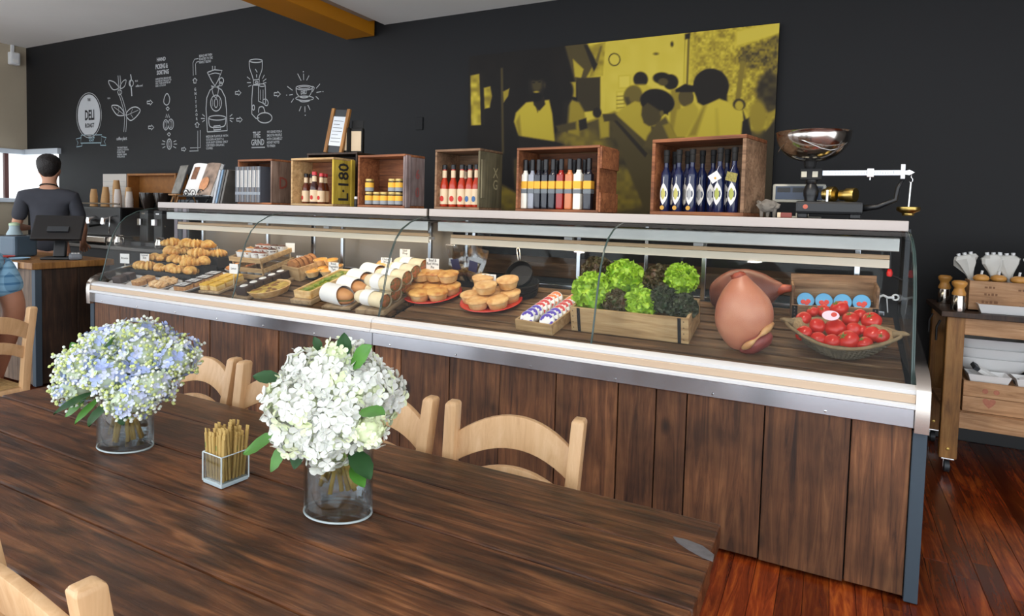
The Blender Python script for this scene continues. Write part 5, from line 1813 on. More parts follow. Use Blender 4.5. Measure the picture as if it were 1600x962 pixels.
for j in range(5):
    for h in (0, 1):
        if h and j == 4:
            continue
        p = on(b5, -.01 + .05 * h + random.uniform(-.01, .01), .065 + j * .112 + .055 * h, .0315 + .084 * h)
        wrap(p, -.12 + random.uniform(-.05, .05), 'rolled wrap with a white paper band lying on the grey edged board' if not h else 'rolled wrap with a white paper band stacked on other wraps', 'wraps with paper bands' if not h else 'wraps stacked on top')


# ---- pies on red plates
def pie_plate(u, v, label, lab2, R, tops, M_lid, seed):
    rn = random.Random(seed)
    t = dthing('red_plate', label, 'plate', u, v, 0)
    obj('plate', MB().lathe([(R * .6, 0), (R * .65, .004), (R * .95, .016), (R, .022), (R * .985, .026), (R * .62, .012), (0, .011)], 40), mat('red_plate_glaze', (206, 58, 46), .25), t, smooth=60)
    spots = [(math.cos(a) * R * .62, math.sin(a) * R * .62, .017) for a in [2 * PI * k / 6 + .35 for k in range(6)]] + [(0, 0, .0135)] + tops
    for k, (x, y, h) in enumerate(spots):
        p = on(t, x, y, h)
        q = thing('meat_pie', lab2, 'pie', p, (Matrix.Rotation(TILT, 3, 'X') @ Matrix.Rotation(rn.uniform(0, 6), 3, 'Z') @ Matrix.Rotation(rn.uniform(-.1, .1), 3, 'X')).to_euler(), lab2.split(' on ')[-1] + ' pies')
        s_ = rn.random() * 20
        obj('pastry_case', cached('piecase', lambda: MB().lathe([(.046, 0), (.050, .004), (.060, .042), (.058, .045), (0, .044)], 28, rad=lambda a, k: 1 + .025 * math.sin(a * 9 + 1)), 50), M_pieside, q)
        obj('pastry_lid', MB().lathe([(.059, .041), (.066, .045), (.065, .053), (.056, .057), (.035, .062), (0, .064)], 28, rad=lambda a, k, s_=s_: 1 + .05 * noise.noise(Vector((math.cos(a) * 2, math.sin(a) * 2, s_)))), M_lid, q, smooth=60)
    return t


pie_plate(677, 463, 'red plate heaped with deep golden beef pies', 'deep golden beef pie on the red plate beside the wraps', .18, [(.0, .05, .086), (-.095, .04, .086), (.09, .055, .086)], M_pietop, 1)
pie_plate(768, 475, 'red plate heaped with pale golden chicken pies', 'pale golden chicken pie on the red plate before the pans', .182, [(.0, -.045, .086), (-.08, .06, .086), (.085, .065, .086)], toast('pale_pie_lid', (232, 190, 128), (206, 146, 84), .5, 28), 2)
price_card(675, 414, 458, 'price card reading beef and red wine pie', 'Beef &\nRed Wine\nPie', 1.05, .1)
price_card(763, 439, 470, 'price card reading chicken and leek pie', 'Chicken\n& Leek\nPie', 1.05, .1)
price_card(603, 411, 438, 'price card among the stacked wraps', 'Chicken\nWrap', .95, .15)
price_card(632, 397, 432, 'price card behind the stacked wraps', 'Salad\nWrap', .9, .15)
price_card(521, 418, 437, 'price card beside the long green quiche reading roast vegetable tart', 'Roast\nVegetable\nTart', .95, .15)
price_card(470, 407, 424, 'price card clipped to the pale box of loaf slices', 'Banana\nBread', .9, .2)
price_card(453, 387, 424, 'blank bright price card standing over the loaf slices', None, .9, .2)
price_card(365, 420, 450, 'pale price card among the dark chocolate cakes', 'Lemon', .9, .1)
price_card(334, 391, 416, 'price card behind the orange pastries', 'Orange\nCake', .9, .2)
price_card(325, 413, 424, 'price card lying near the orange pastries', 'Carrot', .8, .3)
price_card(292, 390, 412, 'price card beside the croissant riser', 'Croissant', .8, .2)
price_card(226, 404, 428, 'price card in front of the croissants beside the nutty slices', 'Caramel\nSlice', 1.0, .2)
price_card(195, 404, 430, 'price card in front of the croissants beside the brownies', 'Brownie', 1.0, .25)

# ---- bags of oats in a black tray
t = open_box(708, 446, 750, 452, .15, .04, .006, M_black, 'shallow black tray holding clear bags of muesli', 'tray', 'black_tray')
for k, (x, y, tl) in enumerate(((.05, .05, -.15), (.13, .05, .25), (.09, .11, .05))):
    p = on(t, min(x, t['w'] - .05), y, .009)
    q = thing('muesli_bag', ('clear bag of pale muesli leaning towards the wraps in the black tray', 'clear bag of pale muesli leaning towards the cast iron pans', 'clear bag of muesli standing behind the other two bags')[k], 'bag', p, (Matrix.Rotation(TILT, 3, 'X') @ Matrix.Rotation(tl, 3, 'Y')).to_euler(), 'muesli bags')
    obj('muesli', MB().blob(3, lambda c: (c.x * .055 * (1.0 if c.z < .2 else .9), c.y * .03, .065 + c.z * .062)), toast('muesli', (206, 184, 148), (164, 136, 98), .8, 120), q, smooth=179)
    obj('plastic', MB().grid(lambda u, v: (((u - .5) * .15) * (1 - .12 * math.sin(v * PI)), -.036 * math.sin(min(1, v * 1.5) * PI) - .002 + .01 * noise.noise(Vector((u * 4, v * 4, k))), v * .25), 12, 14).grid(lambda u, v: (((u - .5) * .15) * (1 - .12 * math.sin(v * PI)), .036 * math.sin(min(1, v * 1.5) * PI) + .002 + .01 * noise.noise(Vector((u * 4, v * 4, k))), v * .25), 12, 14), M_bag, q, smooth=179)
    obj('window_label', MB().rbox(-.03, .03, -.042, -.040, .10, .17, .001), mat('navy_label', (56, 58, 88), .5), q)


# ---- cast iron pans
def pan(p, R, rot, label):
    t = thing('cast_iron_pan', label, 'pan', p, rot, 'black cast iron pans')
    obj('pan_body', MB().lathe([(R * .85, 0), (R * .9, .004), (R, .04), (R * .97, .041), (R * .86, .008), (0, .007)], 32), M_castiron, t, smooth=50)
    return t


pp = D(816, 461)
a = pan(pp, .10, deck_rot(0), 'cast iron pan lying flat under the other pans')
obj('pan_handle', MB().tube([(-.09, .0, .035), (-.14, .01, .045), (-.19, .03, .05)], [.010, .008, .010], 8), M_castiron, a, smooth=179)
a = pan(on(a, .01, 0, .042), .10, deck_rot(.8), 'cast iron pan stacked in the middle of the pans')
obj('pan_handle', MB().tube([(-.09, .0, .035), (-.14, .01, .05), (-.17, .01, .06)], [.010, .008, .010], 8), M_castiron, a, smooth=179)
a = pan(on(a, .0, .02, .07), .085, (Matrix.Rotation(math.radians(58), 3, 'X')).to_euler(), 'small cast iron pan tipped up on the stacked pans with a wire handle')
obj('wire_handle', MB().tube([(-.03, .085, .03), (-.05, .13, .032), (-.065, .165, .033), (-.052, .175, .033), (-.042, .16, .032), (-.02, .09, .03)], .0035, 6), M_steel, a, smooth=179)

# ---- cheese rounds in a little tray
ct = open_box(806, 515, 863, 525, .40, .058, .009, M_crate_pale, 'small pale wooden tray of wrapped cheese rounds', 'tray', 'wooden_tray')


def cheese(p, rx, ink, label, group):
    t = thing('cheese_round', label, 'cheese', p, rx, group)
    R = .040
    obj('paper_disc', cached('cheesed', lambda: MB().lathe([(R * .96, -.011), (R, -.008), (R, .008), (R * .96, .011)], 26), 40), M_paper, t)

    def printmb():
        mb = MB()
        n = 26
        for a0, a1 in ((.35, 2.8), (3.5, 4.5), (4.95, 5.95)):
            V = []
            m = 8
            for i in range(m + 1):
                a = a0 + (a1 - a0) * i / m
                k = .62 if i % 3 else .48
                V += [(R * .93 * math.cos(a), R * .93 * math.sin(a), .0116), (R * k * math.cos(a), R * k * math.sin(a), .0116)]
            mb.add(V, [(2 * i, 2 * i + 2, 2 * i + 3, 2 * i + 1) for i in range(m)])
        return mb
    obj('printed_ring', cached('cheesep', printmb), ink, t)


inks = [(mat('violet_ink', (88, 66, 168), .6), 'violet'), (mat('red_ink', (196, 70, 66), .6), 'red'), (mat('orange_ink', (226, 128, 72), .6), 'orange')]
for j in range(8):
    ink, cn = inks[0] if j < 3 else inks[1] if j < 6 else inks[2]
    for i in range(2):
        p = on(ct, .05 + i * (ct['w'] - .10), .045 + j * .043, .052)
        cheese(p, (Matrix.Rotation(TILT + math.radians(52), 3, 'X') @ Matrix.Rotation(random.uniform(-.4, .4), 3, 'Z')).to_euler(), ink, 'round cheese wrapped in white paper with %s print in the pale tray' % cn, '%s printed cheese rounds' % cn)

# ---- lettuce crate
lc = open_box(893, 516, 1076, 538, .27, .125, .014, M_crate_pale, 'pale wooden crate with black metal straps full of lettuces', 'crate', 'lettuce_crate')
LW = lc['w']
for xs in (.035, LW - .05):
    obj('metal_strap', MB().rbox(xs, xs + .016, -.0025, -.0003, 0, .125, .0008), M_blackmatte, lc)
for xs in (.012, LW - .022):
    for k in range(4):
        obj('nail', MB().lathe([(.0028, 0), (.0015, .0014)], 6, Matrix.Translation((xs, -.0002, .018 + k * .03)) @ Matrix.Rotation(PI / 2, 4, 'X')), M_blackmatte, lc)


def frill_mesh(seed):
    """one curly leaf edge: a ruffled fan, z outwards"""
    rn = random.Random(seed)
    o = rn.random() * 50

    def fn(u, v):
        x = (u - .5) * 2
        wv = v ** 1.3
        y = wv * (.34 * math.sin(x * 7.5 + o) + .22 * math.sin(x * 15 + o * 1.7)) + .25 * x * x
        z = v * (.75 - .22 * x * x) + .10 * math.sin(x * 11 + o) * wv - .22 * v ** 3
        return (x * (.62 + .5 * v), y * .8, z)
    return MB().grid(fn, 22, 5).mesh('lettuce_leaf', 179)


FRILL = [frill_mesh(i) for i in range(7)]


def leaf_mat(name, a, b):
    m = toast(name, a, b, .42, 26)
    bs = m.node_tree.nodes['Principled BSDF']
    bs.inputs['Subsurface Weight'].default_value = .12
    bs.inputs['Subsurface Radius'].default_value = (.02, .03, .01)
    return m


M_green = leaf_mat('green_lettuce', (186, 216, 62), (122, 176, 44))
M_red = leaf_mat('red_lettuce', (96, 62, 44), (62, 76, 38))
M_dkred = leaf_mat('dark_lettuce', (62, 52, 42), (52, 74, 42))


def lettuce(u, v, y, rad, m, label, group, n=26, seed=0):
    rn = random.Random(seed)
    c = P(u, v, y=y)
    base = Vector((c.x, y, c.z - rad * .55))
    t = thing('lettuce', label, 'lettuce', base, (0, 0, 0), group)
    o = Vector((seed * 3.7, seed * 1.3, 0))

    def head(cc):
        k = .70 + .22 * noise.noise(cc * 2.1 + o) + .13 * abs(noise.noise(cc * 5 + o)) + .06 * noise.noise(cc * 11 + o)
        return (cc.x * rad * k, cc.y * rad * k, rad * .55 + cc.z * rad * k * .95)
    obj('heart', MB().blob(4, head), m, t, smooth=60)
    for k in range(n):
        q = (k + .5) / n
        az = k * 2.399 + rn.uniform(-.25, .25)
        z = 1 - 1.45 * q
        r_ = math.sqrt(max(0, 1 - z * z))
        d = Vector((r_ * math.cos(az), r_ * math.sin(az), z))
        s_ = rad * rn.uniform(.36, .52)
        rot = d.to_track_quat('Z', 'Y').to_matrix() @ Matrix.Rotation(rn.uniform(0, 6.28), 3, 'Z') @ Matrix.Rotation(rn.uniform(-.5, .5), 3, 'X')
        obj('leaf', FRILL[k % 7], m, t, d * rad * .62 + Vector((0, 0, rad * .55)), rot.to_euler(), s_)


lettuce(927, 458, 2.99, .125, M_green, 'bright green curly lettuce spilling over the end of the crate beside the cheese rounds', 'green lettuces in the crate', 58, 1)
lettuce(975, 436, 3.08, .115, M_green, 'bright green frilly lettuce standing tallest in the crate', 'green lettuces in the crate', 58, 2)
lettuce(1001, 475, 2.985, .095, M_green, 'bright green frilly lettuce at the front of the crate between dark ones', 'green lettuces in the crate', 58, 3)
lettuce(1064, 437, 3.07, .095, M_green, 'bright green frilly lettuce at the back corner of the crate near the ham', 'green lettuces in the crate', 58, 4)
lettuce(934, 427, 3.13, .10, M_red, 'reddish brown lettuce at the back of the crate behind green heads', 'dark lettuces in the crate', 58, 5)
lettuce(963, 474, 2.965, .08, M_red, 'reddish brown lettuce at the front of the crate hanging over the edge', 'dark lettuces in the crate', 58, 6)
lettuce(1032, 440, 3.10, .10, M_red, 'reddish brown lettuce between two tall green heads', 'dark lettuces in the crate', 58, 7)
lettuce(1038, 470, 3.0, .085, M_dkred, 'dark green brown lettuce in the middle of the crate front', 'dark lettuces in the crate', 58, 8)
lettuce(1066, 482, 2.985, .085, M_dkred, 'dark green brown lettuce at the strapped end of the crate near the ham', 'dark lettuces in the crate', 58, 9)


# ---- hams
def ham(p, rz, sc, label, rot=None, marks=True):
    t = thing('ham', label, 'ham', p, rot or (0, 0, rz), 'hams on the bone', sc)
    N, n = 22, 28

    def surf():
        V, F = [], []
        prof = [(0.0, .0), (.045, .004), (.075, .03), (.105, .075), (.122, .12), (.126, .165), (.120, .205), (.104, .242), (.084, .272), (.063, .297), (.046, .316), (.034, .331), (.025, .342), (.014, .349), (0, .351)]
        sm = smooth_pts([(a, b) for a, b in prof], False, 3)
        m = len(sm)
        for i, q in enumerate(sm):
            r_, z = max(0, q.x), q.y
            for k in range(n):
                a = 2 * PI * k / n
                w = 1 + .05 * noise.noise(Vector((math.cos(a) * 1.5, math.sin(a) * 1.5, z * 9)))
                V.append((r_ * math.cos(a) * w + .0 - .02 * max(0, z - .24) / .1, r_ * math.sin(a) * .72 * w, z))
        F = [(j * n + i, j * n + (i + 1) % n, (j + 1) * n + (i + 1) % n, (j + 1) * n + i) for j in range(m - 1) for i in range(n)]
        return MB().add(V, F)
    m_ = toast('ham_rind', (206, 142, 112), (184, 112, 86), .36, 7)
    m_.node_tree.nodes['Principled BSDF'].inputs['Subsurface Weight'].default_value = .1
    obj('rind', cached('hamrind', surf, 179), m_, t)
    obj('shank_end', MB().blob(3, lambda c: (-.030 + c.x * .030 * wobble(c, .4, 3), c.y * .024, .335 + c.z * .020 * wobble(c, .4, 3) + c.x * .008)), toast('shank', (176, 84, 60), (130, 56, 44), .4, 20), t, smooth=179)

    def cut():
        # flat cut face sloping across the lower right, with a fat rim
        V, F = [], []
        for i in range(13):
            q = i / 12
            x = .005 + q * .115
            z0 = .002 + q * .135
            yy = -.092 * math.sin(PI * (.25 + q * .62))
            V += [(x, yy - .006, z0 + .018), (x + .018, yy - .004, z0 - .004), (x + .012, yy + .05, z0 - .010)]
        F = [(3 * i + k, 3 * i + 3 + k, 3 * i + 4 + k, 3 * i + 1 + k) for i in range(12) for k in (0, 1)]
        return MB().add(V, F)
    if marks:
        obj('fat_rim', MB().tube([(.0 + q * .122, -.088 * math.sin(PI * (.3 + q * .62)) - .004, .022 + q * .115) for q in [k / 10 for k in range(11)]], [.010 + .006 * math.sin(k) for k in range(11)], 8), toast('ham_fat', (214, 172, 116), (186, 130, 82), .5, 24), t, smooth=179)
        obj('cut_face', MB().blob(3, lambda c: (.055 + c.x * .068 * wobble(c, .2, 3), -.03 + c.y * .058, .045 + c.z * .046 * wobble(c, .2, 3) + c.x * .035)), toast('ham_meat', (156, 74, 66), (120, 50, 46), .45, 22), t, smooth=179)
    return t


hp = D(1162, 553)
ham(hp + Vector((-.012, .05, .008)), math.radians(8), .98, 'large pink ham on the bone standing upright beside the tomatoes')
hb = D(1155, 470)
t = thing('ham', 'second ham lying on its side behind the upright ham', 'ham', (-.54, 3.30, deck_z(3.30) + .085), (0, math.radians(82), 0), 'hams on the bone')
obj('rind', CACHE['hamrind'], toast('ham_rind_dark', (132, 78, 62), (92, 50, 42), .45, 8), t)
obj('shank_end', MB().tube([(-.01, 0, .32), (-.015, 0, .36), (-.012, 0, .40)], [.030, .02, .016], 10), toast('shank', (176, 84, 60), (130, 56, 44), .4, 20), t, smooth=179)

# ---- crate of tomato tins
tc_ = open_box(1236, 499, 1372, 506, .10, .075, .011, M_crate_br, 'small wooden crate with black corner straps holding tomato tins', 'crate', 'tin_crate')
TW = tc_['w']
obj('high_back', MB().rbox(0, TW, .101, .110, 0, .20, .002), M_crate_br, tc_)
for xs in (0, TW - .011):
    obj('high_side', MB().rbox(xs, xs + .011, .012, .0995, .0755, .17, .002), M_crate_br, tc_)
for xs in (.002, TW - .027):
    s_ = obj('corner_strap', MB().rbox(xs, xs + .025, -.0025, -.0003, 0, .075, .0006), M_blackmatte, tc_)
    for k in range(4):
        obj('rivet', MB().lathe([(.003, 0), (.0015, .0012)], 6, Matrix.Translation((xs + .012, -.0025, .012 + k * .017)) @ Matrix.Rotation(PI / 2, 4, 'X')), M_chrome, s_)
for k in range(4):
    x = .066 + k * (TW - .132) / 3
    p = on(tc_, x, .052, .076)
    t = thing('tomato_tin', 'blue and red labelled tomato tin lying in the small crate', 'tin', p, (Matrix.Rotation(TILT + math.radians(60), 3, 'X')).to_euler(), 'tomato tins')
    R = .038
    obj('tin', cached('tinb', lambda: MB().lathe([(R, -.04), (R * 1.03, -.038), (R, -.035), (R, .035), (R * 1.03, .038), (R, .04), (R * .95, .036)], 26), 40), M_steel, t)
    obj('label', cached('tinl', lambda: MB().lathe([(R * 1.005, -.034), (R * 1.01, -.034), (R * 1.01, .034), (R * 1.005, .034)], 26), 40), mat('blue_label', (86, 158, 206), .5), t)
    e = obj('end_print', cached('tine', lambda: MB().lathe([(R * .97, .0362), (R * .97, .0372), (0, .0375)], 26), 40), mat('blue_label', (86, 158, 206), .5), t)
    for q, (a, b) in enumerate(((-.010, -.008), (.006, -.012), (.012, -.004))):
        obj('printed_tomato', MB().lathe([(.011, 0), (.009, .0016), (0, .002)], 14, Matrix.Translation((a, b, .0374))), mat('print_red', (206, 58, 44), .5), e)
    obj('printed_band', MB().box(-.03, .03, -.030, -.023, .0372, .0384), M_paper, e)

# ---- basket of tomatoes
BC = D(1315, 545)
BC = Vector((P(1313, 540, y=2.985).x, 2.985, deck_z(2.985) + .002))
bk = thing('tomato_basket', 'dark woven boat shaped basket with a hessian lining', 'basket', BC, deck_rot(math.radians(-4)))
BA, BB_, BH = .195, .150, .085


def bpt(u, v, off=0):
    """u around, v bottom->rim"""
    a = 2 * PI * u
    ca, sa = math.cos(a), math.sin(a)
    k = .42 + .58 * v ** .6
    tip = abs(ca) ** 10
    return Vector((ca * BA * k * (1 + .10 * tip * v) + off * ca, sa * BB_ * k * (1 - .15 * ca * ca) + off * sa, BH * v * (1 + .30 * ca * ca) + .002))


def weave():
    mb = MB()
    NU, NV = 120, 14

    def fn(u, v):
        b = .0035 * (1 if (int(u * NU / 2) + int(v * NV)) % 2 else -1)
        p = bpt(u, v, b)
        return tuple(p)
    mb.grid(fn, NU, NV)
    mb.add([tuple(bpt(k / 24, 0)) for k in range(24)], [tuple(range(24))])
    return mb


obj('woven_body', weave(), mat('dark_wicker', (92, 82, 64), .8, var=.5, vscale=50), bk)
obj('hessian_lining', MB().grid(lambda u, v: tuple(bpt(u, .12 + .9 * v, -.008) + Vector((0, 0, .003 + .004 * math.sin(u * 60) * v))), 60, 6), mat('hessian', (172, 146, 106), .9, var=.3, vscale=120, bump=.5, bscale=300), bk, smooth=179)
obj('rim', MB().tube([bpt(k / 60, 1) for k in range(61)], .0075, 8), mat('wicker_rim', (128, 108, 78), .8, var=.4, vscale=60), bk, smooth=179)
for s in (-1, 1):
    obj('handle', MB().tube([bpt(.0 if s > 0 else .5, 1) + Vector((s * d, 0, h)) for d, h in ((-.03, 0), (-.005, .006), (.012, .010), (.028, .008))], [.016, .013, .010, .004], 8), mat('wicker_rim', (128, 108, 78), .8), bk, smooth=179)


def tomato_mesh():
    return MB().blob(3, lambda c: (c.x * (1 + .03 * math.cos(5 * math.atan2(c.y, c.x))), c.y * (1 + .03 * math.cos(5 * math.atan2(c.y, c.x))), (c.z - .16 * math.exp(-6 * (c.x ** 2 + c.y ** 2)) * (1 if c.z > 0 else 0)) * .82)).mesh('tomato', 179)


TOM = tomato_mesh()


def calyx():
    mb = MB()
    for k in range(5):
        a = k * 2 * PI / 5
        mb.tube([(0, 0, .70), (.2 * math.cos(a), .2 * math.sin(a), .76), (.45 * math.cos(a + .2), .45 * math.sin(a + .2), .80)], [.06, .05, .01], 5)
    mb.tube([(0, 0, .68), (.05, .02, .85), (.12, .0, 1.0)], .05, 5)
    return mb.mesh('calyx', 179)


CAL = calyx()
M_tom = toast('tomato_skin', (206, 50, 34), (186, 32, 24), .18, 5)
MATS['tomato_skin'].node_tree.nodes['Bump'].inputs['Strength'].default_value = 0
spots = [(648, 435, 45), (700, 396, 34), (762, 390, 38), (855, 378, 52), (730, 478, 46), (833, 490, 56), (920, 437, 46), (975, 412, 36), (1040, 448, 56), (940, 500, 44), (1045, 525, 48), (1102, 540, 44), (650, 520, 48), (735, 552, 44), (812, 568, 46), (905, 563, 64), (1000, 580, 46), (985, 500, 30)]
n_ = np.array([0, -.42, 1.0])
for k, (zx, zy, rr) in enumerate(spots):
    u, v = 1080 + zx / 3.7, 380 + zy / 3.7
    d = ray(u, v)
    p0 = np.array([0, 2.985, BC.z + .085])
    tt = (n_ @ (p0 - CAM)) / (n_ @ d)
    p = Vector(CAM + d * tt)
    R = rr / 3.7 * depth(p) / FPX
    rot = (Matrix.Rotation(random.uniform(.2, 1.3), 3, 'X') @ Matrix.Rotation(random.uniform(-.6, .6), 3, 'Y')).to_euler()
    t = thing('tomato', 'ripe red tomato heaped in the woven basket', 'tomato', p, rot, 'tomatoes in the basket', R)
    obj('fruit', TOM, M_tom, t)
    if k in (1, 2, 3, 6, 8, 15, 11, 16):
        obj('calyx', CAL, mat('tomato_stem', (112, 140, 58), .6), t)
for k in range(7):   # lower layer that carries the heap
    p = on(bk, -.105 + k * .035, .02 * (-1) ** k, .035)
    t = thing('tomato', 'ripe red tomato heaped in the woven basket', 'tomato', p, (random.random(), random.random(), 0), 'tomatoes in the basket', .034)
    obj('fruit', TOM, M_tom, t)
# oval price tag stuck on a tomato
d = ray(1298, 493)
p0 = np.array([0, 2.94, BC.z + .135])
p = Vector(CAM + d * ((n_ @ (p0 - CAM)) / (n_ @ d)))
t = thing('price_tag', 'pale pink oval price tag with a tomato picture on top of the heap', 'tag', p, (math.radians(50), 0, math.radians(-12)))
obj('card', MB().lathe([(.034, 0), (.034, .002), (0, .0022)], 28), mat('pink_card', (238, 206, 222), .5), t, scale=(1, .72, 1))
obj('tomato_print', MB().lathe([(.012, 0), (.010, .002), (0, .0024)], 16, Matrix.Translation((.012, .006, .002))), mat('print_red', (206, 58, 44), .5), t)


# ================================================================== FLOWERS ON THE TABLE
M_white = mat('white_petal', (226, 227, 219), .6, sub=.15)
M_cream = mat('cream_green_petal', (230, 238, 198), .6, sub=.15)
M_blue = mat('blue_petal', (168, 182, 228), .6, sub=.1)
M_lilac = mat('lilac_petal', (206, 212, 238), .6, sub=.1)
M_palegreen = mat('pale_green_petal', (204, 216, 190), .6, sub=.1)
M_bud = mat('green_bud', (204, 214, 136), .6)
M_stem = mat('flower_stem', (138, 158, 74), .5, var=.2, vscale=30)
M_cut = mat('cut_stem', (176, 136, 44), .5, var=.25, vscale=30)
M_leaf = mat('hydrangea_leaf', (74, 128, 46), .45, var=.25, vscale=20)
M_leafd = mat('dark_hydrangea_leaf', (36, 74, 36), .45, var=.25, vscale=20)


def floret(mb, c, nrm, size, rn, cup=.25):
    up = nrm.normalized()
    a = up.orthogonal().normalized()
    a.rotate(Matrix.Rotation(rn.uniform(0, 6.28), 3, up))
    for k in range(4):
        d = a.copy(); d.rotate(Matrix.Rotation(k * PI / 2 + rn.uniform(-.12, .12), 3, up))
        s = up.cross(d)
        L = size * rn.uniform(.85, 1.1)
        z = up * (L * cup * rn.uniform(.3, 1.4))
        V = [c, c + d * L * .55 + s * L * .46 + z * .5, c + d * L * .95 + s * L * .34 + z * .8, c + d * L * 1.05 + z * 1.0, c + d * L * .95 - s * L * .34 + z * .8, c + d * L * .55 - s * L * .46 + z * .5, c + d * L * .6 + z * .25]
        mb.add(V, [(0, 1, 6), (1, 2, 6), (2, 3, 6), (3, 4, 6), (4, 5, 6), (5, 0, 6)])


def leaf_blade(l, w):
    def fn(u, v):
        x = (u - .5) * 2
        ww = w * math.sin(PI * min(1, v * .97 + .03)) ** .8 * (1 + .05 * math.sin(v * 50))
        return (x * ww, v * l, -.15 * l * v * v + .12 * w * abs(x))
    return MB().grid(fn, 4, 12).mesh('leaf', 60)


LB = leaf_blade(.10, .028)


def hydrangea(base, head, neck, R, kind, label, group, seed, leaves=0, squash=1.0):
    rn = random.Random(seed)
    t = thing('hydrangea', label, 'flower', base, (0, 0, 0), group)
    o = Vector(base)
    h = Vector(head) - o
    nk = Vector(neck) - o
    foot = Vector((0, 0, 0))
    obj('stem', MB().tube([nk + (foot - nk) * .45, nk, h * .6 + nk * .4, h], [.0035, .0035, .003, .003], 6), M_stem, t, smooth=179)
    obj('cut_end', MB().tube([foot, nk + (foot - nk) * .45], [.0052, .0044], 6), M_cut, t, smooth=179)
    parts = {}
    n = int(150 * (R / .07) ** 2)
    axis = (h - nk).normalized()
    for k in range(n):
        z = 1 - 2 * (k + .5) / n
        if z < -.62:
            continue
        r_ = math.sqrt(max(0, 1 - z * z)); a = k * 2.39996 + rn.uniform(-.2, .2)
        d = Vector((r_ * math.cos(a), r_ * math.sin(a), z))
        d = Vector((0, 0, 1)).rotation_difference(axis) @ d
        rad = R * rn.uniform(.84, 1.06)
        p = h + Vector((d.x * rad, d.y * rad, d.z * rad * squash))
        nn = d + Vector((rn.uniform(-.5, .5), rn.uniform(-.5, .5), rn.uniform(-.5, .5)))
        if kind == 'white':
            key = 'white_florets' if rn.random() > .17 else 'green_florets'
            floret(parts.setdefault(key, MB()), p, nn, rn.uniform(.014, .0195), rn, .3)
        elif kind == 'greenish':
            key = 'green_florets' if rn.random() < .75 else 'white_florets'
            floret(parts.setdefault(key, MB()), p, nn, rn.uniform(.009, .012), rn, .5)
        else:
            q = rn.random()
            if kind == 'bud':
                q = q * .78 + .20
            if q < .28:
                floret(parts.setdefault('blue_florets', MB()), p, nn, rn.uniform(.012, .017), rn, .3)
            elif q < .55:
                floret(parts.setdefault('lilac_florets', MB()), p, nn, rn.uniform(.008, .013), rn, .4)
            elif q < .72:
                floret(parts.setdefault('green_florets', MB()), p, nn, rn.uniform(.009, .013), rn, .4)
            if q > .5:
                for j in range(4):
                    pb = p + Vector((rn.uniform(-.011, .011), rn.uniform(-.011, .011), rn.uniform(-.011, .011))) + d * .004
                    key = 'buds' if rn.random() < .55 else 'pale_buds'
                    parts.setdefault(key, MB()).blob(1, lambda c, pb=pb: tuple(pb + c * rn.uniform(.0036, .0052)))
    mm = {'white_florets': M_white, 'green_florets': M_cream if kind in ('white', 'greenish') else M_palegreen, 'blue_florets': M_blue, 'lilac_florets': M_lilac, 'buds': M_bud, 'pale_buds': mat('pale_bud', (226, 230, 220), .6)}
    for k, mb in parts.items():
        obj(k, mb, mm[k], t, kind='stuff')
    obj('flower_core', MB().blob(2, lambda c: tuple(h + Vector((c.x, c.y, c.z * squash)) * R * .78)), M_cream if kind in ('white', 'greenish') else M_palegreen, t, smooth=179)
    return t


def add_leaf(t, p, direction, roll=0, sc=1.0, m=M_leaf):
    d = Vector(direction).normalized()
    z = Vector((.35, -.55, .75))
    z = (z - d * z.dot(d)).normalized()
    x = d.cross(z)
    rot = Matrix(((x.x, d.x, z.x), (x.y, d.y, z.y), (x.z, d.z, z.z))) @ Matrix.Rotation(roll, 3, 'Y')
    obj('leaf', LB, m, t, Vector(p) - Vector(t.location), rot.to_euler(), sc)


def vase(c, rz, label, fill):
    t = thing('glass_vase', label, 'vase', c, (0, 0, rz))
    rx, ry, h = .078, .056, .165
    sc = lambda mb: mb

    def ov(prof, n=40):
        V, F = [], []
        for r_, z in prof:
            for k in range(n):
                a = 2 * PI * k / n
                V.append((rx * r_ * math.cos(a), ry * r_ * math.sin(a), z))
        F = [(j * n + i, j * n + (i + 1) % n, (j + 1) * n + (i + 1) % n, (j + 1) * n + i) for j in range(len(prof) - 1) for i in range(n)]
        return MB().add(V, F)
    obj('glass_wall', ov([(.0, .0), (.97, .0), (1, .004), (1, h), (.985, h + .001), (.96, h), (.96, .018), (.0, .018)]), M_vaseglass, t, smooth=40)
    obj('rim', MB().tube([(rx * .985 * math.cos(a), ry * .985 * math.sin(a), h) for a in [2 * PI * k / 48 for k in range(49)]], .0016, 6), mat('glass_rim', (206, 218, 220), .15), t, smooth=179)
    obj('base_rim', MB().tube([(rx * .97 * math.cos(a), ry * .97 * math.sin(a), .004) for a in [2 * PI * k / 48 for k in range(49)]], .0024, 6), mat('glass_rim', (206, 218, 220), .15), t, smooth=179)
    obj('water', ov([(.0, .0185), (.94, .0185), (.95, fill), (.0, fill)]), M_water, t, smooth=30)
    return t


TZ = .7405
vc2 = P(528, 800, z=TZ)
vc1 = P(196, 697, z=TZ)
vase(vc2, math.radians(12), 'oval clear glass vase of water holding the white hydrangeas', .105)
vase(vc1, math.radians(12), 'oval clear glass vase of water holding the blue and green hydrangeas', .075)

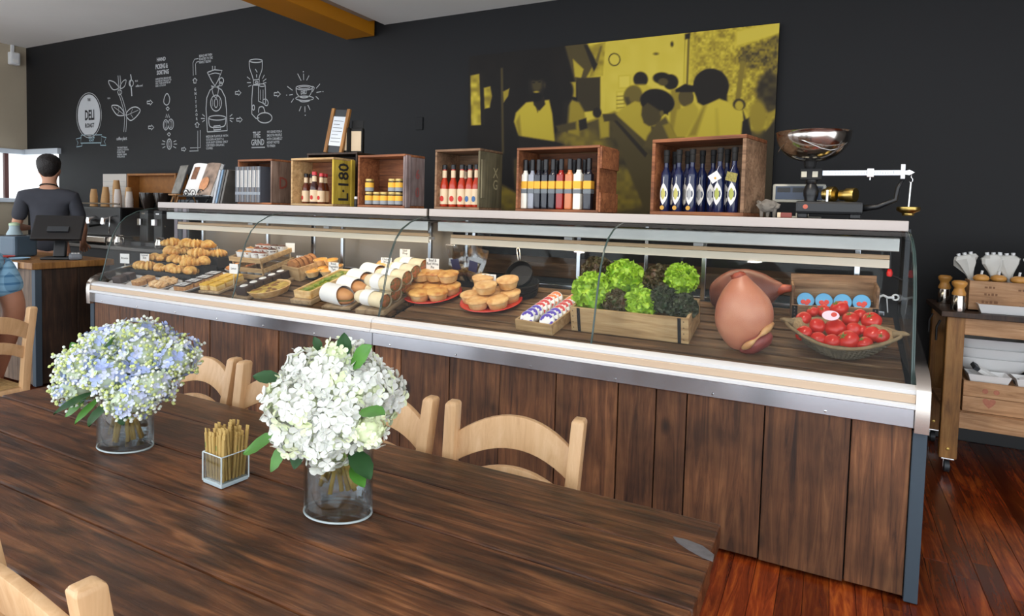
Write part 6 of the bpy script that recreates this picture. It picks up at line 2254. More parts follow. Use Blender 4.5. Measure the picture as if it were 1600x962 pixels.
# white bouquet
bc = P(524, 634, y=vc2.y - .005)
neck = vc2 + Vector((-.005, 0, .150))
rn = random.Random(11)
hs = [(.86 * a, .86 * b, .80 * c + .008) for a, b, c in [(0, -.085, .012), (-.085, -.055, .0), (.082, -.06, -.01), (-.045, -.065, -.055), (.05, -.07, -.06), (-.055, -.03, .068), (.03, -.045, .075), (.085, .0, .055), (-.10, .02, .03), (0, .05, .075), (-.05, .08, .02), (.06, .08, .01)]]
k = 0
wl = ['full white hydrangea head in the white bouquet']
for i, (x, y, z) in enumerate(hs):
    a = rn.uniform(0, 6.28)
    foot = vc2 + Vector((.045 * math.cos(a), .03 * math.sin(a), .045 + rn.uniform(0, .02)))
    t = hydrangea(foot, bc + Vector((x, y, z)), neck + Vector((rn.uniform(-.012, .012), rn.uniform(-.012, .012), 0)), .060, 'white', wl[0], 'white hydrangeas in the vase', 100 + i)
    if i == 1:
        for p, d, s_, m in (((-.11, -.06, -.07), (-1, -.3, -.45), .95, M_leaf), ((-.07, -.07, -.075), (-.35, -.4, -.8), .65, M_leaf)):
            add_leaf(t, bc + Vector(p), d, .3, s_, m)
    if i == 2:
        for p, d, s_, m in (((.09, -.05, -.06), (.85, -.25, -.4), .8, M_leafd), ((.13, -.07, .03), (1, -.2, .25), .7, M_leaf), ((.10, -.06, -.09), (.9, -.3, -.4), .55, M_leaf)):
            add_leaf(t, bc + Vector(p), d, -.3, s_, m)
    if i == 3:
        for p, d, s_, m in (((-.03, -.07, -.07), (-.1, -.3, -1), .5, M_leafd), ((-.12, -.04, .05), (-.8, -.6, .2), .6, M_leafd)):
            add_leaf(t, bc + Vector(p), d, 0, s_, m)
    if i == 7:
        for p, d, s_, m in (((.07, -.03, .10), (.7, -.2, .7), .8, M_leaf), ((.05, -.03, .12), (.25, -.3, .9), .55, M_leafd), ((-.005, -.04, .125), (-.2, -.3, .9), .35, M_leafd)):
            add_leaf(t, bc + Vector(p), d, .2, s_, m)
t = hydrangea(vc2 + Vector((.01, 0, .05)), bc + Vector((.035, -.03, .125)), neck, .030, 'greenish', 'small pale green hydrangea tip on top of the white bouquet', None, 77)
t = hydrangea(vc2 + Vector((.02, .01, .05)), bc + Vector((.138, -.05, -.012)), neck, .036, 'greenish', 'half open greenish white hydrangea at the side of the white bouquet', None, 78)

# blue bouquet
bc = P(193, 574, y=vc1.y)
neck = vc1 + Vector((0, 0, .150))
hs = [(-.02, -.08, .018, 'bud'), (-.10, -.05, .005, 'bud'), (-.16, .0, -.055, 'bud'), (.07, -.075, .008, 'blue'), (.135, -.055, -.045, 'bud'), (.155, -.02, -.02, 'bud'), (-.10, .02, .045, 'blue'), (-.03, -.03, .06, 'blue'), (.04, .0, .085, 'bud'), (.10, -.01, .055, 'bud'), (.15, .04, .03, 'blue'), (.0, .08, .06, 'blue'), (-.09, .09, .0, 'blue'), (.08, .10, .03, 'blue'), (-.13, -.045, -.06, 'bud')]
for i, (x, y, z, kd) in enumerate(hs):
    a = rn.uniform(0, 6.28)
    foot = vc1 + Vector((.05 * math.cos(a), .034 * math.sin(a), .022 + rn.uniform(0, .01)))
    t = hydrangea(foot, bc + Vector((x, y, z)), neck + Vector((rn.uniform(-.012, .012), rn.uniform(-.012, .012), 0)), .058, kd, 'blue lilac hydrangea head with open petals in the blue bouquet' if kd == 'blue' else 'yellow green budded hydrangea head in the blue bouquet', 'blue and green hydrangeas in the vase', 300 + i, squash=.85)
    if i == 0:
        for p, d, s_, m in (((-.05, -.05, -.065), (-.3, -.9, -.3), .95, M_leafd), ((.03, -.05, -.07), (.4, -.9, -.35), .95, M_leafd), ((-.02, -.05, -.075), (0, -.8, -.5), .8, M_leaf), ((.09, -.04, -.075), (.7, -.7, -.3), .8, M_leafd)):
            add_leaf(t, bc + Vector(p), d, .5, s_, m)
    if i == 2:
        for p, d, s_, m in (((-.20, .0, .0), (-.5, -.2, .8), .55, M_leaf), ((-.10, -.04, -.09), (-.5, -.6, -.6), .7, M_leaf), ((-.19, -.02, -.10), (-1, -.3, -.1), .45, M_leaf)):
            add_leaf(t, bc + Vector(p), d, .2, s_, m)
    if i == 8:
        add_leaf(t, bc + Vector((.035, -.05, .075)), (.7, -.5, .45), .3, .75, M_leaf)

# ---- square glass of sugar sticks
gc = P(353, 750, z=TZ)
t = thing('glass_tumbler', 'small square glass holder on the plank table', 'glass', gc, (0, 0, math.radians(-4)))
w, h = .036, .074
mb = MB()
for a, b, c, d in ((-w, w, -w, -w + .003), (-w, w, w - .003, w)):
    obj('glass_wall', MB().box(a, b, c, d, .010, h), M_vaseglass, t)
for a, b, c, d in ((-w, -w + .003, -w + .003, w - .003), (w - .003, w, -w + .003, w - .003)):
    obj('glass_wall', MB().box(a, b, c, d, .010, h), M_vaseglass, t)
obj('glass_base', MB().rbox(-w, w, -w, w, 0, .0095, .002), mat('thick_glass', (186, 204, 210), .1, spec=.8), t)
for xa in (-w, w):
    for ya in (-w, w):
        obj('corner_edge', MB().tube([(xa, ya, .005), (xa, ya, h)], .0018, 6), mat('glass_rim', (206, 218, 220), .15), t)
for a in (0, 1, 2, 3):
    q = [(-w, -w), (w, -w), (w, w), (-w, w)]
    obj('top_edge', MB().tube([(*q[a], h), (*q[(a + 1) % 4], h)], .0014, 6), mat('glass_rim', (206, 218, 220), .15), t)
M_kraft = mat('kraft_paper', (190, 158, 92), .75, var=.12, vscale=40)
rn = random.Random(4)
R40 = Matrix.Rotation(math.radians(-4), 3, 'Z')
for i in range(6):
    for j in range(7):
        x, y = -.0265 + i * .0106 + rn.uniform(-.001, .001), -.0265 + j * .0088 + rn.uniform(-.001, .001)
        p = gc + R40 @ Vector((x, y, .0105))
        lean = (rn.uniform(-.05, .05) - y * 1.5, rn.uniform(-.05, .05) + x * 1.5, math.radians(-4) + rn.uniform(-.25, .25))
        hh = rn.uniform(.112, .128)
        o = thing('sugar_stick', 'slim kraft paper sugar stick in the square glass', 'sugar stick', p, lean, 'sugar sticks in the glass')
        obj('sachet', MB().rbox(-.0042, .0042, -.0026, .0026, .001, hh - .010, .0015), M_kraft, o)
        obj('crimped_end', MB().box(-.0046, .0046, -.0006, .0006, hh - .010, hh), M_kraft, o)
        if (i + j) % 3 == 0:
            obj('green_print', MB().box(-.002, .002, -.0030, -.0027, hh * .62, hh * .72), mat('green_print', (120, 136, 66), .7), o)

# ================================================================== TROLLEY ON THE RIGHT
ty0, ty1 = 4.19, 4.80
tx0, tx1 = .60, 1.75
tz = P(1495, 487, y=ty0).z
T = thing('service_trolley', 'wooden service trolley on castors against the black wall', 'trolley', ((tx0 + tx1) / 2, (ty0 + ty1) / 2, 0))
cx, cy = (tx0 + tx1) / 2, (ty0 + ty1) / 2
for xx in (tx0, tx1 - .085):
    for yy in (ty0, ty1 - .06):
        lg = obj('leg', MB().rbox(xx - cx, xx + .085 - cx, yy - cy, yy + .06 - cy, .085, tz - .03, .006), M_trolley, T)
        obj('leg_bolt', MB().lathe([(.010, 0), (.008, .004), (0, .005)], 10, Matrix.Translation((xx + .04 - cx, yy - cy, .14)) @ Matrix.Rotation(PI / 2, 4, 'X')), M_brass, lg)
        cs = obj('castor', MB().tube([(xx + .03 - cx, yy + .03 - cy, .034), (xx + .055 - cx, yy + .03 - cy, .034)], .033, 18), M_darkgrey, T, smooth=40)
        obj('castor_fork', MB().rbox(xx + .022 - cx, xx + .027 - cx, yy + .015 - cy, yy + .045 - cy, .03, .084, .002), M_chrome, cs)
        obj('castor_plate', MB().rbox(xx + .012 - cx, xx + .073 - cx, yy + .005 - cy, yy + .055 - cy, .0765, .0845, .002), M_chrome, cs)
obj('top_board', MB().rbox(tx0 - .03 - cx, tx1 - cx, ty0 - .02 - cy, ty1 - cy, tz - .03, tz, .004), M_dark, T)
z1 = P(1560, 520, y=ty0).z
obj('top_rail', MB().rbox(tx0 + .085 - cx, tx1 - .085 - cx, ty0 + .01 - cy, ty0 + .035 - cy, tz - .125, tz - .031, .003), M_trolley2, T)
zs = P(1550, 664, y=ty0).z
obj('lower_rail', MB().rbox(tx0 + .085 - cx, tx1 - .085 - cx, ty0 + .01 - cy, ty0 + .035 - cy, zs - .045, zs + .045, .003), M_trolley2, T)
obj('lower_shelf', MB().rbox(tx0 + .02 - cx, tx1 - .02 - cx, ty0 + .036 - cy, ty1 - .02 - cy, zs + .02, zs + .046, .003), M_trolley2, T)
for yy in (ty0 + .2, ty1 - .1):
    obj('side_hook', MB().tube([(tx0 - .004 - cx, yy - cy, tz - .08), (tx0 - .02 - cx, yy - cy, tz - .12), (tx0 - .02 - cx, yy - cy, tz - .2)], .006, 6), M_black, T)
# lower drawer box
bz = zs + .048
zt2 = P(1550, 600, y=ty0 + .02).z
B = thing('cutlery_box', 'long pale wooden box of dishes on the trolley lower shelf', 'box', (tx0 + .10, ty0 + .02, bz))
bl = tx1 - tx0 - .2
hh = max(.15, zt2 - bz)
nb = 2
for k in range(nb):
    obj('front_slat', MB().rbox(0, bl, .018, .032, hh * k / nb + .001, hh * (k + 1) / nb - .001, .003), M_trolley2, B)
    obj('back_slat', MB().rbox(0, bl, .36, .374, hh * k / nb + .001, hh * (k + 1) / nb - .001, .003), M_trolley2, B)
for xs in (0, bl - .014):
    obj('side_panel', MB().rbox(xs, xs + .014, .033, .359, .001, hh - .001, .003), M_trolley2, B)
obj('box_lid', MB().rbox(.015, bl - .015, .033, .359, hh - .03, hh - .02, .002), M_trolley2, B)
heart = [(.030 * math.sin(q) ** 3, .026 * math.cos(q) - .010 * math.cos(2 * q) - .004 * math.cos(3 * q)) for q in [2 * PI * k / 24 for k in range(24)]]
M_stamp = mat('faded_red_stamp', (182, 116, 92), .8, var=.2, vscale=60)
obj('red_stamp', MB().prism(heart[::-1], 0, .0006, Matrix.Translation((.12, .0178, hh * .36)) @ Matrix.Rotation(PI / 2, 4, 'X')), M_stamp, B)
for dx in (-.02, .03):
    obj('red_stamp', MB().lathe([(.014, 0), (.013, .0006), (0, .0007)], 14, Matrix.Translation((.12 + dx, .0178, hh * .72)) @ Matrix.Rotation(PI / 2, 4, 'X')), M_stamp, B)
obj('card_holder', MB().rbox(.27, .40, .0145, .0178, hh * .66, hh * .66 + .045, .001), M_paper, B)
obj('card_clip', MB().rbox(.40, .435, .0135, .0178, hh * .64, hh * .66 + .05, .001), M_darkgrey, B)
# small trays with cutlery packets
for k in range(4):
    x = .02 + k * .215
    t = thing('condiment_tray', 'small white rectangular dish on the wooden box of the trolley', 'dish', (B.location.x + x + .1, B.location.y + .11, bz + hh - .0195), (0, 0, 0), 'small white dishes on the trolley')
    V, F = [], []
    r0, r1 = (.085, .06), (.10, .075)
    for (a, b), z in (((.08, .055), 0), ((.098, .072), .055), ((.094, .068), .055), ((.077, .052), .006)):
        V += [(-a, -b, z), (a, -b, z), (a, b, z), (-a, b, z)]
    F = [(j * 4 + i, j * 4 + (i + 1) % 4, (j + 1) * 4 + (i + 1) % 4, (j + 1) * 4 + i) for j in range(3) for i in range(4)] + [(3, 2, 1, 0), (12, 13, 14, 15)]
    obj('dish', MB().add(V, F), M_china, t)
    if k < 3:
        q = thing('napkin_packet', 'white napkin folded around dark cutlery in a small dish', 'napkin', Vector(t.location) + Vector((0, .02, .04)), (math.radians(20), math.radians(-24 if k != 0 else 30), .3), 'napkin packets on the trolley')
        obj('napkin', MB().rbox(-.085, .085, -.028, .028, 0, .022, .004), M_paper, q)
        obj('dark_band', MB().rbox(-.090, -.060, -.029, .029, -.001, .023, .004), M_darkgrey, q)
# stack of bowls
bx_ = P(1548, 575, y=4.40)
zb = bz + hh - .02
for k in range(3):
    t = thing('square_bowl', ('large white square bowl at the bottom of the stack', 'large white square bowl in the middle of the stack', 'large white square bowl on top of the stack')[k] + ' on the trolley', 'bowl', (bx_.x + .01, 4.52, zb + .001 + k * .055), (0, 0, math.radians(4)), 'stacked white bowls')

    def bowl():
        V = []
        n = 32
        rr = [(.10, 0), (.15, .03), (.20, .075), (.235, .125), (.23, .126), (.19, .08), (.14, .036), (.02, .012)]
        for r_, z in rr:
            for i in range(n):
                a = 2 * PI * i / n + PI / 4
                c, s_ = math.cos(a), math.sin(a)
                e = .45
                V.append((r_ * math.copysign(abs(c) ** e, c) * .85, r_ * math.copysign(abs(s_) ** e, s_) * .62, z))
        F = [(j * n + i, j * n + (i + 1) % n, (j + 1) * n + (i + 1) % n, (j + 1) * n + i) for j in range(len(rr) - 1) for i in range(n)] + [tuple(range(n))[::-1], tuple((len(rr) - 1) * n + i for i in range(n))]
        return MB().add(V, F)
    obj('bowl', cached('sqbowl', bowl, 50), M_china, t)
t = thing('grey_plate', 'dark grey plates lying beside the stacked white bowls', 'plate', (bx_.x + .36, 4.47, zb + .002))
obj('plate', MB().lathe([(.09, 0), (.14, .012), (.15, .018), (.145, .02), (.08, .006), (0, .006)], 30), M_darkgrey, t, smooth=50)
# things on top
for i, (u, y) in enumerate(((1497, ty0 + .03), (1474, ty0 + .40))):
    t = thing('pepper_mill', ('wooden topped steel mill beside the white tray on the trolley', 'wooden topped steel mill at the trolley corner against the black wall')[i], 'mill', (max(P(u, 480, y=y).x, tx0 + .02), y, tz + .001), (0, 0, 0), 'wooden topped mills')
    obj('steel_base', MB().lathe([(.036, 0), (.037, .004), (.034, .085), (.032, .09)], 18), M_steel, t, smooth=40)
    obj('wooden_top', MB().lathe([(.032, .0905), (.034, .10), (.026, .12), (.024, .132), (.036, .15), (.037, .163), (.026, .172), (0, .174)], 18), mat('honey_wood', (206, 148, 74), .35, var=.1), t, smooth=60)
tr = thing('white_tray', 'long white rectangular tray on the trolley top', 'tray', (tx0 + .70, ty0 + .17, tz + .001))
V = []
for a, b, z in ((.54, .13, 0), (.56, .15, .05), (.55, .14, .05), (.53, .12, .006)):
    V += [(-a, -b, z), (a, -b, z), (a, b, z), (-a, b, z)]
obj('tray', MB().add(V, [(j * 4 + i, j * 4 + (i + 1) % 4, (j + 1) * 4 + (i + 1) % 4, (j + 1) * 4 + i) for j in range(3) for i in range(4)] + [(3, 2, 1, 0), (12, 13, 14, 15)]), M_china, tr)
xb = P(1514, 440, y=ty0 + .12).x
bz2 = tz + .0085
zt = P(1550, 440, y=ty0 + .10).z
hh = max(.10, zt - bz2)
B2 = thing('cutlery_crate', 'pale wooden wine box of utensils with faded lettering on the white tray', 'box', (xb, ty0 + .10, bz2))
for nm, a in (('front_panel', (0, .80, 0, .012)), ('back_panel', (0, .80, .13, .142))):
    obj(nm, MB().rbox(a[0], a[1], a[2], a[3], 0, hh, .003), M_trolley2, B2)
for xs in (0, .788):
    obj('side_panel', MB().rbox(xs, xs + .012, .0125, .1295, 0, hh, .003), M_trolley2, B2)
obj('base_panel', MB().box(.0125, .7875, .0125, .1295, 0, .01), M_trolley2, B2)
M_fade = mat('faded_brown_ink', (124, 88, 62), .8)
for z, x0_, x1_, th_ in ((.76, .22, .64, .012), (.52, .26, .46, .006), (.34, .24, .44, .004), (.22, .23, .47, .006), (.80, .07, .12, .012), (.56, .07, .12, .014), (.30, .06, .125, .016)):
    x = x0_                       # rows of worn, illegible stamped letters
    while x < x1_:
        w_ = rn.uniform(.6, 1.3) * th_
        obj('faded_lettering', MB().box(x, x + w_, -.0007, -.0001, hh * z - th_ / 2, hh * z + th_ / 2 * rn.uniform(.4, 1)), M_fade, B2)
        x += w_ + th_ * .45
rn = random.Random(9)
for k in range(9):
    p = Vector((B2.location.x + .06 + k * .085, B2.location.y + .05 + .03 * (k % 2), bz2 + .011))
    t = thing('pepper_grinder', 'round wooden knob of a grinder standing in the wine box', 'grinder', p, (0, 0, 0), 'wooden knobbed grinders in the wine box')
    obj('barrel', MB().lathe([(.02, 0), (.02, hh - .02)], 12), M_darkgrey, t)
    obj('knob', MB().blob(2, lambda c: (c.x * .040, c.y * .036, hh + .002 + c.z * .024)), mat('honey_wood', (206, 148, 74), .35), t, smooth=179)
    obj('knob_tip', MB().tube([(0, 0, hh + .022), (.004, 0, hh + .046)], .006, 8), M_whiteplastic, t)
bag_lab = ('crumpled clear white bag of straws above the wine box', 'cream paper bag of wooden spoons above the wine box')
for k in range(9):
    pz = P(1516 + k * 13, 425, y=ty0 + .2)
    kind = 0 if k < 5 else 1
    s_ = k * 5.7
    t = thing('utensil_bundle', ('white wrapped bundle of plastic spoons standing in the wine box', 'cream wrapped bundle of wooden forks standing in the wine box')[kind], 'utensils', (B2.location.x + .06 + k * .080, B2.location.y + .108, bz2 + .011), (0, math.radians(-14 + k * 3.3 + (k % 2) * 7), 0), ('white utensil bundles', 'cream utensil bundles')[kind])
    m = mat('cloudy_plastic', (214, 214, 208), .35) if kind == 0 else mat('cream_wrap', (214, 194, 160), .6)
    obj('wrapper', MB().lathe([(.012, 0), (.014, hh), (.022, hh + .03), (.052, hh + .085), (.058, hh + .115), (.04, hh + .135), (0, hh + .14)], 16, rad=lambda a, q, s_=s_: 1 + (.55 * noise.noise(Vector((math.cos(a) * 2, math.sin(a) * 2, q * 3 + s_))) if q > .2 else 0)), m, t, smooth=30, scale=(1, .5, 1))
    for j in range(3):
        obj('utensil', MB().tube([(-.02 + j * .02, 0, hh + .05), (-.03 + j * .03, 0, hh + .15)], [.004, .010], 6), M_whiteplastic if kind == 0 else mat('pale_stick', (214, 200, 170), .6), t)

# ================================================================== TILL COUNTER AND COFFEE STATION
tzt = .935
K = thing('till_counter', 'weathered timber till counter with a dark side and metal edged top', 'counter', (-6.7, 2.75, 0))
kx, ky = -6.7, 2.75
obj('top', MB().rbox(-8.2 - kx, -5.22 - kx, 2.43 - ky, 3.02 - ky, tzt - .05, tzt, .006), M_trolley, K)
obj('metal_edge', MB().rbox(-8.2 - kx, -5.40 - kx, 2.418 - ky, 2.428 - ky, tzt - .055, tzt - .004, .002), M_alu, K)
x = -8.18
while x < -5.4:
    obj('front_plank', MB().rbox(x - kx, min(x + .24, -5.285) - kx, 2.46 - ky, 2.485 - ky, .01, tzt - .052, .003), M_till, K)
    x += .243
obj('corner_post', MB().rbox(-5.282 - kx, -5.235 - kx, 2.455 - ky, 2.50 - ky, .003, tzt - .051, .003), M_bluegrey, K)
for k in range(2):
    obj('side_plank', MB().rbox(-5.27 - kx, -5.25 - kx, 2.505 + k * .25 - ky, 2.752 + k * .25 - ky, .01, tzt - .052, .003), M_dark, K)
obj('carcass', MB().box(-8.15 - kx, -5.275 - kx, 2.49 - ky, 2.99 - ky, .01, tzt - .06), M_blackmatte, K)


def Q(u, v, y):
    return P(u, v, y=y)


# point of sale screen seen from behind
p = Q(92, 395, 2.72)
t = thing('till_screen', 'black point of sale touchscreen tilted back on the till counter', 'till', (p.x, 2.72, tzt + .001), (0, 0, math.radians(48)), None, .8)
obj('foot', MB().rbox(-.13, .13, -.10, .12, 0, .025, .01), M_black, t)
obj('neck', MB().rbox(-.05, .05, -.02, .05, .026, .22, .01), M_black, t, rot=(math.radians(-18), 0, 0))
s_ = obj('screen_housing', MB().rbox(-.21, .21, -.03, .012, -.14, .15, .012), M_black, t, (0, .0, .30), (math.radians(-38), 0, 0))
obj('glass_front', MB().rbox(-.195, .195, .0125, .016, -.125, .135, .002), mat('dark_screen', (24, 30, 40), .15), s_)
obj('customer_display', MB().rbox(-.08, .10, -.05, -.031, -.06, .0, .006), M_darkgrey, s_)
p = Q(20, 398, 2.62)
t = thing('receipt_printer', 'blue grey receipt printer at the edge of the till counter', 'printer', (p.x, 2.66, tzt + .001), (0, 0, .3))
obj('housing', MB().rbox(-.08, .08, -.10, .10, 0, .17, .02), mat('blue_grey_plastic', (84, 104, 120), .4), t)
obj('paper_slot', MB().rbox(-.06, .06, -.06, .02, .168, .174, .002), M_black, t)
p = Q(130, 393, 2.80)
t = thing('card_terminal', 'grey card payment terminal lying on the till counter', 'terminal', (min(p.x, -5.36), 2.80, tzt + .001), (0, 0, 1.1))
obj('body', MB().rbox(-.045, .045, -.09, .09, 0, .05, .02), mat('mid_grey_plastic', (110, 116, 124), .4), t)
obj('screen', MB().rbox(-.03, .03, .03, .07, .0495, .052, .002), mat('dark_screen', (24, 30, 40), .15), t)
for i in range(3):
    for j in range(3):
        obj('key', MB().rbox(-.028 + i * .02, -.013 + i * .02, -.07 + j * .025, -.054 + j * .025, .0495, .053, .001), M_paper, t)
for i, (u, c) in enumerate(((38, (150, 190, 220)), (14, (200, 70, 60)))):
    p = Q(u, 400, 2.55)
    t = thing('counter_tray', ('pale blue coin dish on the till counter', 'red coin dish on the till counter')[i], 'dish', (p.x, 2.52, tzt + .001))
    obj('dish', MB().lathe([(.05, 0), (.07, .015), (.068, .016), (.045, .004), (0, .004)], 20), mat('dish_%d' % i, c, .4), t, smooth=50)

# coffee bench against the wall
cb = thing('coffee_bench', 'dark coffee bench along the black wall', 'bench', (-8.0, 4.5, 0))
obj('cabinet', MB().rbox(-2.4, 2.9, -.28, .38, .003, .86, .005), M_blackmatte, cb)
obj('top', MB().rbox(-2.42, 2.92, -.32, .385, .861, .90, .005), mat('steel_top', (96, 92, 88), .35, .6), cb)
# espresso machine
em = thing('espresso_machine', 'chrome and black espresso machine on the coffee bench', 'coffee machine', (-7.85, 4.42, .901))
obj('body', MB().rbox(-.50, .50, -.10, .26, .10, .44, .02), M_black, em)
obj('drip_tray', MB().rbox(-.48, .48, -.26, .26, .03, .10, .01), M_steel, em)
obj('cup_rail', MB().tube([(-.49, -.1, .48), (.49, -.1, .48)], .008, 8), M_chrome, em)
for k in range(4):
    obj('foot', MB().lathe([(.02, 0), (.022, .032)], 10), M_chrome, em, (-.44 + .88 * (k % 2), -.2 + .4 * (k // 2), 0))
for k in range(3):
    g = obj('group_head', MB().tube([(-.3 + k * .3, -.10, .30), (-.3 + k * .3, -.17, .29), (-.3 + k * .3, -.17, .24)], [.035, .035, .04], 12), M_chrome, em, smooth=40)
    obj('portafilter_handle', MB().tube([(-.3 + k * .3, -.2, .235), (-.3 + k * .3, -.34, .22)], [.012, .016], 8), M_blackmatte, g)
for k, x in enumerate((-.44, .44)):
    obj('steam_wand', MB().tube([(x, -.1, .34), (x, -.18, .33), (x + .02, -.2, .14)], .007, 8), M_chrome, em, smooth=179)
# paper cups on top
M_cup = mat('kraft_cup', (190, 148, 98), .7)
M_cupw = mat('white_cup', (216, 206, 198), .6)


def cup_stack(x, y, z, n, m, label, r=.042):
    t = thing('cup_stack', label, 'paper cups', (x, y, z), (0, 0, 0), 'paper cup stacks on the coffee machine')
    for k in range(n):
        obj('cup', cached(('cup', r), lambda: MB().lathe([(r, 0), (r * 1.04, .002), (r * 1.02, .006), (r * .72, .105), (r * .70, .105), (0, .104)], 18), 40), m, t, (0, 0, k * .028))


zc = .901 + .441
for i, (x, n, m) in enumerate(((-8.20, 5, M_cup), (-8.08, 3, M_cup), (-7.95, 6, M_cup), (-7.83, 9, M_cup), (-7.70, 5, M_cupw), (-7.58, 6, M_cup), (-7.47, 4, M_cupw))):
    cup_stack(x, 4.5 + .06 * (i % 2), zc, n, m, 'stack of %d %s paper cups upside down on the coffee machine' % (n, 'brown' if m is M_cup else 'white'))
# white box and wooden box behind the cups
t = thing('cup_carton', 'white carton behind the paper cups by the black wall', 'carton', (-8.15, 4.79, .901))
obj('carton', MB().rbox(-.25, .25, -.07, .07, 0, .86, .006), mat('dull_white_card', (196, 190, 182), .7), t)
for k in range(4):
    obj('carton_crease', MB().box(-.24, .24, -.0715, -.0702, .58 + k * .06, .583 + k * .06), mat('grey_label', (140, 148, 156), .7), t)
t = thing('wooden_shelf_box', 'orange wooden shelf box behind the paper cups', 'shelf', (-7.35, 4.78, .901))
obj('back_board', MB().rbox(-.50, .45, .06, .08, .6, .86, .004), mat('dim_orange_wood', (150, 96, 40), .6, var=.2), t)
obj('top_board', MB().rbox(-.50, .45, -.08, .058, .835, .86, .004), mat('dim_orange_wood', (150, 96, 40), .6, var=.2), t)
for s_ in (-.50, .425):
    obj('side_board', MB().rbox(s_, s_ + .025, -.08, .058, 0, .834, .004), mat('dim_orange_wood', (150, 96, 40), .6, var=.2), t)


def grinder(x, y, label):
    t = thing('coffee_grinder', label, 'coffee grinder', (x, y, .901), (0, 0, 0), 'coffee grinders on the bench')
    obj('base', MB().rbox(-.09, .09, -.15, .12, 0, .05, .01), M_black, t)
    obj('body', MB().rbox(-.08, .08, -.06, .11, .05, .42, .02), M_black, t)
    obj('hopper', MB().lathe([(.05, .42), (.06, .45), (.095, .60), (.095, .62)], 18), mat('smoky_hopper', (44, 36, 32), .15), t, smooth=40)
    obj('spout', MB().rbox(-.03, .03, -.12, -.06, .24, .32, .008), M_chrome, t)
    obj('chrome_strip', MB().rbox(-.03, .03, -.064, -.061, .37, .385, .001), M_chrome, t)  # thin chrome strip across the front of the grinder body


grinder(-7.10, 4.5, 'black coffee grinder beside the espresso machine')
grinder(-6.84, 4.5, 'black coffee grinder between another grinder and the menus')
for k in range(5):
    t = thing('coffee_packet', 'pale coffee packet standing upright in a row on the bench', 'packet', (-6.62 + k * .075, 4.55, .901), (0, 0, .05 * k), 'coffee packets on the bench')
    obj('packet', MB().rbox(-.032, .032, -.04, .04, 0, .48, .01), mat('packet_%d' % (k % 2), ((150, 140, 150), (70, 74, 80))[k % 2], .4), t)
    obj('packet_fold', MB().rbox(-.03, .03, -.006, .006, .478, .55, .002), M_darkgrey, t)
# steel canister and milk jugs
p = Q(212, 330, 3.9)
t = thing('steel_canister', 'tall polished steel canister behind the end of the pastry case', 'canister', (-6.15, 4.45, .901))
obj('body', MB().lathe([(.085, 0), (.088, .01), (.088, .36), (.08, .375), (.03, .39), (.03, .40)], 24), M_steel, t, smooth=40)
obj('lid_knob', MB().lathe([(.012, .40), (.02, .415), (0, .425)], 12), M_black, t)
for i, x in enumerate((-7.3, -6.55)):
    t = thing('milk_jug', ('steel milk jug beside the espresso machine', 'steel milk jug in front of the coffee packets')[i], 'jug', (x, 4.28, .901))
    obj('jug', MB().lathe([(.05, 0), (.055, .01), (.055, .06), (.04, .10), (.045, .12), (.04, .11), (.0, .02)], 20), M_steel, t, smooth=40)
    obj('handle', MB().tube([(.05, 0, .10), (.085, 0, .09), (.085, 0, .05), (.054, 0, .03)], .006, 8), M_steel, t, smooth=179)
t = thing('water_jug', 'pale plastic water jug on the till counter beside the receipt printer', 'jug', (Q(16, 350, 3.0).x + .3, 2.9, tzt + .001))
obj('jug', MB().lathe([(.06, 0), (.065, .01), (.06, .16), (.04, .2), (.04, .23)], 18), mat('pale_blue_plastic', (160, 182, 190), .3), t, smooth=40)
obj('lid', MB().lathe([(.042, .231), (.042, .25), (.02, .26)], 14), mat('pale_green_plastic', (188, 214, 180), .4), t, smooth=40)


# ================================================================== PEOPLE
M_skin = mat('skin', (206, 152, 122), .5, sub=.1)
M_skin2 = mat('tanned_skin', (170, 118, 92), .55, sub=.1, var=.08)
M_hair = mat('black_hair', (26, 21, 20), .55, bump=.6, bscale=120)


def hand(J, E, w, palm, fdir, side, curl=.35):
    """append a palm with five fingers to joint list J / edges E, starting at wrist index w"""
    f = Vector(fdir).normalized()
    s = Vector(side).normalized()
    n = f.cross(s).normalized()
    wp = Vector(J[w][0])
    p = wp + f * .045
    J.append((tuple(p), (.030, .016))); pi = len(J) - 1
    E.append((w, pi))
    k = wp + f * .088
    J.append((tuple(k), (.034, .013))); ki = len(J) - 1
    E.append((pi, ki))
    for i, (o, L) in enumerate(((-.028, .062), (-.010, .074), (.010, .07), (.027, .055))):
        a = k + s * o + f * .012
        b = a + f * L * .55 - n * L * .55 * curl * .5
        c = b + f * L * .4 - n * L * .5 * curl
        J += [(tuple(a), .0095), (tuple(b), .0088), (tuple(c), .007)]
        m = len(J)
        E += [(ki, m - 3), (m - 3, m - 2), (m - 2, m - 1)]
    a = p - s * .034 + f * .005
    b = a - s * .022 + f * .03 - n * .008
    c = b + f * .028 - n * .01
    J += [(tuple(a), .0125), (tuple(b), .010), (tuple(c), .008)]
    m = len(J)
    E += [(pi, m - 3), (m - 3, m - 2), (m - 2, m - 1)]


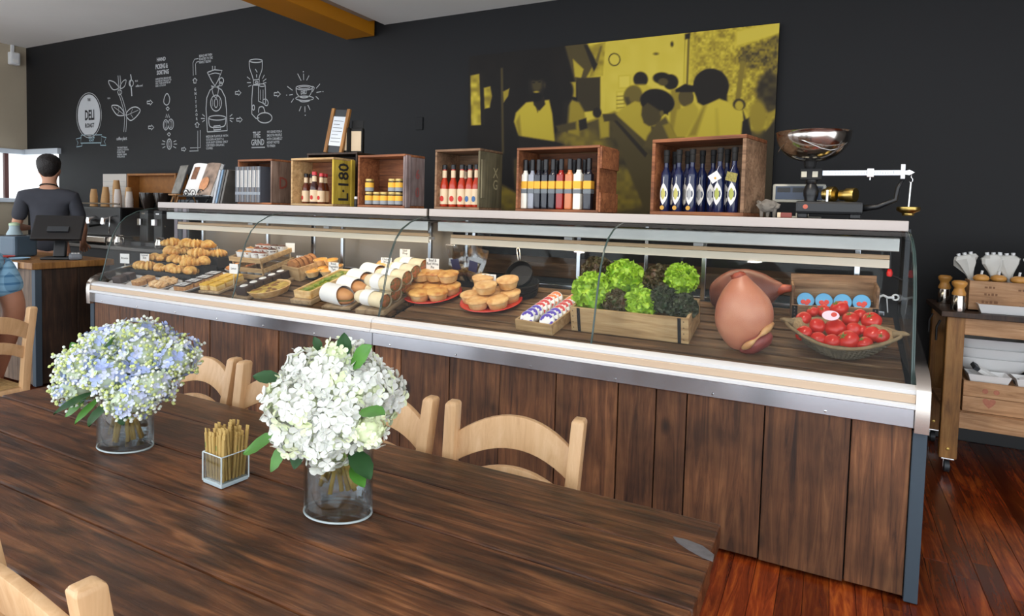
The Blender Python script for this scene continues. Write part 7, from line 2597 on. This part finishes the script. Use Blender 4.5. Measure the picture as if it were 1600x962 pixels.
def build_barista():
    base = P(77, 300, y=3.24)
    t = thing('person', 'barista in a dark grey t-shirt seen from behind at the coffee station', 'person', (base.x, 3.24, 0), (0, 0, math.radians(52)))
    J = [((0, 0, .97), (.115, .085)), ((0, .01, 1.14), (.115, .08)), ((0, .0, 1.34), (.165, .105)), ((0, -.01, 1.46), (.075, .055)), ((0, .0, 1.555), .052), ((0, .02, 1.63), (.068, .078)), ((0, .015, 1.71), (.080, .092)), ((0, .005, 1.79), (.062, .072))]
    E = [(0, 1), (1, 2), (2, 3), (3, 4), (4, 5), (5, 6), (6, 7)]
    J += [((-.03, .105, 1.665), .014), ((-.085, .0, 1.675), .018), ((.085, .0, 1.675), .018)]
    E += [(6, 8), (6, 9), (6, 10)]

    def chain(start, pts):
        prev = start
        for p in pts:
            J.append(p); E.append((prev, len(J) - 1)); prev = len(J) - 1
        return prev
    wl = chain(3, [((-.18, -.01, 1.42), .048), ((-.255, .01, 1.18), .045), ((-.27, .06, 1.14), .042), ((-.23, .27, 1.13), .028)])
    hand(J, E, wl, None, (.15, 1, -.05), (1, -.1, 0))
    wr = chain(3, [((.18, -.01, 1.42), .048), ((.255, .0, 1.18), .045), ((.262, .03, 1.14), .042), ((.23, .20, .99), .028)])
    hand(J, E, wr, None, (-.1, .8, -.5), (-1, 0, 0))
    for s in (-1, 1):
        chain(0, [((s * .095, 0, .90), (.095, .10)), ((s * .10, .02, .52), .062), ((s * .10, -.01, .10), .042), ((s * .10, .05, .045), .042), ((s * .105, .15, .035), .032)])
    obj('body', skin_mesh('body', J, E, 0), M_skin, t)
    S = [((0, 0, .84), (.172, .135)), ((0, .01, 1.12), (.158, .122)), ((0, .0, 1.34), (.182, .122)), ((0, -.01, 1.465), (.165, .105)), ((0, -.005, 1.53), (.080, .085)), ((-.185, -.01, 1.43), .078), ((-.225, -.002, 1.29), .068), ((-.247, .008, 1.20), .064), ((.185, -.01, 1.43), .078), ((.225, -.002, 1.29), .068), ((.247, .0, 1.20), .064)]
    obj('t_shirt', skin_mesh('t_shirt', S, [(0, 1), (1, 2), (2, 3), (3, 4), (3, 5), (5, 6), (6, 7), (3, 8), (8, 9), (9, 10)], 0), mat('charcoal_cotton', (62, 64, 72), .9, var=.08, vscale=12), t)
    T = [((0, 0, 1.0), (.158, .118)), ((0, 0, .93), (.16, .12))]
    TE = [(0, 1)]
    for s in (-1, 1):
        T += [((s * .095, 0, .86), (.105, .108)), ((s * .10, .02, .52), .075), ((s * .10, -.01, .09), .058)]
        m = len(T)
        TE += [(1, m - 3), (m - 3, m - 2), (m - 2, m - 1)]
    obj('trousers', skin_mesh('trousers', T, TE, 0), mat('black_denim', (30, 31, 36), .9), t)
    obj('hair', MB().blob(4, lambda c: (c.x * .096 * (1 + .05 * noise.noise(c * 5)), -.012 + c.y * (.108 if c.y < 0 else .088) * (1 + .05 * noise.noise(c * 5)), 1.755 + (c.z * .088 if c.z > 0 else c.z * (.145 if c.y < .25 else .04)) + .008 * noise.noise(c * 9))), M_hair, t, smooth=179)
    obj('lanyard', MB().tube([(.07 * math.cos(a), .065 * math.sin(a) - .01, 1.535 - .02 * math.sin(a)) for a in [2 * PI * k / 20 for k in range(21)]], .006, 6), M_blackmatte, t, smooth=179)
    for s in (-1, 1):
        obj('shoe', MB().blob(3, lambda c: (s * .103 + c.x * .05, .05 + c.y * .145, .045 + max(c.z, -.9) * .05)), M_black, t, smooth=179)


build_barista()


def plaid():
    m, N, L, b = newmat('blue_plaid_cotton')
    tc = N.new('ShaderNodeTexCoord')
    col = None
    outs = []
    for ax, sc in ((0, 95), (2, 95)):
        sx = N.new('ShaderNodeSeparateXYZ'); L.new(tc.outputs['Object'], sx.inputs[0])
        mu = N.new('ShaderNodeMath'); mu.operation = 'MULTIPLY'; mu.inputs[1].default_value = sc * 1.6
        L.new(sx.outputs[ax], mu.inputs[0])
        sn = N.new('ShaderNodeMath'); sn.operation = 'SINE'; L.new(mu.outputs[0], sn.inputs[0])
        gt = N.new('ShaderNodeMath'); gt.operation = 'GREATER_THAN'; gt.inputs[1].default_value = .6
        L.new(sn.outputs[0], gt.inputs[0]); outs.append(gt.outputs[0])
    ad = N.new('ShaderNodeMath'); ad.operation = 'ADD'; L.new(outs[0], ad.inputs[0]); L.new(outs[1], ad.inputs[1])
    rp = N.new('ShaderNodeValToRGB')
    rp.color_ramp.elements[0].color = (*srgb(132, 176, 204), 1)
    rp.color_ramp.elements[1].color = (*srgb(64, 112, 150), 1)
    dv = N.new('ShaderNodeMath'); dv.operation = 'DIVIDE'; dv.inputs[1].default_value = 2
    L.new(ad.outputs[0], dv.inputs[0]); L.new(dv.outputs[0], rp.inputs[0]); L.new(rp.outputs[0], b.inputs['Base Color'])
    b.inputs['Roughness'].default_value = .85
    return m


def build_sitter():
    # seated customer: only his arm and shirt reach into the picture; faces -x
    y = 1.45
    el = P(25, 478, y=y + .26)
    t = thing('person', 'seated customer in a blue checked shirt resting his forearm on his knee', 'person', (el.x, y, 0))
    o = Vector(t.location)
    e = el - o
    sh = Vector((-.04, .19, 1.06))
    wr = P(-6, 588, y=y + .22) - o
    J = [((.0, 0, .55), (.15, .16)), ((-.02, 0, .74), (.13, .155)), ((-.05, 0, .95), (.125, .165)), ((-.08, 0, 1.09), (.085, .10)), ((-.11, 0, 1.18), .058), ((-.15, 0, 1.26), (.08, .07)), ((-.15, 0, 1.34), (.092, .08)), ((-.14, 0, 1.42), (.07, .062))]
    E = [(0, 1), (1, 2), (2, 3), (3, 4), (4, 5), (5, 6), (6, 7)]
    J += [((-.26, 0, 1.30), .015), ((-.14, .085, 1.30), .018), ((-.14, -.085, 1.30), .018)]
    E += [(6, 8), (6, 9), (6, 10)]

    def chain(start, pts):
        prev = start
        for p in pts:
            J.append(p); E.append((prev, len(J) - 1)); prev = len(J) - 1
        return prev
    w = chain(3, [(tuple(sh), .068), (tuple(e), .056), (tuple(e * .6 + wr * .4), .052), (tuple(wr), .034)])
    hand(J, E, w, None, (-.6, -.05, -.75), (0, -1, 0))
    w = chain(3, [((-.04, -.19, 1.06), .068), ((.0, -.26, .82), .054), ((-.22, -.20, .66), .034)])
    hand(J, E, w, None, (-.8, .1, -.4), (0, 1, 0))
    for s in (-1, 1):
        chain(0, [((-.08, s * .10, .53), .10), ((-.46, s * .12, .50), .068), ((-.44, s * .12, .12), .045), ((-.48, s * .12, .05), .042), ((-.58, s * .125, .04), .034)])
    obj('body', skin_mesh('body', J, E, 0), M_skin2, t)
    mid = sh * .35 + e * .65
    S = [((.0, 0, .50), (.165, .175)), ((-.02, 0, .74), (.15, .175)), ((-.05, 0, .95), (.145, .185)), ((-.08, 0, 1.085), (.11, .125)), ((-.105, 0, 1.14), (.075, .075)), (tuple(sh), .088), (tuple(sh * .6 + e * .4), .084), (tuple(sh * .22 + e * .78), .080), ((-.04, -.19, 1.06), .088), ((-.02, -.23, .92), .08)]
    obj('checked_shirt', skin_mesh('checked_shirt', S, [(0, 1), (1, 2), (2, 3), (3, 4), (3, 5), (5, 6), (6, 7), (3, 8), (8, 9)], 0), plaid(), t)
    T = [((.02, 0, .60), (.155, .165)), ((.0, 0, .54), (.155, .165))]
    TE = [(0, 1)]
    for s in (-1, 1):
        T += [((-.10, s * .10, .535), .115), ((-.46, s * .12, .51), .085), ((-.44, s * .12, .10), .065)]
        m = len(T)
        TE += [(1, m - 3), (m - 3, m - 2), (m - 2, m - 1)]
    obj('trousers', skin_mesh('trousers', T, TE, 0), mat('dark_trousers', (36, 40, 50), .9), t)
    obj('hair', MB().blob(3, lambda c: (-.13 + c.x * .098, c.y * .09, 1.37 + c.z * (.085 if c.z > 0 else .05))), mat('grey_hair', (110, 104, 98), .6), t, smooth=179)
    for s in (-1, 1):
        obj('shoe', MB().blob(3, lambda c: (-.50 + c.x * .145, s * .122 + c.y * .05, .045 + max(c.z, -.9) * .05)), M_black, t, smooth=179)
    # his chair: back posts behind him
    chair((o.x + .25, y + .01, 0), math.radians(-90), 'beech chair under the seated customer in the checked shirt', None)


build_sitter()
